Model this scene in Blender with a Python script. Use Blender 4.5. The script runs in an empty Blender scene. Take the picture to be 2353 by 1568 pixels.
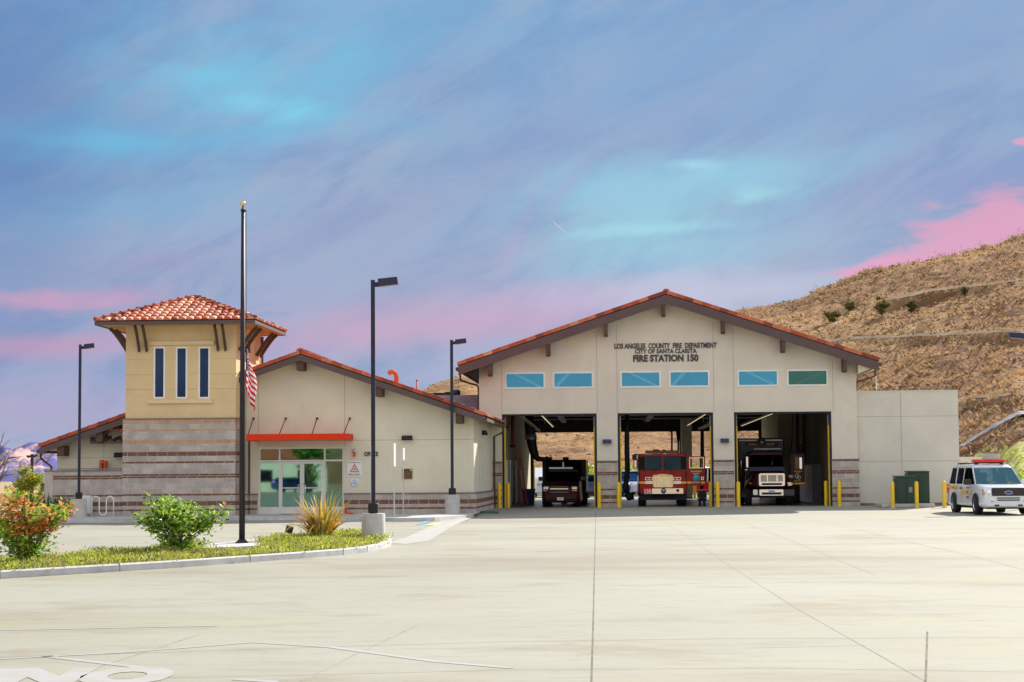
import bpy, math, random
from mathutils import Vector, Matrix, noise as mnoise
random.seed(7)
C = bpy.context.scene
COL = C.collection
R = math.radians

# ---------------------------------------------------------------- camera
F = 4300.0; CX, CY = 1176.5, 784.0            # focal length and centre, in picture units (2353 x 1568)
PITCH = math.atan(304.0 / F); ROLL = -0.0072; EYE = 1.6
CAM_M = Matrix.Translation((0, 0, EYE)) @ Matrix.Rotation(R(90) + PITCH, 4, 'X') @ Matrix.Rotation(ROLL, 4, 'Z')
cd = bpy.data.cameras.new('camera'); cam = bpy.data.objects.new('camera', cd); COL.objects.link(cam)
cam.matrix_world = CAM_M
cd.sensor_width = 36; cd.lens = 36 * F / 2353; cd.clip_start = 0.5; cd.clip_end = 9000
C.camera = cam

def ray(x, y):
    return (CAM_M.to_3x3() @ Vector((x - CX, -(y - CY), -F))).normalized()
ORG = Vector((0, 0, EYE))

# ---------------------------------------------------------------- view, world, sun
C.view_settings.view_transform = 'Standard'; C.view_settings.look = 'None'
EXPO = 0.74
C.view_settings.exposure = EXPO; C.view_settings.gamma = 1.0
TO_SUN = Vector((0.80, 1.35, 1.0)).normalized()
SUN_EL = math.asin(TO_SUN.z); SUN_AZ = math.atan2(TO_SUN.x, TO_SUN.y)
sd = bpy.data.lights.new('sun', 'SUN'); sun = bpy.data.objects.new('sun', sd); COL.objects.link(sun)
sd.energy = 4.8; sd.angle = R(0.5); sd.color = (1.0, 0.93, 0.82)
sun.rotation_euler = (-TO_SUN).to_track_quat('-Z', 'Y').to_euler()

class NT:
    def __init__(s, tree): s.t = tree; s.n = tree.nodes; s.l = tree.links
    def new(s, typ, **kw):
        n = s.n.new(typ)
        for k, v in kw.items(): setattr(n, k, v)
        return n
    def put(s, sock, v):
        if isinstance(v, (int, float)): sock.default_value = v
        elif isinstance(v, (tuple, list, Vector)):
            v = tuple(v)
            sock.default_value = v + (1.0,) if len(v) == 3 and sock.type == 'RGBA' else v
        else: s.l.new(v, sock)
    def math(s, op, a, b=0.0, clamp=False):
        n = s.new('ShaderNodeMath', operation=op, use_clamp=clamp)
        s.put(n.inputs[0], a); s.put(n.inputs[1], b); return n.outputs[0]
    def mix(s, f, a, b, blend='MIX'):
        n = s.new('ShaderNodeMix', data_type='RGBA', blend_type=blend)
        s.put(n.inputs[0], f); s.put(n.inputs[6], a); s.put(n.inputs[7], b); return n.outputs[2]
    def noise(s, vec, scale, detail=3, rough=0.5, dist=0.0):
        n = s.new('ShaderNodeTexNoise'); s.put(n.inputs['Vector'], vec)
        n.inputs['Scale'].default_value = scale; n.inputs['Detail'].default_value = detail
        n.inputs['Roughness'].default_value = rough; n.inputs['Distortion'].default_value = dist
        return n.outputs['Fac']
    def ramp(s, f, stops, mode='LINEAR'):
        n = s.new('ShaderNodeValToRGB'); n.color_ramp.interpolation = mode; s.put(n.inputs[0], f)
        e = n.color_ramp.elements
        while len(e) > 1: e.remove(e[-1])
        e[0].position = stops[0][0]; e[0].color = tuple(stops[0][1]) + (1,)
        for p, c in stops[1:]:
            k = e.new(p); k.color = tuple(c) + (1,)
        return n.outputs[0]
    def rng(s, v, a, b, c=0.0, d=1.0):
        n = s.new('ShaderNodeMapRange', interpolation_type='SMOOTHSTEP'); s.put(n.inputs[0], v)
        for i, q in enumerate((a, b, c, d)): n.inputs[i + 1].default_value = q
        return n.outputs[0]
    def rs(s, vec, ang, scale, loc=(0, 0, 0)):      # turn first, then stretch
        return s.mapping(s.mapping(vec, (1, 1, 1), (0, 0, R(ang))), scale, (0, 0, 0), loc)
    def mapping(s, vec, scale=(1, 1, 1), rot=(0, 0, 0), loc=(0, 0, 0)):
        n = s.new('ShaderNodeMapping'); s.put(n.inputs[0], vec)
        n.inputs[1].default_value = loc; n.inputs[2].default_value = rot; n.inputs[3].default_value = scale
        return n.outputs[0]

def lin(c):   # 8-bit display colour -> linear
    return tuple(((v / 255 + 0.055) / 1.055) ** 2.4 if v > 10 else v / 255 / 12.92 for v in c)

def make_world():
    w = bpy.data.worlds.new('World'); C.world = w; w.use_nodes = True
    t = NT(w.node_tree); t.n.clear()
    out = t.new('ShaderNodeOutputWorld'); bg = t.new('ShaderNodeBackground')
    ST = 0.10
    bg.inputs[1].default_value = ST
    sky = t.new('ShaderNodeTexSky', sky_type='NISHITA', sun_disc=False, sun_elevation=SUN_EL, sun_rotation=SUN_AZ)
    d = t.new('ShaderNodeTexCoord').outputs['Generated']
    sx = t.new('ShaderNodeSeparateXYZ'); t.put(sx.inputs[0], d)
    az = t.math('ARCTAN2', sx.outputs[0], sx.outputs[1]); el = t.math('ARCSINE', sx.outputs[2])
    cv = t.new('ShaderNodeCombineXYZ'); t.put(cv.inputs[0], az); t.put(cv.inputs[1], el)
    v = cv.outputs[0]
    E = 2 ** -EXPO
    def cc(c):
        g = sum(c) / 3; c = [v + (g - v) * .10 for v in c]
        return tuple(k / ST * E for k in lin(c))
    base = t.ramp(t.math('DIVIDE', el, 0.8), [(0.0, cc((176, 186, 218))), (0.06, cc((172, 176, 212))), (0.11, cc((166, 172, 208))),
        (0.17, cc((148, 176, 212))), (0.24, cc((134, 174, 214))), (0.31, cc((118, 166, 214))), (0.5, cc((125, 165, 214))), (1.0, cc((120, 160, 215)))])
    # long soft streaks rising to the right
    m1 = t.rs(v, -28, (5.0, 20.0, 1))
    n1 = t.noise(m1, 1.3, 5, 0.55, 0.6)
    base = t.mix(t.rng(n1, 0.38, 0.72, 0, 0.45), base, cc((158, 182, 208)))
    m2 = t.rs(v, -24, (4.0, 17.0, 1), (3.1, 1.7, 0))
    n2 = t.noise(m2, 1.6, 5, 0.6, 0.8)
    base = t.mix(t.rng(n2, 0.42, 0.76, 0, 0.32), base, cc((134, 146, 192)))
    wob = t.noise(t.rs(v, -14, (10, 22, 1)), 1.0, 9, 0.60, 0.35)
    wob2 = t.noise(t.rs(v, -8, (18, 46, 1), (2, 5, 0)), 1.0, 9, 0.62, 0.4)
    n3 = t.noise(t.rs(v, -30, (5, 26, 1), (8, 2, 0)), 1.2, 8, 0.6, 0.5)
    base = t.mix(t.rng(n3, 0.38, 0.62, 0, 0.5), base, cc((166, 178, 206)))
    n4 = t.noise(t.rs(v, -22, (7, 20, 1), (1, 9, 0)), 1.5, 8, 0.62, 0.5)
    base = t.mix(t.rng(n4, 0.42, 0.66, 0, 0.48), base, cc((108, 146, 200)))
    def blob(x, y, wx, wy, rot, col, amt, edge=(1.5, -0.3), k=1.5, wn=None):
        nonlocal base
        r = ray(x, y); a0 = math.atan2(r.x, r.y); e0 = math.asin(r.z)
        da = t.math('SUBTRACT', az, a0); de = t.math('SUBTRACT', el, e0)
        c, s = math.cos(rot), math.sin(rot)
        u = t.math('ADD', t.math('MULTIPLY', da, c), t.math('MULTIPLY', de, s))
        q = t.math('SUBTRACT', t.math('MULTIPLY', de, c), t.math('MULTIPLY', da, s))
        u = t.math('DIVIDE', u, wx / F); q = t.math('DIVIDE', q, wy / F)
        dd = t.math('SQRT', t.math('ADD', t.math('MULTIPLY', u, u), t.math('MULTIPLY', q, q)))
        dd = t.math('ADD', dd, t.math('MULTIPLY', t.math('SUBTRACT', wn or wob, 0.5), k * 2))
        f = t.rng(dd, edge[0], edge[1], 0, amt)
        base = t.mix(f, base, cc(col))
    blob(-60, 250, 420, 620, 0, (84, 128, 190), 0.65, (1.5, 0.0), .6)
    blob(820, 60, 520, 150, 0.1, (110, 182, 226), 0.5)
    blob(560, 190, 330, 110, -0.15, (116, 198, 232), 0.9)
    blob(300, 330, 300, 60, 0.0, (105, 185, 228), 0.6)
    blob(300, 480, 330, 70, 0.1, (120, 180, 220), 0.5)
    blob(1500, 500, 330, 150, 0.12, (150, 216, 234), 0.85)
    blob(1640, 395, 330, 75, 0.1, (152, 220, 240), 0.85)
    blob(1650, 560, 420, 60, 0.05, (160, 205, 228), 0.5)
    blob(1900, 150, 900, 240, 0.2, (138, 170, 213), 0.75, (1.3, 0.0), .6)
    blob(760, 520, 560, 90, 0.35, (152, 160, 204), 0.4)
    blob(1000, 640, 520, 70, 0.3, (164, 170, 204), 0.4)
    blob(2200, 420, 420, 90, 0.15, (150, 160, 210), 0.6)
    blob(330, 600, 160, 40, 0.2, (178, 154, 196), 0.45)
    blob(60, 690, 150, 28, -0.05, (212, 160, 194), 0.65, (1.4, -0.1), 1.7, wob2)
    blob(270, 685, 150, 26, 0.12, (210, 160, 196), 0.65, (1.4, -0.1), 1.7, wob2)
    blob(130, 795, 300, 34, 0.05, (202, 156, 192), 0.65, (1.3, 0.0), 1.0)
    blob(1000, 745, 640, 62, 0.08, (208, 166, 198), 0.8, (1.4, -0.1), .8)
    blob(1300, 690, 420, 50, 0.1, (196, 176, 212), 0.6)
    blob(60, 960, 500, 90, 0, (176, 165, 200), 0.6, (1.3, 0), .4)
    blob(1180, 560, 130, 26, 1.15, (176, 170, 210), 0.6)
    blob(1290, 440, 110, 22, 0.8, (165, 172, 212), 0.5)
    blob(1750, 665, 420, 55, 0.05, (196, 204, 226), 0.7)
    blob(2390, 505, 330, 84, 0.02, (228, 162, 196), 0.92, (1.12, 0.60), 1.1, wob2)
    blob(2230, 570, 260, 46, 0.18, (226, 164, 200), 0.92, (1.12, 0.60), 1.0, wob2)
    blob(2090, 612, 210, 26, 0.06, (230, 164, 202), 0.9, (1.02, 0.7), .8, wob2)
    blob(2355, 325, 38, 13, 0.0, (238, 160, 196), 0.8, (1.0, 0.5), .5)
    blob(600, 235, 150, 36, -0.1, (126, 212, 242), 0.8, (1.3, -.1), 1.8)
    blob(450, 170, 140, 30, -0.1, (118, 200, 236), 0.6, (1.3, -.1), 1.8)
    blob(1595, 378, 90, 22, 0.0, (168, 228, 242), 0.8, (1.3, -.1), 1.6)
    blob(1740, 450, 90, 26, 0.1, (160, 224, 236), 0.7, (1.3, -.1), 1.6)
    blob(1530, 525, 220, 20, 0.05, (164, 226, 238), 0.75, (1.3, -.1), 1.6)
    blob(240, 325, 160, 24, 0.0, (108, 190, 230), 0.6, (1.3, -.1), 1.6)
    # short contrail
    for (x, y, wx, wy, rot) in ((1284, 521, 28, 2.0, -0.74),):
        blob(x, y, wx, wy, rot, (210, 190, 214), 0.8, (1.0, 0.5), 0.1)
    # towards the zenith and the far side the clear physical sky takes over
    up = t.rng(el, 0.9, 1.4, 0.0, 0.6)
    # bright unseen clouds added behind and overhead to fill the shaded fronts
    back = t.math('MULTIPLY', t.math('MAXIMUM', t.rng(sx.outputs[1], 0.2, -0.5, 0, 1.0), t.rng(el, .34, .9, 0, .8)), t.rng(t.noise(t.mapping(d, (2, 2, 5)), 1.5, 5, .6), .32, .6))
    base = t.mix(t.math('MULTIPLY', back, 0.8), base, tuple(k / ST for k in (.88, .85, .81)))
    fin = t.mix(up, base, sky.outputs[0])
    t.put(bg.inputs[0], fin); t.l.new(bg.outputs[0], out.inputs[0])
make_world()

# ---------------------------------------------------------------- materials
def mat(name, c, rough=0.8, metal=0.0, var=0.12, sc=3.0, bump=0.0, bsc=60.0, c2=None, spec=0.4, coat=0.0,
        stretch=(1, 1, 1), dirt=None, trans=0.0):
    m = bpy.data.materials.new(name); m.use_nodes = True
    t = NT(m.node_tree); b = t.n['Principled BSDF']
    co = t.new('ShaderNodeTexCoord').outputs['Object']
    mp = t.mapping(co, stretch)
    n = t.noise(mp, sc, 5, 0.6)
    a = tuple(k * (1 - var) for k in c); e = tuple(min(1, k * (1 + var)) for k in (c2 or c))
    if c2: a = c; e = c2
    f = t.rng(n, 0.3, 0.7)
    colr = t.mix(f, a, e)
    if dirt:
        dn = t.noise(t.mapping(co, dirt[2] if len(dirt) > 2 else (1, 1, 1)), dirt[1], 6, 0.7)
        colr = t.mix(t.rng(dn, 0.5, 0.75, 0, 0.6), colr, dirt[0])
    if name.startswith('stucco'):
        rn = t.noise(t.mapping(co, (3.5, 3.5, .12)), 1.6, 6, .7)
        colr = t.mix(t.rng(rn, .52, .75, 0, .12), colr, tuple(k * .72 for k in c))
        bl = t.noise(co, .9, 6, .7)
        colr = t.mix(t.rng(bl, .45, .7, 0, .25), colr, tuple(k * .80 for k in c))
    t.put(b.inputs['Base Color'], colr)
    b.inputs['Roughness'].default_value = rough; b.inputs['Metallic'].default_value = metal
    b.inputs['Specular IOR Level'].default_value = spec; b.inputs['Coat Weight'].default_value = coat
    b.inputs['Coat Roughness'].default_value = 0.05
    if bump:
        bn = t.new('ShaderNodeBump'); bn.inputs['Strength'].default_value = bump; bn.inputs['Distance'].default_value = 0.02
        t.put(bn.inputs['Height'], t.noise(mp, bsc, 4, 0.6)); t.l.new(bn.outputs[0], b.inputs['Normal'])
    if trans:
        tr = t.new('ShaderNodeBsdfTranslucent'); t.put(tr.inputs[0], colr)
        mx = t.new('ShaderNodeMixShader'); mx.inputs[0].default_value = trans
        t.l.new(b.outputs[0], mx.inputs[1]); t.l.new(tr.outputs[0], mx.inputs[2])
        t.l.new(mx.outputs[0], t.n['Material Output'].inputs[0])
    return m

def glass(name, tint, see, refl=0.6, rough=0.02):
    m = bpy.data.materials.new(name); m.use_nodes = True
    t = NT(m.node_tree); t.n.remove(t.n['Principled BSDF'])
    co = t.new('ShaderNodeTexCoord').outputs['Object']
    g = t.new('ShaderNodeBsdfGlossy'); g.inputs['Roughness'].default_value = rough
    t.put(g.inputs[0], t.mix(t.noise(co, 0.8, 2), tuple(k * .85 for k in tint), tint))
    bn = t.new('ShaderNodeBump'); bn.inputs['Strength'].default_value = 0.02; bn.inputs['Distance'].default_value = 0.01
    t.put(bn.inputs['Height'], t.noise(co, 1.2, 1)); t.l.new(bn.outputs[0], g.inputs['Normal'])
    tr = t.new('ShaderNodeBsdfTransparent'); t.put(tr.inputs[0], see)
    mx = t.new('ShaderNodeMixShader'); mx.inputs[0].default_value = refl
    t.l.new(tr.outputs[0], mx.inputs[1]); t.l.new(g.outputs[0], mx.inputs[2])
    t.l.new(mx.outputs[0], t.n['Material Output'].inputs[0])
    return m

def emis(name, c, s):
    m = bpy.data.materials.new(name); m.use_nodes = True
    t = NT(m.node_tree); b = t.n['Principled BSDF']
    co = t.new('ShaderNodeTexCoord').outputs['Object']
    t.put(b.inputs['Emission Color'], t.mix(t.noise(co, 3), tuple(k * .9 for k in c), c)); b.inputs['Emission Strength'].default_value = s
    b.inputs['Base Color'].default_value = tuple(c) + (1,)
    return m

M = {}
M['stucco'] = mat('stucco', (.74, .675, .56), .9, var=.05, sc=.5, bump=.25, bsc=90, dirt=((.66, .60, .51), .35))
M['stucco_office'] = mat('stucco_office', (.74, .69, .53), .9, var=.05, sc=.5, bump=.25, bsc=90, dirt=((.66, .61, .49), .3))
M['stucco_tower'] = mat('stucco_tower', (.74, .55, .30), .9, var=.05, sc=.6, bump=.25, bsc=90)
M['stucco_trim'] = mat('stucco_trim', (.78, .60, .36), .9, var=.05, sc=2, bump=.15, bsc=90)
M['stucco_wing'] = mat('stucco_wing', (.69, .655, .56), .9, var=.05, sc=.5, bump=.2, bsc=90)
M['groove'] = mat('groove', (.34, .31, .27), .9)
M['cmu'] = mat('cmu', (.46, .395, .35), .95, var=.14, sc=2.2, bump=.5, bsc=80)
M['cmu_b'] = mat('cmu_b', (.53, .455, .40), .95, var=.14, sc=2.2, bump=.5, bsc=80)
M['cmu_brown'] = mat('cmu_brown', (.20, .105, .065), .95, var=.18, sc=2.5, bump=.5, bsc=80)
M['cmu_tan'] = mat('cmu_tan', (.52, .33, .19), .95, var=.15, sc=2.5, bump=.5, bsc=80)
M['cmu_cap'] = mat('cmu_cap', (.22, .17, .16), .9)
M['mortar'] = mat('mortar', (.56, .53, .50), .95)
M['tile_a'] = mat('tile_a', (.46, .085, .035), .75, var=.2, sc=3)
M['tile_b'] = mat('tile_b', (.56, .16, .08), .75, var=.2, sc=3)
M['tile_c'] = mat('tile_c', (.64, .30, .18), .75, var=.15, sc=3)
M['tile_d'] = mat('tile_d', (.26, .06, .035), .75, var=.2, sc=3)
M['tile_pan'] = mat('tile_pan', (.22, .06, .04), .85)
TILES = [M['tile_a'], M['tile_b'], M['tile_c'], M['tile_d'], M['tile_pan']]
M['fascia'] = mat('fascia', (.115, .075, .072), .7, var=.08, sc=1)
M['bracket'] = mat('bracket', (.10, .055, .04), .7, var=.15, sc=4)
M['soffit'] = mat('soffit', (.62, .55, .42), .9)
M['frame'] = mat('frame', (.84, .83, .78), .45, var=.04)
M['alu'] = mat('alu', (.70, .70, .66), .4, metal=.3, var=.05)
M['black'] = mat('black', (.012, .012, .016), .55, var=.2)
M['rubber'] = mat('rubber', (.018, .018, .02), .85, var=.2, sc=8)
M['navy'] = mat('navy', (.018, .022, .06), .4, var=.1)
M['lampblue'] = mat('lampblue', (.015, .03, .10), .35, var=.1)
M['pole'] = mat('pole', (.02, .022, .045), .35, var=.2, sc=4, metal=.3)
M['bronze'] = mat('bronze', (.02, .016, .02), .55, metal=.1, var=.2, sc=5)
M['gold'] = mat('gold', (.85, .52, .12), .25, metal=1, var=.1)
M['red_paint'] = mat('red_paint', (.78, .045, .008), .6, var=.05, sc=2, spec=.15)
M['orange_red'] = mat('orange_red', (.66, .10, .03), .6)
M['blue_glass'] = glass('blue_glass', (.10, .38, .56), (.95, 1, 1), .42)

M['olive_glass'] = glass('olive_glass', (.08, .22, .20), (.7, .72, .55), .42)
M['dark_glass'] = glass('dark_glass', (.05, .08, .15), (.10, .12, .16), .60)
M['door_glass'] = glass('door_glass', (.26, .46, .44), (.35, .50, .46), .58)
M['transom_glass'] = glass('transom_glass', (.16, .40, .38), (.25, .4, .38), .75)
M['conc'] = mat('conc', (.50, .49, .46), .9, var=.1, sc=2, bump=.2, bsc=30, dirt=((.30, .28, .25), 2.5, (3, 3, .5)))
M['sidewalk'] = mat('sidewalk', (.48, .47, .44), .9, var=.08, sc=1, bump=.2, bsc=40, dirt=((.36, .34, .3), .8))
M['kerb'] = mat('kerb', (.56, .55, .55), .85, var=.12, sc=3, bump=.3, bsc=30, dirt=((.22, .21, .22), .9, (1, 1, 2)))
M['yellow'] = mat('yellow', (.88, .56, .01), .45, var=.06, sc=6)
M['letter'] = mat('letter', (.065, .055, .06), .5)
M['white'] = mat('white', (.80, .81, .82), .5, var=.03)
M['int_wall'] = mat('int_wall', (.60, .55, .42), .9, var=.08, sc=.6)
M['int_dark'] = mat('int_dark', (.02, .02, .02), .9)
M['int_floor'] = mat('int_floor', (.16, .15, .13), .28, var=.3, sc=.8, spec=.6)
M['steel'] = mat('steel', (.30, .31, .32), .4, metal=.8, var=.1)
M['galv'] = mat('galv', (.50, .52, .54), .4, metal=.6, var=.1)
M['chrome'] = mat('chrome', (.85, .86, .9), .12, metal=1, var=.03)
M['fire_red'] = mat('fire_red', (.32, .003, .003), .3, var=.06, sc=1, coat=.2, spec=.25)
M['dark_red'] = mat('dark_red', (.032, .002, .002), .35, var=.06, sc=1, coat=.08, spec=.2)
M['veh_white'] = mat('veh_white', (.80, .82, .85), .22, var=.02, coat=1)
M['veh_black'] = mat('veh_black', (.01, .01, .012), .25, coat=.5)
M['stripe'] = mat('stripe', (.85, .45, .04), .45)
M['green_box'] = mat('green_box', (.020, .055, .038), .5, var=.1, sc=1.5, dirt=((.045, .07, .03), 1.2))
M['lens_clear'] = mat('lens_clear', (.75, .78, .82), .08, spec=.9, coat=1, metal=.4)
M['lens_red'] = mat('lens_red', (.75, .02, .02), .15, coat=1)
M['lens_amber'] = mat('lens_amber', (.85, .25, .02), .15, coat=1)
M['cyan'] = mat('cyan', (.03, .42, .62), .5)
M['wind_blue'] = glass('wind_blue', (.03, .09, .20), (.06, .08, .12), .75)
M['wind_dark'] = glass('wind_dark', (.03, .035, .05), (.05, .05, .06), .55)
M['wind_suv'] = glass('wind_suv', (.12, .28, .34), (.4, .5, .52), .6)

M['dry_field'] = mat('dry_field', (.42, .31, .17), .95, c2=(.30, .20, .11), sc=.15, bump=.4, bsc=3)
M['joint'] = mat('joint', (.16, .145, .12), .95, var=.3, sc=2)
M['joint_soft'] = mat('joint_soft', (.29, .275, .235), .95, var=.25, sc=2)
M['paint_faint'] = mat('paint_faint', (.385, .372, .385), .8, c2=(.34, .332, .285), sc=2.2)
M['lawn'] = mat('lawn', (.23, .30, .03), .95, c2=(.42, .38, .10), sc=.5, bump=.8, bsc=3, dirt=((.42, .30, .15), .3))
M['trail'] = mat('trail', (.66, .52, .34), .95, c2=(.50, .37, .23), sc=.4)
M['swale'] = mat('swale', (.22, .22, .26), .9, sc=.3)
M['straw_bank'] = mat('straw_bank', (.62, .45, .24), .95, c2=(.42, .28, .13), sc=1.2, bump=.8, bsc=8)
M['leaf_light'] = mat('leaf_light', (.36, .54, .05), .5, var=.3, sc=6, trans=.42)
M['leaf_mid'] = mat('leaf_mid', (.19, .35, .035), .5, var=.3, sc=6, trans=.35)
M['leaf_dark'] = mat('leaf_dark', (.045, .11, .025), .5, var=.3, sc=6, trans=.2)
M['leaf_orange'] = mat('leaf_orange', (.74, .30, .09), .6, var=.25, sc=6, trans=.4)
M['leaf_yellow'] = mat('leaf_yellow', (.50, .40, .03), .6, var=.25, sc=6, trans=.42)
M['leaf_olive'] = mat('leaf_olive', (.30, .28, .09), .7, var=.3, sc=3, trans=.25)
M['sage'] = mat('sage', (.27, .22, .09), .8, var=.3, sc=3, trans=.2)
M['hill_green'] = mat('hill_green', (.10, .13, .04), .8, var=.3, sc=3)
M['bark'] = mat('bark', (.16, .12, .09), .9, var=.25, sc=10)
M['straw'] = mat('straw', (.50, .32, .155), .8, var=.2, sc=.6, trans=.3)
M['straw_dark'] = mat('straw_dark', (.17, .095, .05), .8, var=.3, sc=.6, trans=.2)
M['int_olive'] = mat('int_olive', (.16, .14, .09), .8, var=.2, sc=.4)
M['sign_blue'] = mat('sign_blue', (.02, .06, .5), .4)
M['hanger'] = mat('hanger', (.16, .02, .02), .5)
M['link'] = mat('link', (.30, .29, .36), .9)
M['tan_soffit'] = mat('tan_soffit', (.55, .35, .17), .9)
M['amber'] = mat('amber', (.62, .26, .03), .5); M['sign_cyan'] = mat('sign_cyan', (.03, .38, .72), .5); M['plaque'] = mat('plaque', (.085, .05, .035), .45, metal=.4)
M['plaque_rim'] = mat('plaque_rim', (.42, .22, .08), .4, metal=.4)
M['lens_dark'] = mat('lens_dark', (.30, .25, .32), .3)
M['soil'] = mat('soil', (.16, .12, .08), .95, sc=3)
M['cover_a'] = mat('cover_a', (.52, .56, .08), .7, var=.25, sc=4, trans=.35); M['cover_b'] = mat('cover_b', (.30, .40, .06), .7, var=.25, sc=4, trans=.3)
M['cover_c'] = mat('cover_c', (.36, .28, .17), .8, var=.25, sc=4, trans=.2); M['cover_d'] = mat('cover_d', (.07, .12, .03), .8, var=.25, sc=4, trans=.1)
M['ramp_pale'] = mat('ramp_pale', (.375, .37, .345), .85, var=.06, sc=1.5)
M['ramp_blue'] = mat('ramp_blue', (.10, .33, .42), .7, sc=3); M['ramp_yellow'] = mat('ramp_yellow', (.60, .55, .24), .8, sc=3, var=.1)
M['flax_a'] = mat('flax_a', (.72, .50, .06), .5, var=.25, sc=2, trans=.3); M['flax_b'] = mat('flax_b', (.26, .28, .05), .5, var=.25, sc=2, trans=.25)
M['flax_c'] = mat('flax_c', (.72, .30, .06), .6, var=.3, sc=2, trans=.3); M['flax_d'] = mat('flax_d', (.55, .44, .22), .6, var=.2, sc=2, trans=.3)
M['flag_red'] = mat('flag_red', (.62, .02, .03), .8, var=.08, trans=.35); M['flag_white'] = mat('flag_white', (.80, .78, .80), .8, var=.05, trans=.35); M['flag_blue'] = mat('flag_blue', (.02, .03, .16), .8, var=.08, trans=.2)
M['hose'] = mat('hose', (.03, .20, .12), .5)
M['badge_blue'] = mat('badge_blue', (.02, .06, .35), .3)
M['gold_trim'] = mat('gold_trim', (.80, .62, .28), .25, metal=.7); M['gold_chrome'] = mat('gold_chrome', (.95, .82, .52), .14, metal=.85, c2=(.85, .86, .88), sc=1.5)
M['lens_dred'] = mat('lens_dred', (.14, .008, .008), .15, coat=1); M['yellow_tape'] = mat('yellow_tape', (.92, .50, .02), .4); M['plate_red'] = mat('plate_red', (.72, .02, .02), .4)
M['dark_lens'] = mat('dark_lens', (.05, .006, .01), .15, coat=1); M['letter_gold'] = mat('letter_gold', (.95, .72, .30), .4); M['seal_light'] = mat('seal_light', (.10, .62, .66), .5)
M['pane_clear'] = glass('pane_clear', (.5, .55, .6), (.85, .87, .88), .12); M['letter_orange'] = mat('letter_orange', (.95, .38, .03), .4)
M['grey_panel'] = mat('grey_panel', (.06, .06, .07), .5)
M['sage_green'] = mat('sage_green', (.02, .09, .06), .6)
M['car_red'] = mat('car_red', (.60, .01, .03), .25, coat=1); M['car_blue'] = mat('car_blue', (.03, .07, .22), .25, coat=1); M['car_silver'] = mat('car_silver', (.55, .60, .68), .25, coat=1)
M['lit'] = emis('lit', (1.0, .82, .5), .5)
M['bin_blue'] = mat('bin_blue', (.015, .025, .20), .5)

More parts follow.
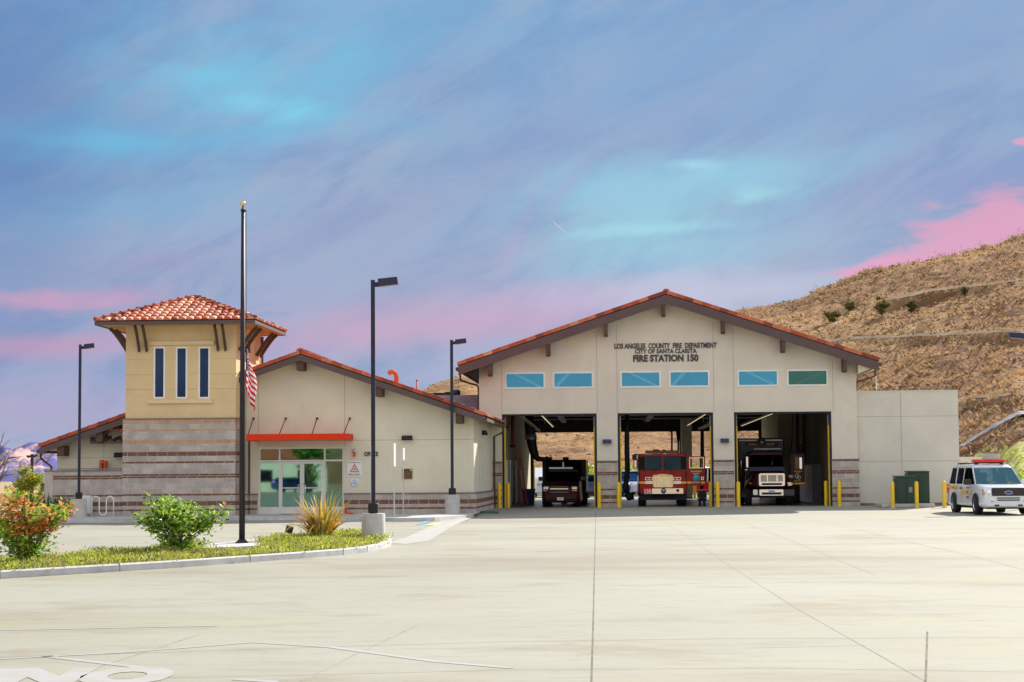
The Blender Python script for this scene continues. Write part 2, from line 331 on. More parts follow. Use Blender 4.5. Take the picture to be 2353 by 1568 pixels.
# ---------------------------------------------------------------- mesh builder
class MB:
    def __init__(s): s.v = []; s.f = []; s.m = []; s.sm = []
    def add(s, vs, fs, m=0, smooth=False):
        o = len(s.v); s.v += [tuple(p) for p in vs]
        for k, f in enumerate(fs):
            s.f.append([i + o for i in f]); s.m.append(m[k] if isinstance(m, list) else m); s.sm.append(smooth)
    def box(s, x0, x1, y0, y1, z0, z1, m=0):
        x0, x1 = sorted((x0, x1)); y0, y1 = sorted((y0, y1)); z0, z1 = sorted((z0, z1))
        vs = [(x0, y0, z0), (x1, y0, z0), (x1, y1, z0), (x0, y1, z0), (x0, y0, z1), (x1, y0, z1), (x1, y1, z1), (x0, y1, z1)]
        s.add(vs, [(3, 2, 1, 0), (4, 5, 6, 7), (0, 1, 5, 4), (1, 2, 6, 5), (2, 3, 7, 6), (3, 0, 4, 7)], m)
    def obox(s, o, ax, ay, az, m=0):
        o, ax, ay, az = map(Vector, (o, ax, ay, az))
        vs = [o, o + ax, o + ax + ay, o + ay, o + az, o + ax + az, o + ax + ay + az, o + ay + az]
        s.add(vs, [(3, 2, 1, 0), (4, 5, 6, 7), (0, 1, 5, 4), (1, 2, 6, 5), (2, 3, 7, 6), (3, 0, 4, 7)], m)
    def bbox(s, x0, x1, y0, y1, z0, z1, r, m=0):     # box with rounded front-view corners, extruded along y
        n = 4; pts = []
        for cx, cz, a0 in ((x1 - r, z0 + r, -90), (x1 - r, z1 - r, 0), (x0 + r, z1 - r, 90), (x0 + r, z0 + r, 180)):
            for k in range(n + 1):
                a = R(a0 + 90 * k / n); pts.append((cx + r * math.cos(a), cz + r * math.sin(a)))
        s.prism_y(pts, y0, y1, m)
    def prism_y(s, pts, y0, y1, m=0):
        n = len(pts)
        s.add([(x, y0, z) for x, z in pts] + [(x, y1, z) for x, z in pts],
              [tuple(range(n)), tuple(range(2 * n - 1, n - 1, -1))] + [((i + 1) % n, i, n + i, n + (i + 1) % n) for i in range(n)], m)
    def prism_x(s, pts, x0, x1, m=0):                # pts are (y, z)
        n = len(pts)
        s.add([(x0, y, z) for y, z in pts] + [(x1, y, z) for y, z in pts],
              [tuple(range(n - 1, -1, -1)), tuple(range(n, 2 * n))] + [(i, (i + 1) % n, n + (i + 1) % n, n + i) for i in range(n)], m)
    def prism_z(s, pts, z0, z1, m=0):
        n = len(pts)
        s.add([(x, y, z0) for x, y in pts] + [(x, y, z1) for x, y in pts],
              [tuple(range(n - 1, -1, -1)), tuple(range(n, 2 * n))] + [(i, (i + 1) % n, n + (i + 1) % n, n + i) for i in range(n)], m)
    def tube(s, pts, r, n=8, m=0, caps=True, smooth=True):
        pts = [Vector(p) for p in pts]; rr = r if isinstance(r, (list, tuple)) else [r] * len(pts)
        vs = []; fs = []; prev = None
        for i, p in enumerate(pts):
            d = (pts[min(i + 1, len(pts) - 1)] - pts[max(i - 1, 0)]).normalized()
            if prev is None:
                a = d.cross(Vector((0, 0, 1)) if abs(d.z) < .9 else Vector((1, 0, 0))).normalized()
            else:
                a = (prev - d * prev.dot(d)).normalized()
            prev = a; b = d.cross(a)
            for k in range(n):
                t = 2 * math.pi * k / n; vs.append(p + (a * math.cos(t) + b * math.sin(t)) * rr[i])
        for i in range(len(pts) - 1):
            for k in range(n):
                k2 = (k + 1) % n; fs.append((i * n + k, i * n + k2, (i + 1) * n + k2, (i + 1) * n + k))
        s.add(vs, fs, m, smooth)
        if caps:
            o = len(s.v) - len(vs)
            s.f.append([o + k for k in range(n - 1, -1, -1)]); s.m.append(m); s.sm.append(False)
            s.f.append([o + (len(pts) - 1) * n + k for k in range(n)]); s.m.append(m); s.sm.append(False)
    def lathe(s, prof, c=(0, 0, 0), n=20, m=0, axis='z', smooth=True):   # prof: (radius, height)
        vs = []; fs = []
        for r, h in prof:
            for k in range(n):
                a = 2 * math.pi * k / n; p = (r * math.cos(a), r * math.sin(a), h)
                if axis == 'x': p = (h, p[0], p[1])
                if axis == 'y': p = (p[0], -h, p[1])
                vs.append((p[0] + c[0], p[1] + c[1], p[2] + c[2]))
        for i in range(len(prof) - 1):
            for k in range(n):
                k2 = (k + 1) % n; fs.append((i * n + k, i * n + k2, (i + 1) * n + k2, (i + 1) * n + k))
        s.add(vs, fs, m, smooth)
    def quad(s, a, b, c, d, m=0): s.add([a, b, c, d], [(0, 1, 2, 3)], m)
    def loft(s, secs, m=0, n=3, smooth=True):
        # secs: (y, half width bottom, half width top, z0, z1, corner radius); closed rings, capped
        rings = []
        for (y, hb, ht, z0, z1, r) in secs:
            ring = []
            r = min(r, (z1 - z0) * .49)
            for (cx, cz, a0) in ((hb - r, z0 + r, -90), (ht - r, z1 - r, 0), (-ht + r, z1 - r, 90), (-hb + r, z0 + r, 180)):
                for k in range(n + 1):
                    a = R(a0 + 90 * k / n); ring.append((cx + r * math.cos(a), y, cz + r * math.sin(a)))
            rings.append(ring)
        N = len(rings[0]); vs = [p for q in rings for p in q]; fs = []
        for i in range(len(rings) - 1):
            for k in range(N):
                k2 = (k + 1) % N; fs.append((i * N + k, i * N + k2, (i + 1) * N + k2, (i + 1) * N + k))
        s.add(vs, fs, m, smooth)
        o = len(s.v) - len(vs)
        s.f.append([o + k for k in range(N - 1, -1, -1)]); s.m.append(m); s.sm.append(False)
        s.f.append([o + (len(rings) - 1) * N + k for k in range(N)]); s.m.append(m); s.sm.append(False)
    def build(s, name, mats, parent=None, loc=None, bevel=0.0):
        me = bpy.data.meshes.new(name); me.from_pydata(s.v, [], s.f)
        for mm in (mats if isinstance(mats, list) else [mats]): me.materials.append(M[mm] if isinstance(mm, str) else mm)
        me.polygons.foreach_set('material_index', s.m); me.polygons.foreach_set('use_smooth', s.sm); me.update()
        o = bpy.data.objects.new(name, me); COL.objects.link(o)
        if parent: o.parent = parent
        if loc: o.location = loc
        if bevel:
            b = o.modifiers.new('bevel', 'BEVEL'); b.width = bevel; b.segments = 2; b.limit_method = 'ANGLE'; b.angle_limit = R(40)
        return o

def one(name, mats, parent, fn, bevel=0.0, loc=None):
    b = MB(); fn(b); return b.build(name, mats, parent, loc, bevel)

def tag(o, label=None, cat=None, group=None, kind=None):
    if label: o['label'] = label
    if cat: o['category'] = cat
    if group: o['group'] = group
    if kind: o['kind'] = kind
    return o

def thing(name, label, cat, loc=(0, 0, 0), rz=0.0, group=None):
    o = bpy.data.objects.new(name, None); COL.objects.link(o); o.location = loc; o.rotation_euler = (0, 0, rz)
    o.empty_display_size = .3
    return tag(o, label, cat, group)

def copy_tree(o, parent=None):
    c = o.copy(); COL.objects.link(c); c.parent = parent
    for ch in list(o.children): copy_tree(ch, c)
    return c

def text_mesh(body, w, h, depth=0.02, bold=0.02, space=1.0):
    cu = bpy.data.curves.new('lettering', 'FONT'); cu.body = body; cu.offset = bold; cu.extrude = 0.5; cu.resolution_u = 3
    cu.space_character = space; cu.space_word = 1.0
    o = bpy.data.objects.new('lettering', cu); COL.objects.link(o)
    bpy.context.view_layer.update()
    me = bpy.data.meshes.new_from_object(o.evaluated_get(bpy.context.evaluated_depsgraph_get()))
    bpy.data.objects.remove(o)
    xs = [v.co.x for v in me.vertices]; ys = [v.co.y for v in me.vertices]
    x0, x1, y0, y1 = min(xs), max(xs), min(ys), max(ys)
    for v in me.vertices:
        x = ((v.co.x - x0) / (x1 - x0) - .5) * w; y = (v.co.y - y0) / (y1 - y0) * h
        v.co = (x, -(v.co.z) * depth, y)
    me.materials.clear()
    return me

def text(name, body, w, h, loc, material, parent=None, depth=0.02, bold=0.02, space=1.0):
    me = text_mesh(body, w, h, depth, bold, space); me.name = name; me.materials.append(M[material])
    o = bpy.data.objects.new(name, me); COL.objects.link(o); o.location = loc
    if parent: o.parent = parent
    return o

# ---------------------------------------------------------------- the station's own axes
TH = R(3.4)
U = Vector((math.cos(TH), -math.sin(TH), 0)); V = Vector((math.sin(TH), math.cos(TH), 0))
def hit_z(x, y, z=0.0):
    r = ray(x, y); return ORG + r * ((z - EYE) / r.z)
O = hit_z(1526, 1165.5)
O.z = 0
def W(u, v, z=0.0): return O + U * u + V * v + Vector((0, 0, z))
def L(x, y, v=0.0):                              # picture point on the plane v = const -> (u, z)
    r = ray(x, y); t = (v + O.dot(V)) / r.dot(V); p = ORG + r * t
    return ((p - O).dot(U), p.z)
def uv(p): q = Vector(p) - O; return q.dot(U), q.dot(V)
def ground_z(x, y):                              # the apron falls 14 cm away from the doors
    u, v = uv((x, y, 0))
    if v > -1: return 0.0
    return -0.14 * min(1.0, (-1 - v) / 13.0)
def G(x, y, dz=0.0):
    p = hit_z(x, y, -0.07)
    for _ in range(6): p = hit_z(x, y, ground_z(p.x, p.y) + dz)
    return p
def at(x, y, Y):
    r = ray(x, y); return ORG + r * (Y / r.y)
CAM_INV = CAM_M.inverted()
def proj(p):
    q = CAM_INV @ Vector(p); return CX + F * q.x / -q.z, CY - F * q.y / -q.z
def interp(x, pts):
    if x <= pts[0][0]: return pts[0][1]
    for (a, b), (c, d) in zip(pts, pts[1:]):
        if x <= c: return b + (d - b) * (x - a) / (c - a)
    (a, b), (c, d) = pts[-2:]
    return d + (d - b) / (c - a) * (x - c) * .6

# ---------------------------------------------------------------- ground
def ground_material():
    m = bpy.data.materials.new('yard_concrete'); m.use_nodes = True
    t = NT(m.node_tree); b = t.n['Principled BSDF']
    co = t.new('ShaderNodeTexCoord').outputs['Object']
    big = t.noise(co, 0.10, 4, 0.6)
    c = t.mix(t.rng(big, .35, .65), (.325, .318, .255), (.36, .354, .298))
    yel = t.noise(t.mapping(co, (.6, 1, 1), loc=(7, 3, 0)), 0.22, 5, .6)
    c = t.mix(t.rng(yel, .5, .7, 0, .55), c, (.36, .355, .205))
    pk = t.noise(t.mapping(co, (.6, 1, 1), loc=(-17, 9, 0)), 0.15, 5, .6)
    c = t.mix(t.rng(pk, .52, .72, 0, .5), c, (.345, .295, .27))
    st = t.noise(t.mapping(co, (.7, 2.2, 1), (0, 0, R(3))), 1.3, 9, .74)
    c = t.mix(t.rng(st, .52, .72, 0, .42), c, (.20, .185, .14))
    pt = t.noise(t.mapping(co, (.7, 1.0, 1), (0, 0, R(4)), (31, 5, 0)), .45, 8, .72)
    c = t.mix(t.rng(pt, .50, .68, 0, .6), c, (.235, .20, .125))
    bw = t.noise(t.mapping(co, (.4, .8, 1), loc=(60, 25, 0)), .12, 5, .65)
    c = t.mix(t.rng(bw, .5, .7, 0, .6), c, (.22, .18, .13))
    st2 = t.noise(t.mapping(co, (.9, 3.2, 1), (0, 0, R(-7)), (4, 4, 0)), 1.1, 9, .76)
    c = t.mix(t.rng(st2, .57, .72, 0, .6), c, (.17, .16, .14))
    sp = t.noise(co, 9, 2, .5)
    c = t.mix(t.rng(sp, .70, .78, 0, .25), c, (.2, .19, .16))
    fine = t.noise(co, 40, 3, .6)
    c = t.mix(t.rng(fine, .3, .7, 0, .22), c, (.24, .23, .20))
    t.put(b.inputs['Base Color'], c); b.inputs['Roughness'].default_value = .85; b.inputs['Specular IOR Level'].default_value = .25
    bn = t.new('ShaderNodeBump'); bn.inputs['Strength'].default_value = .25; bn.inputs['Distance'].default_value = .01
    t.put(bn.inputs['Height'], t.noise(co, 25, 5, .65)); t.l.new(bn.outputs[0], b.inputs['Normal'])
    return m
M['yard'] = ground_material()

def make_ground():
    b = MB(); us = [-90, 90]; vs = [-120, -60, -30, -14, -9, -5, -1, 0.2, 45]
    for i in range(len(vs) - 1):
        z = [(-0.14 * min(1, max(0, (-1 - v) / 13))) for v in (vs[i], vs[i + 1])]
        b.quad(W(-90, vs[i], z[0]), W(90, vs[i], z[0]), W(90, vs[i + 1], z[1]), W(-90, vs[i + 1], z[1]))
    tag(b.build('ground', 'yard'), kind='structure')
    b = MB(); b.quad((-5000, -1500, -.35), (5000, -1500, -.35), (5000, 7000, -.35), (-5000, 7000, -.35))
    tag(b.build('terrain', 'dry_field'), kind='structure')
make_ground()

def strip(b, pts, w, dz=0.005, m=0, step=1.0):
    # flat strip laid on the yard through ground points
    P = []
    for a, c in zip(pts, pts[1:]):
        n = max(1, int((Vector(c) - Vector(a)).length / step))
        for k in range(n): P.append(Vector(a).lerp(Vector(c), k / n))
    P.append(Vector(pts[-1])); prev = None
    for i, p in enumerate(P):
        d = (P[min(i + 1, len(P) - 1)] - P[max(i - 1, 0)]); d.z = 0; d.normalize(); s = Vector((-d.y, d.x, 0)) * w / 2
        a = p + s; c = p - s
        a.z = ground_z(a.x, a.y) + dz; c.z = ground_z(c.x, c.y) + dz
        if prev: b.quad(prev[0], prev[1], c, a, m)
        prev = (a, c)
b = MB()
for pts, w, m in (
    ([(1369, 1178), (1366, 1300), (1363, 1440), (1359, 1567)], .018, 0), ([(1496, 1173), (1671, 1297), (1831, 1399), (2126, 1566)], .012, 1),
    ([(1651, 1177), (1816, 1242), (2010, 1322)], .014, 1), ([(1826, 1184), (2256, 1284), (2353, 1310)], .014, 1),
    ([(2131, 1452), (2127, 1567)], .02, 0), ([(0, 1511), (300, 1502), (600, 1492), (900, 1483), (1176, 1475), (1700, 1468), (2353, 1466)], .012, 0),
    ([(250, 1561), (700, 1552), (1176, 1540), (1800, 1536), (2353, 1545)], .010, 0), ([(1710, 1490), (1990, 1484)], .010, 0),
    ([(0, 1454), (300, 1447), (480, 1444)], .010, 1), ([(210, 1539), (330, 1500), (457, 1459)], .016, 1), ([(691, 1566), (800, 1512), (956, 1438)], .018, 1),
    ([(932, 1237), (1022, 1195), (1089, 1183.5)], .04, 1), ([(985, 1249), (1045, 1212), (1097, 1191)], .03, 1),
    ([(2275, 1227), (2353, 1225.5)], .05, 0), ([(948, 1248.4), (999, 1247.4)], .10, 0), ([(1233, 1268), (1286, 1267.4)], .05, 0)):
    strip(b, [G(*p) for p in pts], w, .002, m)
tag(b.build('ground_joints', ['joint', 'joint_soft']), kind='structure')
b = MB()
for pts, w in (([(0, 1515), (300, 1499), (580, 1477), (760, 1488), (1000, 1521), (1176, 1536)], .06), ([(105, 1509), (345, 1537)], .07),
               ([(540, 1562), (640, 1568)], .07), ([(0, 1449), (500, 1439)], .05)):
    strip(b, [G(*p) for p in pts], w * 1.7, .0035)
tag(b.build('road_marking', 'paint_faint'), kind='structure')
# the word on the apron is meant to be read from the doors, so it stands on its head here
def yard_word():
    me = text_mesh('ONLY', 2.6, 1.5, .001, .075)
    for v in me.vertices: x, y, z = v.co; v.co = (x, z, -y)
    p = G(420, 1534); me.materials.append(M['paint_faint'])
    o = bpy.data.objects.new('road_lettering', me); COL.objects.link(o)
    o.rotation_euler = (0, 0, R(180) + R(3.0)); o.location = (p.x - 1.30, p.y + .0, p.z + .0045)
    tag(o, kind='structure')
yard_word()

# ---------------------------------------------------------------- hills
RIDGE = [(-400, 1110), (500, 1070), (700, 1010), (850, 948), (968, 896), (1056, 860), (1300, 800), (1705, 715), (1830, 690), (1920, 655), (2000, 630), (2080, 607),
         (2150, 588), (2230, 571), (2353, 537), (2500, 500)]
YC = 265.0
TRAILS = []
def ridge_z(t):
    x = CX + t * F
    y = interp(x, RIDGE); r = ray(x, y); return EYE + r.z * YC / r.y
RZ = [(k * .005 - .5, ridge_z(k * .005 - .5)) for k in range(201)]
def hill_z(X, Y, fine=True):
    t = X / Y; zr = interp(t, RZ)
    yb = 146 - 34 * min(1, max(0, (t - .17) / .1))
    s = (Y - yb) / (YC - yb)
    if s <= 0: base = -.6 + s * .5
    elif s <= 1: base = -.6 + (zr + .6) * (s ** .93)
    else: base = zr - (s - 1) ** 1.3 * abs(zr) * .7 - (s - 1) * 2
    k = min(1, max(0, s * 4)); tr = 0
    for T in TRAILS:
        if T[0][0] - .01 < t < T[-1][0] + .01:
            d = Y - interp(t, T); g = math.exp(-((d - .6) / 1.5) ** 2); base += .55 * g * min(1, (t - T[0][0] + .01) * 60); tr = max(tr, math.exp(-(d / 2.5) ** 2))
    k *= 1 - .9 * tr
    if fine:
        base += k * (mnoise.noise(Vector((X * .05, Y * .035, 3))) * 1.6 + mnoise.noise(Vector((X * .16, Y * .12, 9))) * .55
                     + mnoise.noise(Vector((X * .45, Y * .42, 5))) * .42 + mnoise.noise(Vector((X * 1.3, Y * .9, 1))) * .22)
        # cut terraces leave a step in the slope
    return base
def hill_hit(x, y, y0=105.0, y1=285.0):
    r = ray(x, y); last = None; Y = y0
    while Y < y1:
        p = ORG + r * (Y / r.y)
        if hill_z(p.x, p.y, False) > p.z:
            p.z = hill_z(p.x, p.y); return p
        Y += .1
    return None
def trail_line(px):
    T = []
    for q in px:
        p = hill_hit(*q)
        if p: T.append((p.x / p.y, p.y))
    return T
T1 = [(1900, 792), (1936, 789), (2040, 783), (2130, 778), (2230, 775), (2345, 771), (2420, 768)]
T2 = [(2030, 694), (2060, 690), (2120, 676), (2200, 666), (2353, 653), (2440, 646)]
T3 = [(2209, 926), (2290, 924), (2353, 921), (2440, 917)]
_t = [trail_line(q) for q in (T1, T2, T3)]; TRAILS.extend(_t)
def hill_material():
    m = bpy.data.materials.new('dry_hillside'); m.use_nodes = True
    t = NT(m.node_tree); b = t.n['Principled BSDF']
    co = t.new('ShaderNodeTexCoord').outputs['Object']
    n1 = t.noise(co, .045, 6, .65)
    c = t.mix(t.rng(n1, .38, .62), (.34, .175, .082), (.56, .33, .16))
    n2 = t.noise(t.mapping(co, (.45, .5, 2.4), (0, R(14), 0)), .40, 8, .75)
    c = t.mix(t.rng(n2, .46, .64, 0, .85), c, (.15, .075, .04))
    n3 = t.noise(t.mapping(co, (.4, .5, 2.6), (0, R(16), 0), (5, 1, 2)), .75, 8, .75)
    c = t.mix(t.rng(n3, .52, .70, 0, .8), c, (.66, .47, .28))
    n4 = t.noise(co, .11, 5, .7)
    c = t.mix(t.rng(n4, .58, .72, 0, .35), c, (.26, .24, .08))
    n5 = t.noise(co, 2.6, 4, .7)
    c = t.mix(t.rng(n5, .55, .75, 0, .5), c, (.12, .07, .04))
    t.put(b.inputs['Base Color'], c); b.inputs['Roughness'].default_value = .95; b.inputs['Specular IOR Level'].default_value = .1
    bn = t.new('ShaderNodeBump'); bn.inputs['Strength'].default_value = 1.0; bn.inputs['Distance'].default_value = .9
    t.put(bn.inputs['Height'], t.noise(t.mapping(co, (1, .6, 1.6)), 1.1, 7, .75)); t.l.new(bn.outputs[0], b.inputs['Normal'])
    return m
M['hill'] = hill_material()
def lawn_at(p):
    x, y = proj(p); return x > 2205 and y > 1052 - (x - 2251) * .37 + 10 * mnoise.noise(Vector((p[0] * .4, p[1] * .4, 0)))
def make_hill():
    b = MB(); ts = [-.16 + i * .00115 for i in range(540)]; n = 150
    vs = []
    for i, t in enumerate(ts):
        for j in range(n):
            Y = 104 + 226 * (j / (n - 1)) ** 1.0; X = t * Y; vs.append((X, Y, hill_z(X, Y)))
    fs = []; ms = []
    for i in range(len(ts) - 1):
        for j in range(n - 1):
            fs.append((i * n + j, (i + 1) * n + j, (i + 1) * n + j + 1, i * n + j + 1))
            ms.append(1 if ts[i] > .23 and j < 100 and lawn_at(vs[i * n + j]) else 0)
    b.add(vs, fs, ms, True)
    tag(b.build('hill', ['hill', 'lawn']), kind='structure')
make_hill()
def hill_strip(name, px, w, m, lift=.12):
    b = MB(); Q = []
    if name == 'path':
        T = TRAILS[{1: 0, 0: 1, 2: 2}[(px is T1) + 2 * (px is T3)]]; P = [Vector((t * Y, Y, 0)) for t, Y in T]
    else: P = [p for p in (hill_hit(*q) for q in px) if p]
    for a, c in zip(P, P[1:]):
        for k in range(12): q = a.lerp(c, k / 12); Q.append(q)
    prev = None
    for i, p in enumerate(Q):
        s = Vector((0, w / 2, 0)); z0 = hill_z(p.x, p.y - w / 2, True); z1 = hill_z(p.x, p.y + w / 2, True)
        sh = -.5 if name == 'path' else 0; a = Vector((p.x, p.y - w / 2 + sh, hill_z(p.x, p.y - w / 2 + sh) + lift)); c = Vector((p.x, p.y + w / 2 + sh, hill_z(p.x, p.y + w / 2 + sh) + lift))
        if prev: b.quad(prev[0], a, c, prev[1])
        prev = (a, c)
    return tag(b.build(name, m), kind='structure')
hill_strip('path', T1, 1.2, 'trail', .12)
hill_strip('path', T2, .8, 'trail', .12)
hill_strip('path', T3, .8, 'trail', .1)
hill_strip('channel', [(2209, 1037), (2250, 1013), (2300, 988), (2353, 961), (2400, 937)], 1.1, 'swale', .3)

def mountain():
    b = MB(); pts = [(-700, 1085), (-300, 1075), (-120, 1066), (0, 1043), (39, 1026), (87, 1017), (130, 1020), (180, 1030), (260, 1036), (400, 1050), (600, 1070), (900, 1086)]
    nx, ny = 200, 60; vs = []
    for i in range(nx):
        x = -700 + 1600 * i / (nx - 1); y = interp(x, pts)
        for j in range(ny):
            Yd = 760 + 500 * j / (ny - 1); r = ray(x, y); t = r.x / r.y
            zc = EYE + r.z * 1150 / r.y; s = j / (ny - 1) / .78
            z = -1 + (zc + 1) * (s ** .7 if s <= 1 else max(0, 1 - (s - 1) * 2)) + 9 * min(1, s * 3) * min(1, abs(1 - s) * 3) * mnoise.fractal(Vector((t * 60, Yd * .012, 2)), 1.0, 2.0, 5)
            vs.append((t * Yd, Yd, z))
    fs = [(i * ny + j, (i + 1) * ny + j, (i + 1) * ny + j + 1, i * ny + j + 1) for i in range(nx - 1) for j in range(ny - 1)]
    b.add(vs, fs, 0, True)
    m = bpy.data.materials.new('hazed_mountain_rock'); m.use_nodes = True; t = NT(m.node_tree); bs = t.n['Principled BSDF']
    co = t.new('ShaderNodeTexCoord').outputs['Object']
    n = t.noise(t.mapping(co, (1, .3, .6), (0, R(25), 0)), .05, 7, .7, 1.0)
    c = t.mix(t.rng(n, .46, .60), (.13, .13, .30), (.55, .36, .33))  # blue-purple distance haze painted into the rock colour, with pale eroded streaks
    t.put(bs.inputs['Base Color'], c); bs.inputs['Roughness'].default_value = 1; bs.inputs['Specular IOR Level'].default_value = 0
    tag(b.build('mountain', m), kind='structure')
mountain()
def left_bank():
    b = MB(); nx, ny = 90, 50; vs = []
    for i in range(nx):
        X = -75 + 52 * i / (nx - 1)
        for j in range(ny):
            Y = 92 + 50 * j / (ny - 1); s = min(1, j / 14)
            top = 1.35 - .045 * (X + 24) * 0 + .02 * max(0, -X - 22)
            vs.append((X, Y, -.4 + (top * .8 + .2) * s * (3 - 2 * s) * .55 + .18 * s * mnoise.noise(Vector((X * .6, Y * .6, 0)))))
    fs = [(i * ny + j, (i + 1) * ny + j, (i + 1) * ny + j + 1, i * ny + j + 1) for i in range(nx - 1) for j in range(ny - 1)]
    b.add(vs, fs, 0, True); tag(b.build('grass_bank', 'straw_bank'), kind='structure')
left_bank()

# ---------------------------------------------------------------- plants

def leaf(b, p, size, m, up=.35):
    a = random.uniform(0, 2 * math.pi); el = random.uniform(-.5, 1.0)
    d = Vector((math.cos(a) * math.cos(el), math.sin(a) * math.cos(el), math.sin(el)))
    s = d.cross(Vector((random.uniform(-1, 1), random.uniform(-1, 1), 1.2))).normalized() * size * .27
    q = p + d * size * .5; n = s.cross(d).normalized() * size * .10
    b.add([p, q + s - n, p + d * size, q - s - n], [(0, 1, 2), (0, 2, 3)], m)

def shrub(name, label, base, r, h, nleaf, size, mats, weights, cat='shrub', group=None, stems=9, shape=None, lo=.12, seed=1, part='foliage'):
    random.seed(seed)
    t = thing(name, label, cat, base, 0, group)
    b = MB(); s = MB(); tips = []
    for k in range(stems):
        a = 2 * math.pi * (k + random.random()) / stems; sp = random.uniform(.25, 1) * r; hh = h * random.uniform(.6, 1.0) * (1 - .35 * (sp / r) ** 2)
        tip = Vector((math.cos(a) * sp, math.sin(a) * sp * .8, hh))
        mid = Vector((tip.x * .35, tip.y * .35, hh * .5)) + Vector((random.uniform(-.1, .1) * r, 0, 0))
        pts = [Vector((tip.x * .05, tip.y * .05, -.03)), mid, tip]
        s.tube(pts, [.018 * h, .012 * h, .004 * h], 5)
        tips.append((mid, tip)); tips.append((pts[0].lerp(mid, .35), mid + Vector((random.uniform(-.4, .4) * r, random.uniform(-.4, .4) * r, -.1 * h))))
        for q in range(4):
            f = random.uniform(.35, .95); p0 = mid.lerp(tip, f)
            p1 = p0 + Vector((random.uniform(-1, 1), random.uniform(-1, 1), random.uniform(.0, .8))) * r * .38
            s.tube([p0, p1], [.007 * h, .003 * h], 4); tips.append((p0, p1))
    for k in range(nleaf):
        a, c = random.choice(tips); f = random.uniform(.1, 1.08)
        p = a.lerp(c, f) + Vector((random.gauss(0, 1), random.gauss(0, 1), random.gauss(0, .8))) * r * .10
        if p.z < lo * h * random.random(): continue
        m = random.choices(range(len(mats)), weights(p.z / h, mnoise.noise(p * 2.2)) if callable(weights) else weights)[0]
        leaf(b, p, size * random.uniform(.7, 1.25), m)
    b.build(part, mats, t); s.build('stem', 'bark', t)
    return t

def blades(name, label, base, n, ln, w, mats, weights, cat='plant', spread=1.0, seed=3, up=.3, group=None):
    random.seed(seed); b = MB()
    for k in range(n):
        a = random.uniform(0, 2 * math.pi); l = ln * random.uniform(.45, 1.1); lean = random.uniform(.05, 1.0) * spread
        o = Vector((math.cos(a), math.sin(a), 0)) * random.uniform(0, .14) * ln
        d = Vector((math.cos(a), math.sin(a), 0)); side = Vector((-d.y, d.x, 0)).lerp(Vector((1, 0, 0)), .35).normalized()
        ww = w * random.uniform(.6, 1.2); prev = None; droop = random.uniform(.1, 1.0) * lean
        for i in range(7):
            f = i / 6; ang = lean * .75 + droop * f * f * 1.2
            p = o + d * (l * f * math.sin(ang * .8)) + Vector((0, 0, l * f * math.cos(ang * .8)))
            hw = ww * (1 - f) ** .6 * (0.55 + .45 * min(1, f * 4)) + .001
            q = (p - side * hw, p + side * hw)
            if prev: b.quad(prev[0], prev[1], q[1], q[0], mi)
            else: mi = random.choices(range(len(mats)), weights)[0]
            prev = q
    o = b.build(name, mats); o.location = base
    return tag(o, label, cat, group)

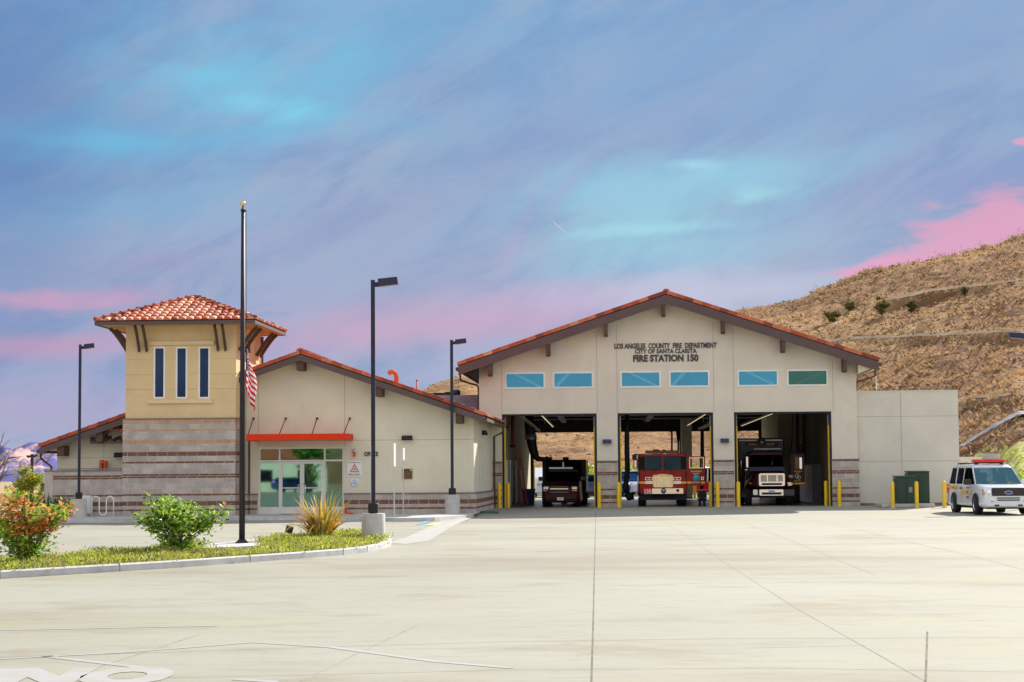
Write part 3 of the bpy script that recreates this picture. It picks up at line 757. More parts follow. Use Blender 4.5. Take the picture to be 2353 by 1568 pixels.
def add_hill_plants():
    random.seed(21)
    b = MB(); mats = ['straw', 'straw_dark', 'leaf_olive', 'leaf_light', 'leaf_yellow']
    n = 0
    while n < 15000:
        Y = random.uniform(112, 272); x = random.uniform(1640, 2500) if random.random() < .86 else random.uniform(940, 1640)
        t = (x - CX) / F; X = t * Y; z = hill_z(X, Y)
        if z < 0: continue
        n += 1; lw = x > 2205 and lawn_at((X, Y, z))
        cl = mnoise.noise(Vector((X * .12, Y * .09, 4)))
        m = random.choices(range(5), (.15, 0, .1, .6, .15) if lw else ((.75, .2, .05, 0, 0) if cl > 0 else (.35, .5, .15, 0, 0)))[0]
        hgt = random.uniform(.06, .22) * (1.0 if not lw else .8) * (1 + max(0, cl))
        for q in range(2):
            a = random.uniform(0, 6.28); dx, dy = math.cos(a) * .16, math.sin(a) * .16; ox, oy = random.uniform(-.4, .4), random.uniform(-.4, .4)
            lx = random.uniform(-1.6, .1) * hgt
            b.add([(X + ox - dx, Y + oy - dy, z - .05), (X + ox + dx, Y + oy + dy, z - .05), (X + ox + lx, Y + oy, z + hgt)], [(0, 1, 2)], m)
    tag(b.build('dry_grass', mats), 'dry straw coloured grass covering the hillside', 'grass', kind='stuff')
    # single bushes on the slope
    src = None
    for k, (zx, zy, rr) in enumerate([(740, 552, 33), (630, 645, 40), (955, 622, 42), (1150, 545, 36), (1500, 468, 26), (932, 500, 15)]):
        x = (1800 + zx / 2.703) / 1.0625; y = (540 + zy / 2.703) / 1.0625
        p = hill_hit(x, y + 4)
        if not p: continue
        r = rr / 2.703 / 1.0625 * p.y / F * 1.35
        lab = ['low olive bush on the slope, the upper of the two nearest the roof', 'round olive bush on the slope just above the long roof edge',
               'round yellow green bush in the middle of the dry slope', 'dark green bush leaning over its long shadow on the slope',
               'small dark bush beside the upper trail on the hill', 'tiny dry bush high on the slope between the larger ones'][k]
        shrub('hillside_bush', lab, p, r * 1.1, r * 1.7, 2200, r * .22, ['leaf_olive', 'hill_green', 'sage'], (.45, .25, .3) if k not in (3, 4) else (.1, .6, .3),
              'bush', 'bushes dotted over the dry hillside', 11, seed=40 + k)
    # scrub along the crest: one mass
    b = MB(); random.seed(5)
    for k in range(90):
        x = random.uniform(1850, 2480); s0 = .55 + .45 * max(0, (x - 2050) / 300)
        Y = YC - random.uniform(0, 9); t = (x - CX) / F; X = t * Y; z = hill_z(X, Y)
        rr = random.uniform(.25, 1.0) * s0
        for q in range(46):
            p = Vector((X, Y, z)) + Vector((random.gauss(0, rr * .7), random.gauss(0, rr * .7), abs(random.gauss(0, rr * .65))))
            leaf(b, p, .26, random.choices((0, 1, 2), (.4, .2, .4))[0])
    tag(b.build('crest_scrub', ['sage', 'leaf_olive', 'straw']), 'olive scrub growing along the hill crest', 'scrub', kind='stuff')
    # green hedge bushes behind the station
    for k, x in enumerate([1235, 1262, 1345, 1385, 1420, 1450, 1480, 1620, 1650]):
        p = at(x, 1105, 137 + (k % 3) * 1.5); p.z = -.3
        shrub('green_bush', ['bright green bush beyond the left bay, beside the white wall', 'green bush beyond the left bay, second from its left edge', 'yellow green bush seen over the hood of the parked red pickup',
              'green bush behind the pillar between left and middle bays', 'green bush framed by the left side of the middle bay', 'green bush behind the hanging hose in the middle bay',
              'green bush just left of the fire engine roof', 'pale green bush seen right of the open engine door', 'green bush at the right edge of the middle bay'][k],
              p, 1.7, 2.4, 900, .34, ['leaf_light', 'leaf_mid', 'leaf_yellow'], (.5, .3, .2), 'bush', 'green bushes behind the station', 7, seed=60 + k)
add_hill_plants()

# ---------------------------------------------------------------- the fire station (one building, axes u, v, z)
ST_ = thing('fire_station', 'cream stucco fire station with tiled roofs, square tower and three open engine bays', 'fire station', O, -TH)
EAVE = 0.9
def bx(b, x0, x1, y0, y1, v, th, m=0):           # box given by picture edges on plane v, thickness th (back)
    u0 = L(x0, (y0 + y1) / 2, v)[0]; u1 = L(x1, (y0 + y1) / 2, v)[0]; z0 = L((x0 + x1) / 2, y1, v)[1]; z1 = L((x0 + x1) / 2, y0, v)[1]
    b.box(u0, u1, v, v + th, z0, z1, m)
def rect(x0, x1, y0, y1, v):
    return (L(x0, (y0 + y1) / 2, v)[0], L(x1, (y0 + y1) / 2, v)[0], L((x0 + x1) / 2, y1, v)[1], L((x0 + x1) / 2, y0, v)[1])

def grid_wall(b, u0, u1, z0, z1, holes, v0, v1, m=0, mr=0, top=True):
    xs = sorted({u0, u1} | {h[0] for h in holes} | {h[1] for h in holes}); zs = sorted({z0, z1} | {h[2] for h in holes} | {h[3] for h in holes})
    xs = [x for x in xs if u0 <= x <= u1]; zs = [z for z in zs if z0 <= z <= z1]
    solid = lambda i, j: 0 <= i < len(xs) - 1 and 0 <= j < len(zs) - 1 and not any(h[0] - 1e-6 <= (xs[i] + xs[i + 1]) / 2 <= h[1] + 1e-6 and h[2] <= (zs[j] + zs[j + 1]) / 2 <= h[3] for h in holes)
    for i in range(len(xs) - 1):
        for j in range(len(zs) - 1):
            if not solid(i, j): continue
            a, c, d, e = xs[i], xs[i + 1], zs[j], zs[j + 1]
            b.quad((a, v0, d), (c, v0, d), (c, v0, e), (a, v0, e), m); b.quad((c, v1, d), (a, v1, d), (a, v1, e), (c, v1, e), m)
            if not solid(i - 1, j): b.quad((a, v1, d), (a, v0, d), (a, v0, e), (a, v1, e), mr)
            if not solid(i + 1, j): b.quad((c, v0, d), (c, v1, d), (c, v1, e), (c, v0, e), mr)
            if not solid(i, j - 1): b.quad((a, v1, d), (c, v1, d), (c, v0, d), (a, v0, d), mr)
            if not solid(i, j + 1) and (top or j < len(zs) - 2): b.quad((a, v0, e), (c, v0, e), (c, v1, e), (a, v1, e), mr)

ROWS = [('g', .195), ('B', .09), ('g', .12), ('B', .19), ('g', .20), ('B', .09), ('g', .20), ('g', .20), ('g', .20), ('B', .09), ('B', .09), ('g', .20), ('g', .20),
        ('B', .09), ('g', .20), ('B', .18), ('g', .20), ('g', .10), ('T', .17), ('g', .20), ('g', .12), ('T', .09), ('g', .20), ('T', .165)]
CMU = ['mortar', 'cmu', 'cmu_b', 'cmu_brown', 'cmu_tan', 'cmu_cap']
def block_wall(b, o, d, length, height, nrm, thick=.2, bl=.405, cap=True, scale=1.0):
    # courses of blocks on a mortar core: o bottom corner, d direction, nrm outward normal
    o, d, nrm = Vector(o), Vector(d).normalized(), Vector(nrm).normalized(); z = 0; k = 0; g = .009; up = Vector((0, 0, 1))
    b.obox(o - nrm * thick, d * length, nrm * (thick - .008), up * (height - .002), 0)
    for kind, h in ROWS:
        h *= scale
        if z >= height - .03: break
        h2 = min(h, height - z); x = -(bl / 2 if k % 2 else 0) - .1 * (k % 3)
        while x < length:
            a, c = max(0, x + g), min(length, x + bl - g); x += bl
            if c - a < .03: continue
            m = {'g': random.choice((1, 1, 2)), 'B': 3, 'T': 4}[kind]
            b.obox(o + d * a - nrm * .006 + up * (z + g), d * (c - a), nrm * .006, up * (h2 - 2 * g), m)
        z += h2; k += 1
    if cap: b.obox(o - nrm * thick - d * .02 + up * height, d * (length + .04), nrm * (thick + .035), up * .05, 5)

def tile(b, p, up, side, nrm, w, ln, m, lift=.03, cap=True):
    A = []; B_ = []
    for k in range(6):
        a = math.pi * k / 5; c, s = math.cos(a), math.sin(a)
        A.append(p + side * (-c * w * .5) + nrm * (s * w * .34 + lift)); B_.append(p + up * ln * 1.06 + side * (-c * w * .42) + nrm * (s * w * .28 + .005))
    b.add(A + B_, [(i, i + 1, 7 + i, 6 + i) for i in range(5)], m, True)
    if cap: b.add(A, [tuple(range(5, -1, -1))], m)
def tiled(b, e0, e1, top0, top1, w=.30, ln=.40, clip=None):
    # roof plane: eave e0->e1, ridge top0->top1 (may be one point)
    e0, e1, top0, top1 = map(Vector, (e0, e1, top0, top1))
    side = (e1 - e0).normalized(); n0 = (top0 + top1) / 2 - (e0 + e1) / 2
    upv = (n0 - side * n0.dot(side)); ht = upv.length; upv.normalize(); nrm = side.cross(upv).normalized()
    b.add([e0, e1, top1, top0] if (top1 - top0).length > .01 else [e0, e1, top0], [(0, 1, 2, 3)] if (top1 - top0).length > .01 else [(0, 1, 2)], 4)
    length = (e1 - e0).length; nc = max(1, round(length / w)); w = length / nc; nr = max(1, round(ht / ln)); ln = ht / nr
    l0 = (top0 - e0).dot(side); l1 = (top1 - e0).dot(side)
    for i in range(nc):
        s = (i + .5) * w
        for j in range(nr):
            f = (j + .35) / nr; a, c = l0 * f, length + (l1 - length) * f
            if s < a - w * .1 or s > c + w * .1: continue
            tile(b, e0 + side * s + upv * (j * ln - (.05 if j == 0 else 0)), upv, side, nrm, w * .98, ln, random.choices((0, 1, 2, 3), (.3, .35, .25, .1))[0], cap=(j == 0 or True))
def ridge_tiles(b, p0, p1, r=.13, ln=.42):
    p0, p1 = Vector(p0), Vector(p1); d = (p1 - p0); n = max(1, round(d.length / ln)); ln = d.length / n; d.normalize()
    side = d.cross(Vector((0, 0, 1))).normalized(); nrm = side.cross(d).normalized()
    if nrm.z < 0: nrm = -nrm
    for k in range(n): tile(b, p0 + d * ln * k - nrm * .02, d, side, nrm, r * 2.1, ln, random.choice((0, 1, 3, 0)), .05)

def gable(front_v, back_v, uA, zA, uL, zL, uR, zR, ft, name_prefix, rake_h=.19):
    # fascia boards, roof slopes, rake tiles. A apex, L/R eaves; z are fascia-top heights
    b = MB()
    for (ue, ze) in ((uL, zL), (uR, zR)):
        b.prism_y([(uA, zA), (ue, ze), (ue, ze - ft), (uA, zA - ft)][::(1 if ue < uA else -1)], front_v, front_v + .06)
        b.prism_y([(uA, zA), (ue, ze), (ue, ze - ft), (uA, zA - ft)][::(1 if ue < uA else -1)], back_v - .06, back_v)
        s = 1 if ue > uA else -1
        b.box(ue - s * .05, ue, front_v + .061, back_v - .061, ze - ft * .55, ze - .01)
    b.build('fascia', 'fascia', ST_)
    b = MB()
    for (ue, ze) in ((uL, zL), (uR, zR)):
        s = 1 if ue > uA else -1
        b.prism_y([(uA, zA - .03), (ue - s * .06, ze - .03), (ue - s * .06, ze - .10), (uA, zA - .10)][::(1 if ue < uA else -1)], front_v + .062, back_v - .062, 0)
    b.build('soffit', 'soffit', ST_)
    b = MB(); dz = .03
    tiled(b, (uL, back_v - .05, zL + dz), (uL, front_v + .16, zL + dz), (uA, back_v - .05, zA + dz), (uA, front_v + .16, zA + dz))
    tiled(b, (uR, front_v + .16, zR + dz), (uR, back_v - .05, zR + dz), (uA, front_v + .16, zA + dz), (uA, back_v - .05, zA + dz))
    ridge_tiles(b, (uA, front_v - .02, zA + .13), (uA, back_v, zA + .13), .15)
    for (ue, ze) in ((uL, zL), (uR, zR)):       # rake tiles turned over the edge, one tone each
        p0, p1 = Vector((ue, front_v, ze)), Vector((uA, front_v, zA)); d = p1 - p0; n = round(d.length / .43); ln = d.length / n; d.normalize()
        nrm = Vector((-d.z, 0, d.x)); nrm = nrm if nrm.z > 0 else -nrm
        for k in range(n):
            q = p0 + d * (k * ln); m = random.choices((0, 1, 3, 2), (.5, .22, .23, .05))[0]
            q2 = q + Vector((0, -.03, 0)) - nrm * .0
            b.obox(q2 + nrm * .035, d * ln * .995, Vector((0, .04, 0)), nrm * (rake_h - .03) - d * .0, m)
            tile(b, q + Vector((0, .06, 0)) + nrm * .085, d, Vector((0, -1, 0)) * (1 if d.x > 0 else 1), nrm, .21, ln, m, .05)
    b.build('roof', TILES, ST_)

def window(name, r, v, depth=.05, gm='blue_glass', fw=.07, proud=.0, frame='frame'):
    u0, u1, z0, z1 = r; b = MB(); y0, y1 = v - proud, v + depth
    b.box(u0, u1, y0, y1, z0, z0 + fw); b.box(u0, u1, y0, y1, z1 - fw, z1)
    b.box(u0, u0 + fw, y0, y1, z0 + fw, z1 - fw); b.box(u1 - fw, u1, y0, y1, z0 + fw, z1 - fw)
    f = b.build(name, frame, ST_)
    b = MB(); b.box(u0 + fw * .9, u1 - fw * .9, y0 + .025, y0 + .033, z0 + fw * .9, z1 - fw * .9); b.build('pane', gm, f)
    return f

# ---- apparatus hall
HD = 27.0
DOORS = [rect(1154, 1372, 947, 1168, 0), rect(1420, 1640, 944, 1167, 0), rect(1688, 1912, 942, 1165.5, 0)]
DOORS = [(a, c, -.1, 4.34) for a, c, d, e in DOORS]
WINS = [rect(*q, 0) for q in ((1160, 1253, 855, 893.5), (1270, 1364, 854, 892.5), (1425, 1519, 853, 891.5), (1537, 1631, 852, 890.5), (1694, 1789, 850.5, 889), (1808, 1903, 849, 888))]
wz0 = sum(w[2] for w in WINS) / 6; wz1 = sum(w[3] for w in WINS) / 6
WINS = [(w[0], w[1], wz0, wz1) for w in WINS]
uLw, uRw = L(1101, 950, 0)[0], L(1969, 950, 0)[0]
uA, zA = L(1526, 677, -EAVE); uLe, zLe = L(1053, 839, -EAVE); uRe, zRe = L(2019, 834, -EAVE)
zE = (zLe + zRe) / 2; half = (uRe - uLe) / 2; uM = (uRe + uLe) / 2; uA = uM
slope = (zA - zE) / half
def top_at(u, drop=.12): return zA - abs(u - uM) * slope - drop
b = MB()
zw = wz1 + .02
grid_wall(b, uLw, uRw, -.1, zw, DOORS + WINS, 0, .3, 0, 0, top=False)
b.prism_y([(uLw, zw), (uRw, zw), (uRw, max(zw + .01, top_at(uRw))), (uM, top_at(uM)), (uLw, max(zw + .01, top_at(uLw)))], 0, .3, 0)
for x in (1153, 1372, 1418, 1640, 1686, 1914):
    u = L(x, 900, 0)[0]; b.box(u - .008, u + .008, -.004, -.001, 4.36 if True else 0, top_at(u, .5), 1)
for (x0, x1) in ((1372, 1420), (1640, 1688), (1912, 1969), (1101, 1154)):
    pass
b.box(uLw, uRw, -.004, -.001, wz0 - .01 - .35, wz0 - .36 + .02, 1) if False else None
b.build('hall_wall', ['stucco', 'groove'], ST_)
one('side_wall', 'stucco', ST_, lambda b: b.box(uLw, uLw + .15, .301, HD, -.1, zE + .25))
one('side_wall', 'stucco', ST_, lambda b: b.box(uRw - .15, uRw, .301, HD, -.1, zE + .25))
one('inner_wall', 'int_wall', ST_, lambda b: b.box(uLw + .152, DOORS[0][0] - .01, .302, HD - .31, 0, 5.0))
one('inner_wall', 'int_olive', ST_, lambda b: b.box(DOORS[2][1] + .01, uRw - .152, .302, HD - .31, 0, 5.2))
RO = [rect(1227, 1392, 990, 1147, HD), rect(1405, 1562, 990, 1147, HD), rect(1590, 1744, 990, 1147, HD)]
RO = [(a, c, -.1, 4.05) for a, c, d, e in RO]
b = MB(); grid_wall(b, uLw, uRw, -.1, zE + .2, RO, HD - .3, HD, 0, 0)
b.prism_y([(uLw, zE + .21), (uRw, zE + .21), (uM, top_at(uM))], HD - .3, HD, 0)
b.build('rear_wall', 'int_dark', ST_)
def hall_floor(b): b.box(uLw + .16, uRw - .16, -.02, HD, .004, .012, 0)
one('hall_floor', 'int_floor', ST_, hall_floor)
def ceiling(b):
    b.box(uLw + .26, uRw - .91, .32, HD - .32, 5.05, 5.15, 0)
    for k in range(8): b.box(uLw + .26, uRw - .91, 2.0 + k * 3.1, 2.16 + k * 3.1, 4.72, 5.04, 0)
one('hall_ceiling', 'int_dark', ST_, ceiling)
one('ceiling_beam', 'steel', ST_, lambda b: [b.box(uLw + .4, uRw - 1.0, 1.2 + k * 6.0, 1.26 + k * 6.0, 4.60, 4.66) for k in range(4)])
# door tracks, openers and lights hanging under the roof
def door_gear(b, d):
    a, c = d[0], d[1]
    for u in (a + .12, c - .12):
        b.box(u - .03, u + .03, .33, .40, .0, 4.2); b.obox((u - .03, .40, 4.25), (.06, 0, 0), (0, 5.0, .30), (0, 0, .06))
    b.box(a + .3, c - .3, .42, .48, 4.36, 4.42); b.tube([(a + .2, .55, 4.48), (c - .2, .55, 4.48)], .035, 6)
    b.box((a + c) / 2 - .25, (a + c) / 2 + .25, 3.6, 4.0, 4.42, 4.70)
for d in DOORS: one('door_track', 'steel', ST_, lambda b: door_gear(b, d))
for d in DOORS:
    one('door_panel', 'int_dark', ST_, lambda b: [b.obox((d[0] + .25, .8 + k * 1.05, 4.50 + k * .05), (d[1] - d[0] - .5, 0, 0), (0, 1.0, .05), (0, 0, .05)) for k in range(4)])
for d in DOORS:
    one('door_jamb', ['black', 'yellow'], ST_, lambda b: (b.box(d[0] + .002, d[0] + .10, -.004, .32, 0, 4.34, 0), b.box(d[1] - .10, d[1] - .002, -.004, .32, 0, 4.34, 0),
        b.box(d[0] + .101, d[1] - .101, -.003, .32, 4.26, 4.338, 0), b.box(d[0] + .101, d[0] + .15, .10, .30, 0, 3.7, 1), b.box(d[1] - .15, d[1] - .101, .10, .30, 0, 3.7, 1)))
for w in WINS: window('window', w, .0, .06, 'blue_glass' if w is not WINS[5] else 'olive_glass', .08, .03)
# braced frames and attic floor behind the high windows
def attic(b, i):
    if 1:
        a, c = WINS[i], WINS[i + 1]
        for (p, q) in (((a[0] + .1, wz1 + .05), (a[1] + .05, wz0 - .1)), ((c[1] + .1 if i == 4 else c[0] + .75, wz1 + .05), (c[0] - .15, wz0 - .1))):
            dx = q[0] - p[0]; b.prism_y([(p[0], p[1]), (p[0] + .22, p[1]), (q[0] + .22, q[1]), (q[0], q[1])][::-1], .095, .15)
for i in (0, 2, 4): one('window_brace', 'white', ST_, lambda b: attic(b, i))
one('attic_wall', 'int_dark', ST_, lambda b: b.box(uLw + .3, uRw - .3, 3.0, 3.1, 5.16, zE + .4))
# block facing at the foot of the piers
zc = L(1395, 1058, -.1)[1] - .05
b = MB()
for (x0, x1) in ((1125, 1153.5), (1372.5, 1419.5), (1640.5, 1687.5), (1912.5, 1975)):
    u0, u1 = L(x0, 1100, -.1)[0], L(x1, 1100, -.1)[0]
    b = MB(); block_wall(b, (u0, -.10, -.02), (1, 0, 0), u1 - u0, zc, (0, -1, 0), .09); b.build('block_facing', CMU, ST_)
gable(-EAVE, HD + .5, uM, zA, uLe, zE, uRe, zE, .42, 'hall')
for x in (1126, 1260, 1393, 1526, 1663, 1800, 1941):
    u = L(x, 850, -.6)[0]
    def br(b):
        zt = zA - abs(u - uM) * slope - .30
        b.box(u - .085, u + .085, -.86, -.005, zt - .62, zt)
        b.box(u - .085, u + .085, -.80, -.40, zt - .66, zt - .621)
    one('roof_bracket', 'bracket', ST_, br, .01)
def gutter(b, u, s, v0, v1, z):
    b.obox((u, v0, z - .02), (s * .13, 0, 0), (0, v1 - v0, 0), (0, 0, .14))
one('gutter', 'bracket', ST_, lambda b: gutter(b, uLe - .002, -1, -EAVE + .05, HD, zE - .17))
one('gutter', 'bracket', ST_, lambda b: gutter(b, uRe + .002, 1, -EAVE + .05, HD, zE - .17))
def spout(b, ue, uw, s, v):
    z = zE - .2; b.tube([(ue, v, z), (ue, v, z - .35), (ue - s * .2, v, z - .45), (uw + s * .14, v, z - .62), (uw + s * .08, v, z - .75), (uw + s * .08, v, .1)], .05, 6, smooth=False)
one('downspout', 'bracket', ST_, lambda b: spout(b, uLe - .05, uLw, -1, .7))
one('downspout', 'bracket', ST_, lambda b: spout(b, uRe + .05, uRw, 1, .7))
def soff(b, ue, uw, s):     # boxed eave from gutter down to the wall
    z = zE - .14; b.prism_y([(ue - s * .07, z), (uw + s * .002, z + .1), (uw + s * .002, z - .38), (ue - s * .07, z - .05)][::(1 if s < 0 else -1)], -EAVE + .1, HD)
one('eave_box', 'soffit', ST_, lambda b: soff(b, uRe, uRw, 1))
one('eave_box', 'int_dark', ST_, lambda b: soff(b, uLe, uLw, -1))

# ---- storage wing on the right
wu0, wu1, _, wz = rect(1969.5, 2204, 900, 1163, .35)
def wing(b):
    b.box(wu0 + .01, wu1, .35, 9.0, -.05, wz, 0); b.box(wu0 + .01, wu1 + .02, .33, 9.0, wz, wz + .05, 0)
    u = L(2071, 1000, .35)[0]
    for z in (L(2080, 957, .35)[1], L(2080, 1060, .35)[1]): b.box(wu0 + .01, wu1 - .005, .346, .349, z - .008, z + .008, 1)
    b.box(u - .008, u + .008, .342, .3455, 0, wz - .05, 1); b.box(wu0 + .01, wu1 - .01, .32, .348, 0.0, .12, 2)
one('wing_wall', ['stucco_wing', 'groove', 'cmu_cap'], ST_, wing)

# ---- office wing
OV = None
def corner_v():
    return uv(hit_z(860, 1181.0))[1]
OV = corner_v()
Oz = lambda x, y: L(x, y, OV)
oR = Oz(1089, 1100)[0]; oL = Oz(131, 1100)[0]
ouA, ozA = L(690, 815, OV - EAVE); ouR, ozR = L(1112, 957, OV - EAVE); osl = (ozA - ozR) / (ouR - ouA)
ouL = L(90, 1020, OV - EAVE)[0]; ozL = ozA - (ouA - ouL) * osl
SF = rect(594, 790, 1028, 1181, OV); SF = (SF[0], SF[1], -.05, SF[3])
def otop(u): return ozA - abs(u - ouA) * osl - .12
b = MB(); oz1 = SF[3] + .02
grid_wall(b, oL, oR, -.05, oz1, [SF], OV, OV + .25, 0, 0, top=False)
b.prism_y([(oL, oz1), (oR, oz1), (oR, otop(oR)), (ouA, otop(ouA)), (oL, max(oz1 + .05, otop(oL)))], OV, OV + .25, 0)
uj, zj = Oz(594, 1014)
for x in (594, 792): u = Oz(x, 900)[0]; b.box(u - .008, u + .008, OV - .004, OV - .001, SF[3] + .05, otop(u), 1)
b.box(Oz(545, 1014)[0], oR, OV - .004, OV - .001, zj - .008, zj + .008, 1)
ux = Oz(239, 1000)[0]; b.box(ux - .008, ux + .008, OV - .004, OV - .001, 1.6, otop(ux), 1); b.box(oL, Oz(300, 1000)[0], OV - .004, OV - .001, 2.35, 2.366, 1)
b.build('office_wall', ['stucco_office', 'groove'], ST_)
def office_side():
    # narrow windows: fractions along the 8 m side wall
    b = MB(); v0, v1 = OV + .251, -.0005
    wins = [(OV + 2.6 + k * 1.15, OV + 3.05 + k * 1.15) for k in range(3)]; zb, zt = .95 + .1, 2.95
    ys = sorted({v0, v1} | {q for w in wins for q in w})
    for a, c in zip(ys, ys[1:]):
        if any(abs(a - w[0]) < 1e-6 for w in wins):
            b.box(oR - .25, oR, a, c, -.05, zb); b.box(oR - .25, oR, a, c, zt, otop(oR) + .05)
        else: b.box(oR - .25, oR, a, c, -.05, otop(oR) + .05)
    b.build('office_wall', 'stucco_office', ST_)
    for w in wins:
        b = MB(); b.box(oR - .10, oR - .05, w[0], w[0] + .05, zb, zt); b.box(oR - .10, oR - .05, w[1] - .05, w[1], zb, zt)
        b.box(oR - .10, oR - .05, w[0] + .05, w[1] - .05, zb, zb + .05); b.box(oR - .10, oR - .05, w[0] + .05, w[1] - .05, zt - .05, zt)
        f = b.build('window', 'frame', ST_); one('pane', 'dark_glass', f, lambda b: b.box(oR - .085, oR - .078, w[0] + .04, w[1] - .04, zb + .04, zt - .04))
office_side()
one('office_back_wall', 'stucco_office', ST_, lambda b: (b.box(oL, oL + .25, OV + .252, OV + 15, -.05, otop(oL)), b.box(oL, uLw - .2, OV + 15, OV + 15.2, -.05, 3.4)))
gable(OV - EAVE, OV + 15.5, ouA, ozA, ouL, ozL, ouR, ozR, .25, 'office', .17)
for x, y in ((142, 1018), (231, 990), (691, 841), (872, 897), (1056, 953)):
    u = L(x, y, OV - .6)[0]
    def br2(b): zt = ozA - abs(u - ouA) * osl - .2; b.box(u - .14, u + .14, OV - .8, OV - .005, zt - .42, zt)
    one('roof_bracket', 'bracket', ST_, br2, .01)
one('gutter', 'bracket', ST_, lambda b: b.box(ouR + .002, ouR + .12, OV - EAVE + .05, -.95, ozR - .2, ozR - .06))
one('gutter', 'bracket', ST_, lambda b: b.box(ouL - .12, ouL - .002, OV - EAVE + .05, OV + 14, ozL - .2, ozL - .06))
one('downspout', 'bracket', ST_, lambda b: b.tube([(ouR + .06, -.8, ozR - .2), (ouR + .06, -.8, ozR - .4), (oR + .1, -.4, ozR - .6), (oR + .1, -.4, .05)], .05, 6, smooth=False))
one('downspout', 'bracket', ST_, lambda b: b.tube([(ouL - .05, OV - .5, ozL - .15), (ouL - .05, OV - .5, ozL - .42), (oL - .12, OV - .4, ozL - .75), (oL - .12, OV - .4, .05)], .05, 6, smooth=False))
one('downspout', 'fascia', ST_, lambda b: b.box(Oz(571, 1100)[0], Oz(575, 1100)[0], OV - .08, OV - .005, .0, Oz(575, 1013)[1]))
oc = Oz(1000, 1131)[1] - .05
b = MB(); block_wall(b, (Oz(791.5, 1100)[0], OV - .08, -.02), (1, 0, 0), oR + .08 - Oz(791.5, 1100)[0], oc, (0, -1, 0), .07); b.build('block_facing', CMU, ST_)
b = MB(); block_wall(b, (Oz(545, 1100)[0], OV - .08, -.02), (1, 0, 0), Oz(592, 1100)[0] - Oz(545, 1100)[0], oc, (0, -1, 0), .07); b.build('block_facing', CMU, ST_)
b = MB(); block_wall(b, (oR + .08, OV - .004, -.02), (0, 1, 0), -OV - .11, oc, (1, 0, 0), .07)
b.build('block_facing', CMU, ST_)
# storefront
def storefront():
    v = OV + .05; y = lambda a: Oz(690, a)[1]; x = lambda a: Oz(a, 1100)[0]
    b = MB(); fr = .065
    u0, u1, z1 = SF[0], SF[1], SF[3]; zt = y(1059)
    xs = [u0, x(640), x(744), u1 - fr]
    for q in xs: b.box(q, q + fr, v, v + .1, 0.0, z1)
    for i in range(3):
        a, c = xs[i] + fr + .001, xs[i + 1] - .001
        b.box(a, c, v, v + .1, z1 - fr, z1); b.box(a, c, v, v + .1, zt - fr / 2, zt + fr / 2)
        if i != 1: b.box(a, c, v, v + .1, 0.0, y(1165)); 
    f = b.build('storefront', 'alu', ST_)
    for i in range(3):
        one('pane', 'transom_glass', f, lambda b: b.box(xs[i] + fr, xs[i + 1], v + .03, v + .04, zt + fr / 2, z1 - fr))
        if i != 1: one('pane', 'door_glass', f, lambda b: b.box(xs[i] + fr, xs[i + 1], v + .03, v + .04, y(1165), zt - fr / 2))
    mid = (xs[1] + fr + xs[2]) / 2
    for s in (-1, 1):
        a, c = (xs[1] + fr + .004, mid - .004) if s < 0 else (mid + .004, xs[2] - .004)
        b = MB(); st = .085
        b.box(a, a + st, v - .02, v + .06, .02, zt - fr / 2 - .01); b.box(c - st, c, v - .02, v + .06, .02, zt - fr / 2 - .01)
        b.box(a + st + .001, c - st - .001, v - .02, v + .06, zt - fr / 2 - .09, zt - fr / 2 - .01); b.box(a + st + .001, c - st - .001, v - .02, v + .06, .02, y(1165))
        d = b.build('door', 'alu', ST_)
        one('pane', 'door_glass', d, lambda b: b.box(a + st, c - st, v + .01, v + .018, y(1165), zt - fr / 2 - .09))
        one('push_bar', 'galv', d, lambda b: b.box(a + st, c - st, v - .05, v - .02, y(1123), y(1120)))
        hx = mid + s * .13
        one('handle', 'chrome', d, lambda b: b.tube([(hx - s * .07, v - .02, 1.25), (hx - s * .07, v - .12, 1.22), (hx + s * .02, v - .12, 1.18), (hx + s * .02, v - .12, .86), (hx - s * .07, v - .12, .82), (hx - s * .07, v - .02, .8)], .014, 6))
    one('lobby', ['int_wall', 'int_dark', 'int_floor'], ST_, lambda b: (b.box(u0 - 1, u1 + 1, OV + 4, OV + 4.1, 0, 3.0, 0), b.box(u0 - 1, u1 + 1, OV + .3, OV + 4, 2.9, 3.0, 1),
        b.box(u0 - 1, u1 + 1, OV + .26, OV + 4, 0.0, .02, 2), b.box(u0 + .6, u1 - .6, OV + 3.0, OV + 3.5, .02, 1.05, 1)))
    sgn = thing('access_sign', 'small blue accessible entrance sticker on the glass beside the doors', 'sign', W(x(628), v + .02, y(1106)), -TH)
    one('plate', 'sign_blue', sgn, lambda b: b.box(-.08, .08, 0, .004, -.08, .08))
    one('symbol', 'white', sgn, lambda b: (b.tube([(-.02, -.004, -.02 + .0), (.0, -.004, .03)], .010, 5), b.lathe([(.014, 0), (.0, .004)], (.0, -.004, .052), 8, 0, 'y'),
        b.tube([(.0 + .045 * math.cos(a), -.004, -.025 + .045 * math.sin(a)) for a in [R(q) for q in range(100, 400, 30)]], .008, 5), b.tube([(.0, -.004, .0), (.035, -.004, .0), (.05, -.004, -.04)], .009, 5)))
storefront()
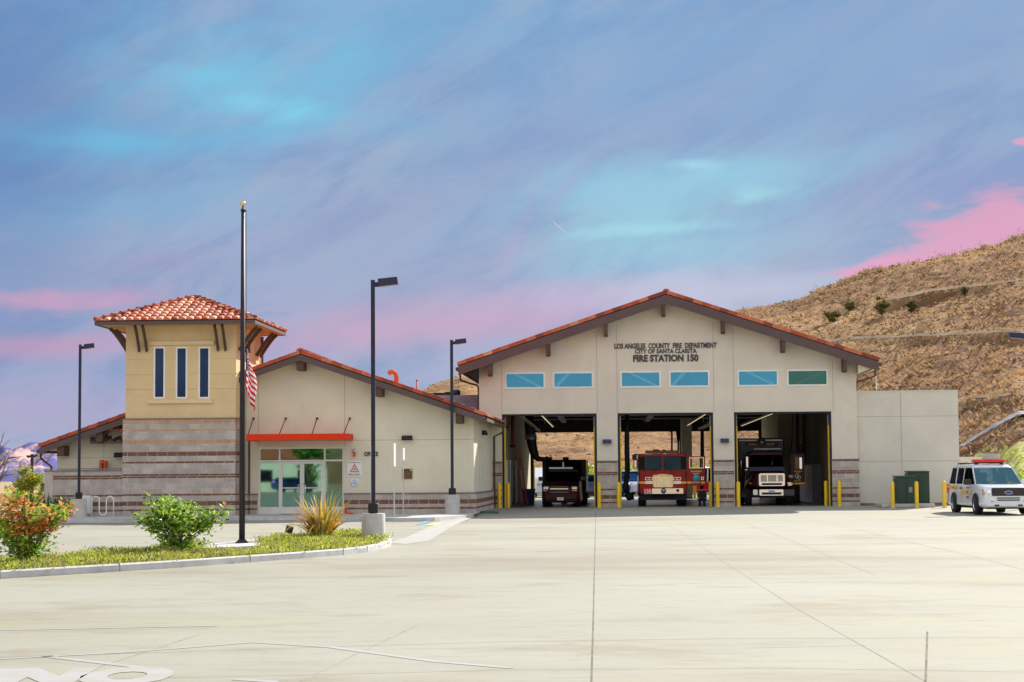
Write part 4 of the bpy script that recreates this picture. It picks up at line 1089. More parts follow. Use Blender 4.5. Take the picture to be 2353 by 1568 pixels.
# red entrance canopy and its hangers
def canopy():
    vf = OV - 1.75; y0 = L(690, 997, vf)[1]; y1 = L(690, 1012, vf)[1]
    u0 = L(566, 1005, vf)[0]; u1 = L(797, 1005, vf)[0]
    c = one('canopy', 'red_paint', ST_, lambda b: (b.box(u0, u1, vf, vf + .12, y1, y0), b.box(u0, u0 + .12, vf + .121, OV - .01, y1, y0), b.box(u1 - .12, u1, vf + .121, OV - .01, y1, y0),
        b.box(u0 + .121, u1 - .121, vf + .121, OV - .01, y1 + .04, y1 + .14)), .012)
    for xb, xt in ((570, 583), (642, 657), (717, 729), (790, 804)):
        ub = L(xb, 997, vf + .2)[0]; ut, zt = Oz(xt, 962)
        one('hanger_rod', 'hanger', c, lambda b: (b.tube([(ub, vf + .2, y0), (ut, OV - .05, zt)], .022, 6), b.lathe([(0, .0), (.05, .0), (.05, .05), (0, .05)], (ut, OV, zt), 8, 0, 'y')))
canopy()

# ---- link block and roof equipment between the two wings
one('link_wall', 'link', ST_, lambda b: b.box(L(935, 930, 4)[0], uLw - .01, 4, 18, -.05, L(1050, 908, 4)[1]))
zl = L(1050, 908, 4)[1]
# ---- tower
TV = min(uv(hit_z(410, 1184.5))[1], OV - 1.5); print('OV', OV, 'TV', TV)
tbL, tbR = L(281, 1100, TV)[0], L(540.5, 1100, TV)[0]; tuL, tuR = L(289, 850, TV + .06)[0], L(542.5, 850, TV + .06)[0]
TD = 5.3; tzb = L(410, 961, TV)[1]; tzt = L(410, 744, TV)[1] + .05
TW = [rect(x0, x1, 797.5, 916, TV + .06) for x0, x1 in ((353, 379), (404, 430), (456, 482))]
b = MB(); grid_wall(b, tuL, tuR, tzb, tzt, TW, TV + .06, TV + .31, 0, 0)
b.box(tuL, tuL + .25, TV + .312, TV + TD, tzb, tzt); b.box(tuR - .25, tuR, TV + .312, TV + TD, tzb, tzt); b.box(tuL + .26, tuR - .26, TV + TD - .2, TV + TD, tzb, tzt)
for y in (875, 911, 948):
    z = L(410, y - (875 - 875), TV)[1]
for zy in (510, 605, 700):
    z = L(410, (680 + zy / 2.613) / 1.0625, TV)[1]
    us = [tuL - .02] + [q for w in TW for q in (w[0] - .06, w[1] + .06)] + [tuR + .02]
    for k in range(0, len(us), 2): b.box(us[k], us[k + 1], TV + .035, TV + .0595, z - .02, z + .02, 1)
    b.box(tuR, tuR + .02, TV + .061, TV + TD, z - .02, z + .02, 1); b.box(tuL - .02, tuL, TV + .061, TV + TD, z - .02, z + .02, 1)
for (x0, x1, y0, y1, d) in ((363, 508, 793 - 7, 796.5, .09), (360, 488 + 18, 917.5, 927, .10)):
    pass
r1 = rect((200 + 425 / 2.613) / 1.0625, (200 + 842 / 2.613) / 1.0625, (680 + 400 / 2.613) / 1.0625, (680 + 425 / 2.613) / 1.0625, TV)
r2 = rect((200 + 418 / 2.613) / 1.0625, (200 + 835 / 2.613) / 1.0625, (680 + 771 / 2.613) / 1.0625, (680 + 797 / 2.613) / 1.0625, TV)
for r in (r1, r2): b.box(r[0], r[1], TV - .02, TV + .034, r[2], r[3], 1)
b.build('tower_wall', ['stucco_tower', 'stucco_trim'], ST_)
one('tower_core', 'int_dark', ST_, lambda b: b.box(tuL + .3, tuR - .3, TV + 1.2, TV + 1.3, tzb, tzt))
for w in TW: window('window', w, TV + .08, .08, 'dark_glass', .06, .02)
b = MB(); random.seed(3)
hsum = sum(h for k, h in ROWS); sc = (tzb - .05) / hsum
block_wall(b, (tbL, TV, -.02), (1, 0, 0), tbR - tbL, tzb - .03, (0, -1, 0), .3, .405, True, sc)
block_wall(b, (tbR, TV + .001, -.02), (0, 1, 0), TD, tzb - .03, (1, 0, 0), .29, .405, True, sc)
block_wall(b, (tbL, TV + TD, -.02), (0, -1, 0), TD - .001, tzb - .03, (-1, 0, 0), .29, .405, True, sc)
b.build('tower_base', CMU, ST_)
def tower_roof():
    ev = TV - 1.0; u0 = L(217, 740, ev)[0]; u1 = L(586, 740, ev)[0]; zf0 = L(400, 745.5, ev)[1]; zf1 = L(400, 737, ev)[1]
    v0, v1 = ev, ev + (u1 - u0) * 1.06; cu, cv = (u0 + u1) / 2, (v0 + v1) / 2
    za = L(451, 684, cv)[1]
    one('fascia', 'fascia', ST_, lambda b: (b.box(u0, u1, v0, v0 + .05, zf0, zf1), b.box(u0, u1, v1 - .05, v1, zf0, zf1), b.box(u0, u0 + .05, v0 + .051, v1 - .051, zf0, zf1), b.box(u1 - .05, u1, v0 + .051, v1 - .051, zf0, zf1)))
    one('soffit', 'tan_soffit', ST_, lambda b: b.box(u0 + .051, u1 - .051, v0 + .051, v1 - .051, zf0 + .03, zf0 + .08))
    z = zf1 + .02; b = MB(); e = .02
    P = [(u0 + e, v0 + e, z), (u1 - e, v0 + e, z), (u1 - e, v1 - e, z), (u0 + e, v1 - e, z)]; A = (cu, cv, za)
    for i in range(4): tiled(b, P[i], P[(i + 1) % 4], A, A, .30, .40)
    for p in P: ridge_tiles(b, (p[0], p[1], p[2] + .06), (cu, cv, za + .06), .12)
    b.build('tower_roof', TILES, ST_)
    # curved knee braces
    def knee(b, p, d, h=.95, out=.72, w=.085):
        p, d = Vector(p), Vector(d); s = d.cross(Vector((0, 0, 1))) * w
        n = 7; pr = []
        for k in range(n):
            f = k / (n - 1); y = out * f + .0; zz = -h * (1 - f) ** 1.25
            pr.append((y, zz))
        for (a, c) in zip(pr, pr[1:]):
            o = p + d * a[0] + Vector((0, 0, a[1])) - s / 2; e = d * (c[0] - a[0]) + Vector((0, 0, c[1] - a[1]))
            b.obox(o, s, e * 1.03, Vector((0, 0, -.10)) + d * .10)
    zs = zf0 + .02; X = lambda q: L((200 + q / 2.613) / 1.0625, 770, TV - .4)[0]
    for q in (350, 398, 855, 903):
        one('knee_brace', 'bracket', ST_, lambda b: knee(b, (X(q), TV + .06, zs), (0, -1, 0)))
    for vv in (TV + .5, TV + 1.35, TV + TD - 1.3, TV + TD - .5):
        one('knee_brace', 'bracket', ST_, lambda b: knee(b, (tuL, vv, zs), (-1, 0, 0)))
    for vv in (TV + .5, TV + 1.35, TV + TD - 1.3, TV + TD - .5):
        one('knee_brace', 'bracket', ST_, lambda b: knee(b, (tuR, vv, zs), (1, 0, 0)))
    one('vent', 'bracket', ST_, lambda b: b.box(tuR, tuR + .03, TV + 2.4, TV + 2.8, zs - .95, zs - .45))
    one('downspout', 'fascia', ST_, lambda b: b.tube([(tuR + .07, TV + TD - .12, zs - .1), (tuR + .07, TV + TD - .12, 3.9)], .055, 6, smooth=False))
tower_roof()
# sun trellis left of the tower
def trellis():
    v = TV + .9; X = lambda q: L((0 + q / 6.03) / 1.0625, 1057 / 1.0625, v)[0]; Z = lambda q: L(240, (1040 + q / 6.03) / 1.0625, v)[1]
    x1 = tbL - .002
    t = one('trellis', 'fascia', ST_, lambda b: (b.box(X(1325), x1, v, v + .06, Z(262), Z(228)), b.obox((X(1325), v, Z(225)), (0, 2.4, 0), (0, 0, .16), (.06, 0, 0)),
        [b.obox((X(q), v + .07, Z(250)), (.09, 0, 0), (.9, 2.2, .75), (0, 0, .12)) for q in (1350, 1480, 1620, 1740)], b.obox((X(1340), v + .061, Z(250)), (.9 * 1.2, 0, .62), (0, .06, 0), (0, 0, .12))))
    one('tile_strip', TILES, ST_, lambda b: [tile(b, Vector((X(1650) + k * .22, v - .15, Z(85))), Vector((.25, 1, .33)).normalized(), Vector((1, -.2, .25)).normalized(), Vector((0, -.3, 1)).normalized(), .24, .8, k % 2 * 3) for k in range(3)])
trellis()

# ---------------------------------------------------------------- lettering, signs and lights fixed to the station
def wt(name, label, cat, x, y, v, group=None, dv=0.0):     # a thing hung on a wall plane at a picture point
    u, z = L(x, y, v); return thing(name, label, cat, W(u, v + dv, z), -TH, group)
def wall_text(body, x0, x1, y0, y1, v, label, bold=.02):
    r = rect(x0, x1, y0, y1, v); me = text_mesh(body, r[1] - r[0], r[3] - r[2], .03, bold, 1.0); me.materials.append(M['letter']); me.name = 'wall_lettering'
    o = bpy.data.objects.new('wall_lettering', me); COL.objects.link(o); o.location = W((r[0] + r[1]) / 2, v - .02, r[2]); o.rotation_euler = (0, 0, -TH)
    return tag(o, label, 'lettering')
wall_text('LOS ANGELES  COUNTY  FIRE  DEPARTMENT', 1412, 1647, 788.5, 801, 0, 'long top line of dark letters naming the county fire department under the main gable', .03)
wall_text('CITY OF SANTA CLARITA', 1459, 1601, 802, 812.5, 0, 'dark letters reading City of Santa Clarita, middle of three lines', .03)
wall_text('FIRE STATION 150', 1455, 1605, 815, 831.5, 0, 'large bold letters reading Fire Station 150, lowest of three lines', .045)
wall_text('OFFICE', 837, 869, 1038.5, 1048.5, OV, 'dark letters reading Office beside the entrance, partly behind a lamp pole', .03)

def wall_lamp(x, y, v, label, w=.42, m='lampblue'):
    t = wt('wall_light', label, 'wall light', x, y, v, 'wedge wall lights')
    one('housing', m, t, lambda b: b.prism_x([(-.005, -.10), (-.20, -.10), (-.24, -.06), (-.16, .10), (-.005, .10)][::-1], -w / 2, w / 2), .01)
    one('lens', 'frame', t, lambda b: b.box(-w / 2 + .03, w / 2 - .03, -.19, -.03, -.112, -.1005))
    return t
wall_lamp(1395, 1015, 0, 'dark blue wedge light on the pier between left and middle bays', .40)
wall_lamp(1665, 1013, 0, 'dark blue wedge light on the pier between middle and right bays', .38)
wall_lamp(936, 1007, OV, 'black wedge light on the office wall above the bronze plaque', .42, 'black')
wall_lamp(276, 1046, OV, 'black wedge light on the rear wall just left of the tower', .42, 'black')
t = thing('wall_light', 'black wedge light on the side wall above the three narrow windows', 'wall light', W(oR, OV + 4.6, 3.35), -TH + R(90), 'wedge wall lights')
one('housing', 'black', t, lambda b: b.prism_x([(-.005, -.10), (-.20, -.10), (-.24, -.06), (-.16, .10), (-.005, .10)][::-1], -.3, .3), .01)

t = wt('strobe_alarm', 'red strobe alarm with grey cap on the wall right of the entrance', 'alarm', 815, 1041, OV)
one('cap', 'galv', t, lambda b: b.lathe([(0, .16), (.06, .15), (.08, .06), (.08, .03), (.0, .03)], (0, -.09, 0), 12), 0)
one('lamp', 'lens_red', t, lambda b: b.lathe([(.0, .03), (.055, .03), (.055, -.13), (.035, -.16), (0, -.16)], (0, -.09, 0), 12))
one('bracket', 'galv', t, lambda b: b.box(-.04, .04, -.09, -.002, .03, .12))

r = rect(798, 832, 1059.5, 1095.5, OV); t = thing('fire_sign', 'white square sign with an amber triangle and the words fire dept', 'sign', W((r[0] + r[1]) / 2, OV, r[2]), -TH)
w_, h_ = r[1] - r[0], r[3] - r[2]
one('plate', 'white', t, lambda b: b.box(-w_ / 2, w_ / 2, -.03, -.002, 0, h_))
def tri(b):
    zc, R0 = h_ * .46, h_ * .36
    pts = [(R0 * 1.02 * math.sin(R(a)), zc + R0 * math.cos(R(a))) for a in (0, 120, 240)]; inn = [(x * .55, zc + (z - zc) * .55) for x, z in pts]
    for k in range(3):
        a, c, d, e = pts[k], pts[(k + 1) % 3], inn[(k + 1) % 3], inn[k]; b.prism_y([a, c, d, e], -.036, -.031)
one('triangle', 'amber', t, tri)
one('emblem', 'letter', t, lambda b: (b.lathe([(.0, 0), (.03, 0), (.03, .004), (0, .004)], (0, -.032, h_ * .47), 8, 0, 'y'), [b.obox((.035 * math.cos(a), -.035, h_ * .47 + .035 * math.sin(a)), (.02 * math.cos(a), 0, .02 * math.sin(a)), (0, .003, 0), (-.008 * math.sin(a), 0, .008 * math.cos(a))) for a in (0.5, 2.6, 3.9, 5.5)]))
text('lettering', 'Los Angeles County', w_ * .84, h_ * .085, (0, -.033, h_ * .85), 'letter', t, .004, .02)
text('lettering', 'FIRE DEPT.', w_ * .84, h_ * .11, (0, -.033, h_ * .07), 'letter', t, .004, .01)
r = rect(806, 823, 1101, 1118.5, OV); t = thing('safe_haven_sign', 'small white sign with a light blue house outline and hand below it', 'sign', W((r[0] + r[1]) / 2, OV, r[2]), -TH)
w_, h_ = r[1] - r[0], r[3] - r[2]
one('plate', 'white', t, lambda b: b.box(-w_ / 2, w_ / 2, -.025, -.002, 0, h_))
def house(b):
    P = [(-.38, .1), (.38, .1), (.38, .52), (0, .9), (-.38, .52)]
    for k in range(5):
        a, c = P[k], P[(k + 1) % 5]; a = Vector((a[0] * w_, -.03, a[1] * h_)); c = Vector((c[0] * w_, -.03, c[1] * h_)); d = (c - a); s = Vector((-d.z, 0, d.x)).normalized() * .012
        b.obox(a - s, d, s * 2, Vector((0, .004, 0)))
    b.prism_y([(-.26 * w_, .42 * h_), (-.1 * w_, .34 * h_), (.12 * w_, .30 * h_), (.26 * w_, .42 * h_), (.14 * w_, .46 * h_), (.2 * w_, .6 * h_), (.02 * w_, .52 * h_), (-.08 * w_, .5 * h_)], -.032, -.027)
one('symbol', 'sign_cyan', t, house)
r = rect(924.5, 947.5, 1077.5, 1101, OV); t = thing('bronze_plaque', 'bronze dedication plaque with a round gold seal on the office wall', 'plaque', W((r[0] + r[1]) / 2, OV, r[2]), -TH)
w_, h_ = r[1] - r[0], r[3] - r[2]
one('plate', 'plaque', t, lambda b: b.box(-w_ / 2, w_ / 2, -.03, -.002, 0, h_))
one('rim', 'plaque_rim', t, lambda b: (b.box(-w_ / 2, w_ / 2, -.036, -.031, 0, .015), b.box(-w_ / 2, w_ / 2, -.036, -.031, h_ - .015, h_), b.box(-w_ / 2, -w_ / 2 + .015, -.036, -.031, .016, h_ - .016), b.box(w_ / 2 - .015, w_ / 2, -.036, -.031, .016, h_ - .016)))
one('seal', 'gold', t, lambda b: b.lathe([(0, 0), (.045, 0), (.045, .008), (0, .008)], (w_ * .33, -.031, h_ * .84), 14, 0, 'y'))
one('lettering', 'plaque_rim', t, lambda b: [b.box(-wd * w_ / 2, wd * w_ / 2, -.034, -.031, h_ * z, h_ * z + .008) for wd, z in ((.4, .72), (.7, .62), (.8, .54), (.8, .46), (.55, .38), (.8, .30), (.7, .22), (.8, .14))])
r = rect(234, 246, 1063, 1083, OV); t = thing('red_cabinet', 'small orange red open frame cabinet on the rear wall above the block wall', 'cabinet', W((r[0] + r[1]) / 2, OV, r[2] - .3), -TH)
one('frame', 'orange_red', t, lambda b: (b.box(-.13, -.03, -.3, -.005, 0, .75), b.box(.06, .13, -.3, -.005, 0, .72), b.box(-.029, .059, -.3, -.005, .62, .70)))
one('back_panel', 'white', t, lambda b: b.box(-.029, .059, -.06, -.005, 0, .61))
# standpipe beside the doors
p = G(800, 1180); t = thing('standpipe', 'low red fire connection beside the right end of the glass entrance', 'standpipe', W(Oz(797, 1170)[0], OV - .3, 0), -TH)
one('pipe', 'lens_red', t, lambda b: b.tube([(0, 0, 0), (0, 0, .42)], .045, 10))
one('outlet', 'lens_red', t, lambda b: b.tube([(0, 0, .06), (.28, -.05, .05)], [.04, .055], 10))
# roof things
def rooft(name, label, cat, x, y, v): u, z = L(x, y, v); return thing(name, label, cat, W(u, v, z), -TH)
t = rooft('vent_pipe', 'orange red gooseneck vent standing on the office roof', 'vent', 911, 881, OV + 3)
one('pipe', 'orange_red', t, lambda b: b.tube([(0, 0, -.25), (0, 0, .28), (-.05, 0, .42), (-.16, 0, .50), (-.27, 0, .47), (-.34, 0, .38)], .10, 10, smooth=False))
t = rooft('flue_pipe', 'thin dark flue pipe rising behind the office roof slope', 'pipe', 958, 893, OV + 5)
one('pipe', 'orange_red', t, lambda b: b.tube([(0, 0, -.8), (0, 0, .32)], .035, 8)); one('cap', 'bracket', t, lambda b: b.lathe([(0, .33), (.05, .33), (.05, .37), (0, .38)], (0, 0, 0), 8))
t = thing('rooftop_unit', 'long low dark air handling unit on the flat link roof', 'air conditioner', W(L(1010, 905, 6)[0], 6, zl + .001), -TH)
one('casing', 'int_dark', t, lambda b: b.box(-.75, .65, 0, 1.6, 0.0, .20), .01); one('frame', 'black', t, lambda b: (b.box(.2, .7, -.1, -.02, 0.0, .18), b.box(.25, .8, .0, .04, .201, .24)))
t = thing('exhaust_fan', 'round black exhaust fan on the link roof beside the tall wall', 'fan', W(L(1048, 905, 5)[0], 5, zl + .001), -TH)
one('hood', 'navy', t, lambda b: b.lathe([(0, .30), (.16, .30), (.22, .22), (.22, .08), (.16, 0), (0, 0)], (0, 0, 0), 14)); one('curb', 'black', t, lambda b: b.box(-.3, -.221, -.2, .2, 0, .12))

# ---------------------------------------------------------------- bollards
def make_bollard(label, cat='bollard', group='yellow steel bollards'):
    t = thing('bollard', label, cat, (0, 0, 0), 0, group)
    one('post', 'yellow', t, lambda b: b.lathe([(.085, -.02), (.085, 1.08), (.07, 1.13), (.035, 1.16), (0, 1.165)], (0, 0, 0), 16))
    one('base_ring', 'conc', t, lambda b: b.lathe([(.14, -.02), (.14, .012), (.087, .014)], (0, 0, 0), 16))
    return t
B0 = None
def bollard(loc, label, s=1.0):
    global B0
    if B0 is None: B0 = t = make_bollard(label)
    else: t = copy_tree(B0)
    t['label'] = label; t.location = loc; t.rotation_euler = (0, 0, random.random()); t.scale = (1, 1, s); return t
for x, v, lab in ((1147.5, -.45, 'yellow bollard outside the left bay, at its left edge'), (1376.5, -.45, 'yellow bollard at the left foot of the pier between left and middle bays'),
        (1421.5, -.45, 'yellow bollard at the left edge of the middle bay'), (1649, -.45, 'yellow bollard standing before the pier right of the fire engine'),
        (1696.5, -.45, 'yellow bollard at the left edge of the right bay'), (1928.5, -.45, 'bright yellow bollard before the pier right of the right bay'),
        (1167.5, .55, 'shaded yellow bollard just inside the left bay'), (1633, .55, 'shaded yellow bollard just inside the middle bay, beside the turnout gear'), (1898, .55, 'shaded yellow bollard just inside the right bay'),
        ):
    u = L(x, 1130, v)[0]; bollard(W(u, v, ground_z(*W(u, v)[:2])), lab)
for x, lab in ((1226, 'orange lit yellow bollard outside the far opening, left of the maroon car'), (1596, 'orange lit bollard beyond the open engine door')):
    u = L(x, 1110, HD + .8)[0]; bollard(W(u, HD + .8, 0), lab, 1.9 if x < 1300 else 1.2)
for x, lab in ((2051.5, 'yellow bollard left of the green electrical boxes'), (2107, 'yellow bollard in front of the two green electrical boxes'), (2170.5, 'yellow bollard beside the rear of the white patrol car')):
    p = G(x, 1167.5); bollard(p, lab)

# ---------------------------------------------------------------- lamp posts
def lamp_post(base, htop, rbase, hbase, label, armdir=0.0, flip=1, head=(.62, .30, .20), double=False, pr=.06):
    t = thing('lamp_post', label, 'lamp post', base, armdir, 'black car park lamp posts')
    one('concrete_base', 'conc', t, lambda b: b.lathe([(rbase, -.1), (rbase, hbase - .02), (rbase - .02, hbase), (0, hbase)], (0, 0, 0), 28), 0) if hbase else None
    one('pole', 'pole', t, lambda b: b.box(-pr, pr, -pr, pr, hbase, htop - .02), .01)
    one('anchor_cover', 'black', t, lambda b: b.bbox(-pr * 2.4, pr * 2.4, -pr * 2.4, pr * 2.4, hbase, hbase + .26, .04), .01) if hbase else None
    hx, hy, hz = head
    for s in ((flip, -flip) if double else (flip,)):
        one('arm', 'pole', t, lambda b: b.box(s * pr, s * (pr + .10), -.03, .03, htop - .20, htop - .08))
        a = one('lamp_head', 'navy', t, lambda b: b.obox((s * (pr + .10) if s > 0 else -(pr + .10) - hx, -hy / 2, htop - .19), (hx, 0, .05 * s), (0, hy, 0), (-.02 * s, 0, hz)), .015)
        one('lens', 'lens_dark', a, lambda b: b.obox((s * (pr + .14) if s > 0 else -(pr + .14) - hx + .08, -hy / 2 + .03, htop - .20), (hx - .08, 0, .05 * s), (0, hy - .06, 0), (0, 0, .006)))
    return t
def px_h(p, ytop, x):    # height above ground point p of picture row ytop
    q = at(x, ytop, p.y); return q.z - p.z
def lp(x, yb, ytop, ybase_top, wpx, label, p=None, **k):
    p = p or G(x, yb); s = F / p.y
    return lamp_post(p, px_h(p, ytop, x), wpx / 2 / s, px_h(p, ybase_top, x), label, **k)
lp(858, 1247, 642, 1180, 54, 'tallest dark lamp post, on a wide concrete base at the island tip', head=(.50, .30, .19), pr=.052)
lp(1039.5, 1181, 780.5, 1137, 35, 'dark lamp post on a concrete base at the corner of the office wing', head=(.44, .28, .18), pr=.06, p=W(L(1039.5, 1170, OV - 1.0)[0], OV - 1.0, 0))
lp(183, 1190.5, 791, 1147, 35, 'dark lamp post on a concrete base in front of the left block wall', head=(.40, .28, .18), pr=.055, armdir=R(12), flip=1, p=W(L(181, 1170, TV - 1.3)[0], TV - 1.3, 0))
p = at(73, 1140, 105); p.z = -.3
lamp_post(p, px_h(p, 1043, 73), .1, 0, 'small distant street lamp with two heads before the purple mountain', head=(.14, .2, .12), double=True, pr=.07)
p = at(2372, 1180, 80); p.z = -.1
lamp_post(p, px_h(p, 766, 2372), .3, .8, 'lamp post just outside the right edge, only its head reaching into view', head=(.62, .35, .24), flip=-1, pr=.06)

# ---------------------------------------------------------------- island, kerbs, sidewalk
def poly_g(pts, dz=0.0): return [G(x, y, dz) for x, y in pts]
front = [(-260, 1339), (-120, 1327), (0, 1313), (138, 1305), (275, 1297), (425, 1288), (575, 1277.5), (700, 1269), (790, 1262), (845, 1256), (878, 1250), (896, 1243)]
back = [(900, 1236), (890, 1228), (860, 1222), (760, 1224), (640, 1234), (560, 1243), (480, 1250), (400, 1258), (250, 1268), (130, 1276), (0, 1284), (-260, 1296)]
FT = poly_g(front, .13); BK = poly_g(back, .13)
for q in FT + BK: q.z = -.012
def offset(poly, d):
    n = len(poly); out = []
    for i in range(n):
        a, p, c = poly[i - 1], poly[i], poly[(i + 1) % n]; e1 = (p - a); e2 = (c - p); e1.z = e2.z = 0; e1.normalize(); e2.normalize()
        nn = Vector((-(e1.y + e2.y), e1.x + e2.x, 0)).normalized(); out.append(p + nn * d)
    return out
ISL = FT + BK; INN = offset(ISL, .16)
def kerb(b, outer, inner, zt, zb, joints=()):
    n = len(outer)
    for i in range(n):
        j = (i + 1) % n; o0, o1, i0, i1 = outer[i], outer[j], inner[i], inner[j]
        r0 = o0.lerp(i0, .12); r1 = o1.lerp(i1, .12)
        b.quad((o0.x, o0.y, zb), (o1.x, o1.y, zb), (o1.x, o1.y, zt - .02), (o0.x, o0.y, zt - .02)); b.quad((o0.x, o0.y, zt - .02), (o1.x, o1.y, zt - .02), (r1.x, r1.y, zt), (r0.x, r0.y, zt))
        b.quad((r0.x, r0.y, zt), (r1.x, r1.y, zt), (i1.x, i1.y, zt), (i0.x, i0.y, zt)); b.quad((i1.x, i1.y, zb), (i0.x, i0.y, zb), (i0.x, i0.y, zt), (i1.x, i1.y, zt))
b = MB(); kerb(b, ISL, INN, -.005, -.16)
for i in range(len(FT) - 1):       # joints between kerb stones
    if i in (1, 2, 4, 6, 8, 9):
        p, q = FT[i], INN[i]; d = (FT[i + 1] - p).normalized() * .006; d.z = 0; o = (p - q).normalized() * .004; o.z = 0
        b.obox(Vector((p.x, p.y, -.16)) + o - d, d * 2, (q - p) * .9 - o, Vector((0, 0, .159)), 1)
tag(b.build('kerb', ['kerb', 'joint']), kind='structure')
b = MB(); b.prism_z([(q.x, q.y) for q in INN], -.16, -.05)
tag(b.build('planting_soil', 'soil'), kind='structure')
def inside(x, y, poly):
    c = False; n = len(poly); j = n - 1
    for i in range(n):
        if (poly[i].y > y) != (poly[j].y > y) and x < (poly[j].x - poly[i].x) * (y - poly[i].y) / (poly[j].y - poly[i].y) + poly[i].x: c = not c
        j = i
    return c
pad = [G(x, y, .13) for x, y in ((462, 1264), (600, 1258), (600, 1251), (474, 1254))]
for q in pad: q.z = 0
one('flagpole_pad', 'kerb', None, lambda b: b.prism_z([(q.x, q.y) for q in pad], -.10, .03)); tag(bpy.data.objects['flagpole_pad'], 'pale concrete pad around the flagpole foot', 'concrete pad')
def groundcover():
    random.seed(11); b = MB(); xs = [q.x for q in INN]; ys = [q.y for q in INN]; n = 0; mats = ['cover_a', 'cover_b', 'cover_c', 'cover_d']
    while n < 9000:
        x = random.uniform(max(min(xs), -22), max(xs)); y = random.uniform(min(ys), max(ys))
        if not inside(x, y, INN) or inside(x, y, pad): continue
        n += 1; hn = mnoise.noise(Vector((x * .9, y * .9, 0))); px_, py_ = proj((x, y, 0))
        if 480 < px_ < 600 and py_ > 1240 and py_ < 1266: continue
        H = .13 + .15 * max(-.5, hn); mi = random.choices(range(4), (.5, .3, .1, .1) if hn > 0 else (.3, .25, .3, .15))[0]
        for k in range(7):
            a = random.uniform(0, 6.28); l = random.uniform(.03, .08); tip = Vector((x + random.gauss(0, .10), y + random.gauss(0, .10), -.05 + H * random.uniform(.25, 1.15)))
            base = tip - Vector((math.cos(a) * l * .6, math.sin(a) * l * .6, l)); s = Vector((-math.sin(a), math.cos(a), 0)).lerp(Vector((1, 0, 0)), .5) * .016
            b.add([base - s, base + s, tip], [(0, 1, 2)], mi if k else 2)
    tag(b.build('ground_cover', mats), 'low yellow green ground cover filling the kerbed island', 'ground cover', kind='stuff')
groundcover()
# office sidewalk with its kerb, and the ramp beside it
sw = [(1089, 1183.6), (1000, 1190.5), (935, 1192), (826, 1190.5), (690, 1188), (540, 1189), (340, 1194), (165, 1194), (-120, 1197)]
SW = poly_g(sw, .12); SWb = [W(uv(q)[0], OV + .3 if uv(q)[0] > -100 else 0, 0) for q in SW]
def sidewalk():
    b = MB(); z = .0
    for i in range(len(SW) - 1):
        p, q, r_, s_ = SW[i], SW[i + 1], SWb[i + 1], SWb[i]
        zs = [min(.004, .004) for _ in range(4)]
        b.quad((p.x, p.y, .004), (s_.x, s_.y, .004), (r_.x, r_.y, .004), (q.x, q.y, .004), 0); b.quad((q.x, q.y, -.2), (p.x, p.y, -.2), (p.x, p.y, .004), (q.x, q.y, .004), 1)
    tag(b.build('sidewalk', ['sidewalk', 'kerb']), kind='structure')
sidewalk()
def flat_patch(name, px, m, dz):
    b = MB(); P = [G(*q) for q in px]; vs = [(q.x, q.y, q.z + dz) for q in P]; b.add(vs, [tuple(range(len(vs)))], 0)
    o = b.build(name, m); me = o.data
    if me.polygons[0].normal.z < 0: me.flip_normals()
    return tag(o, kind='structure')
flat_patch('ramp_strip', [(897, 1246.5), (932, 1236), (1022, 1194), (1087, 1183.8), (1096, 1186.5), (1046, 1206), (985, 1243), (930, 1251)], 'ramp_pale', .003)
flat_patch('kerb_paint', [(955, 1208.5), (980, 1203), (1008, 1190), (985, 1193), (965, 1203)], 'ramp_blue', .012)
flat_patch('tactile_paving', [(977, 1208.5), (1036, 1208), (1047, 1201), (997, 1202)], 'ramp_yellow', .012)

# ---------------------------------------------------------------- plants near the camera
p = G(58, 1293, .13); p.z = -.05
def w_or(f, n): return (.60, .25, .10, .05) if f < .4 or n < -.12 else ((.42, .18, .06, .34) if n < .04 else (.12, .07, .02, .79))
shrub('large_shrub', 'big shrub at the left edge, green below with orange tipped leaves above', p, .92, 1.38, 3700, .115, ['leaf_light', 'leaf_mid', 'leaf_dark', 'leaf_orange'], w_or, stems=15, seed=13)
p = G(405, 1270, .13); p.z = -.05
shrub('green_shrub', 'loose bright green shrub on the island between lamp and flagpole', p, 1.02, 1.2, 3200, .115, ['leaf_light', 'leaf_mid', 'leaf_dark', 'leaf_orange'], (.5, .28, .2, .02), stems=14, seed=19)
p = G(738, 1238, .13); p.z = -.05
blades('flax_plant', 'spiky flax plant with gold and bronze blades on the island', p, 230, 1.22, .040, ['flax_a', 'flax_b', 'flax_c', 'flax_d'], (.36, .26, .2, .18), 'plant', 1.25, 5)
t = thing('spot_light', 'small black ground spotlight left of the spiky flax', 'spotlight', G(664, 1237, .13) + Vector((0, 0, -.0)), 0)
one('housing', 'black', t, lambda b: b.obox((-.10, -.1, .16), (.17, 0, -.05), (0, .2, 0), (.05, 0, .17)), .01); one('stake', 'black', t, lambda b: b.tube([(0, 0, -.1), (0, 0, .2)], .02, 6))
p = at(72, 1185, 84); p.z = -.1
blades('dark_agave', 'dark green spiky agave behind the orange tipped shrub', p, 60, 1.25, .05, ['leaf_dark', 'leaf_mid'], (.8, .2), 'plant', .8, 8)
for k, (x, Y) in enumerate(((128, 74.5), (150, 74.2), (108, 73.8))):
    p = at(x, 1185, Y); p.z = .0
    blades('shaded_agave', ['dark spiky plant in shade at the left part of the block wall', 'dark spiky plant in shade nearest the lamp base at the block wall', 'dark spiky plant at the left end of the block wall'][k], p, 60, .95, .04, ['leaf_dark'], (1,), 'plant', .85, 20 + k, group='dark plants along the block wall')
p = at(66, 1160, 88); p.z = .0
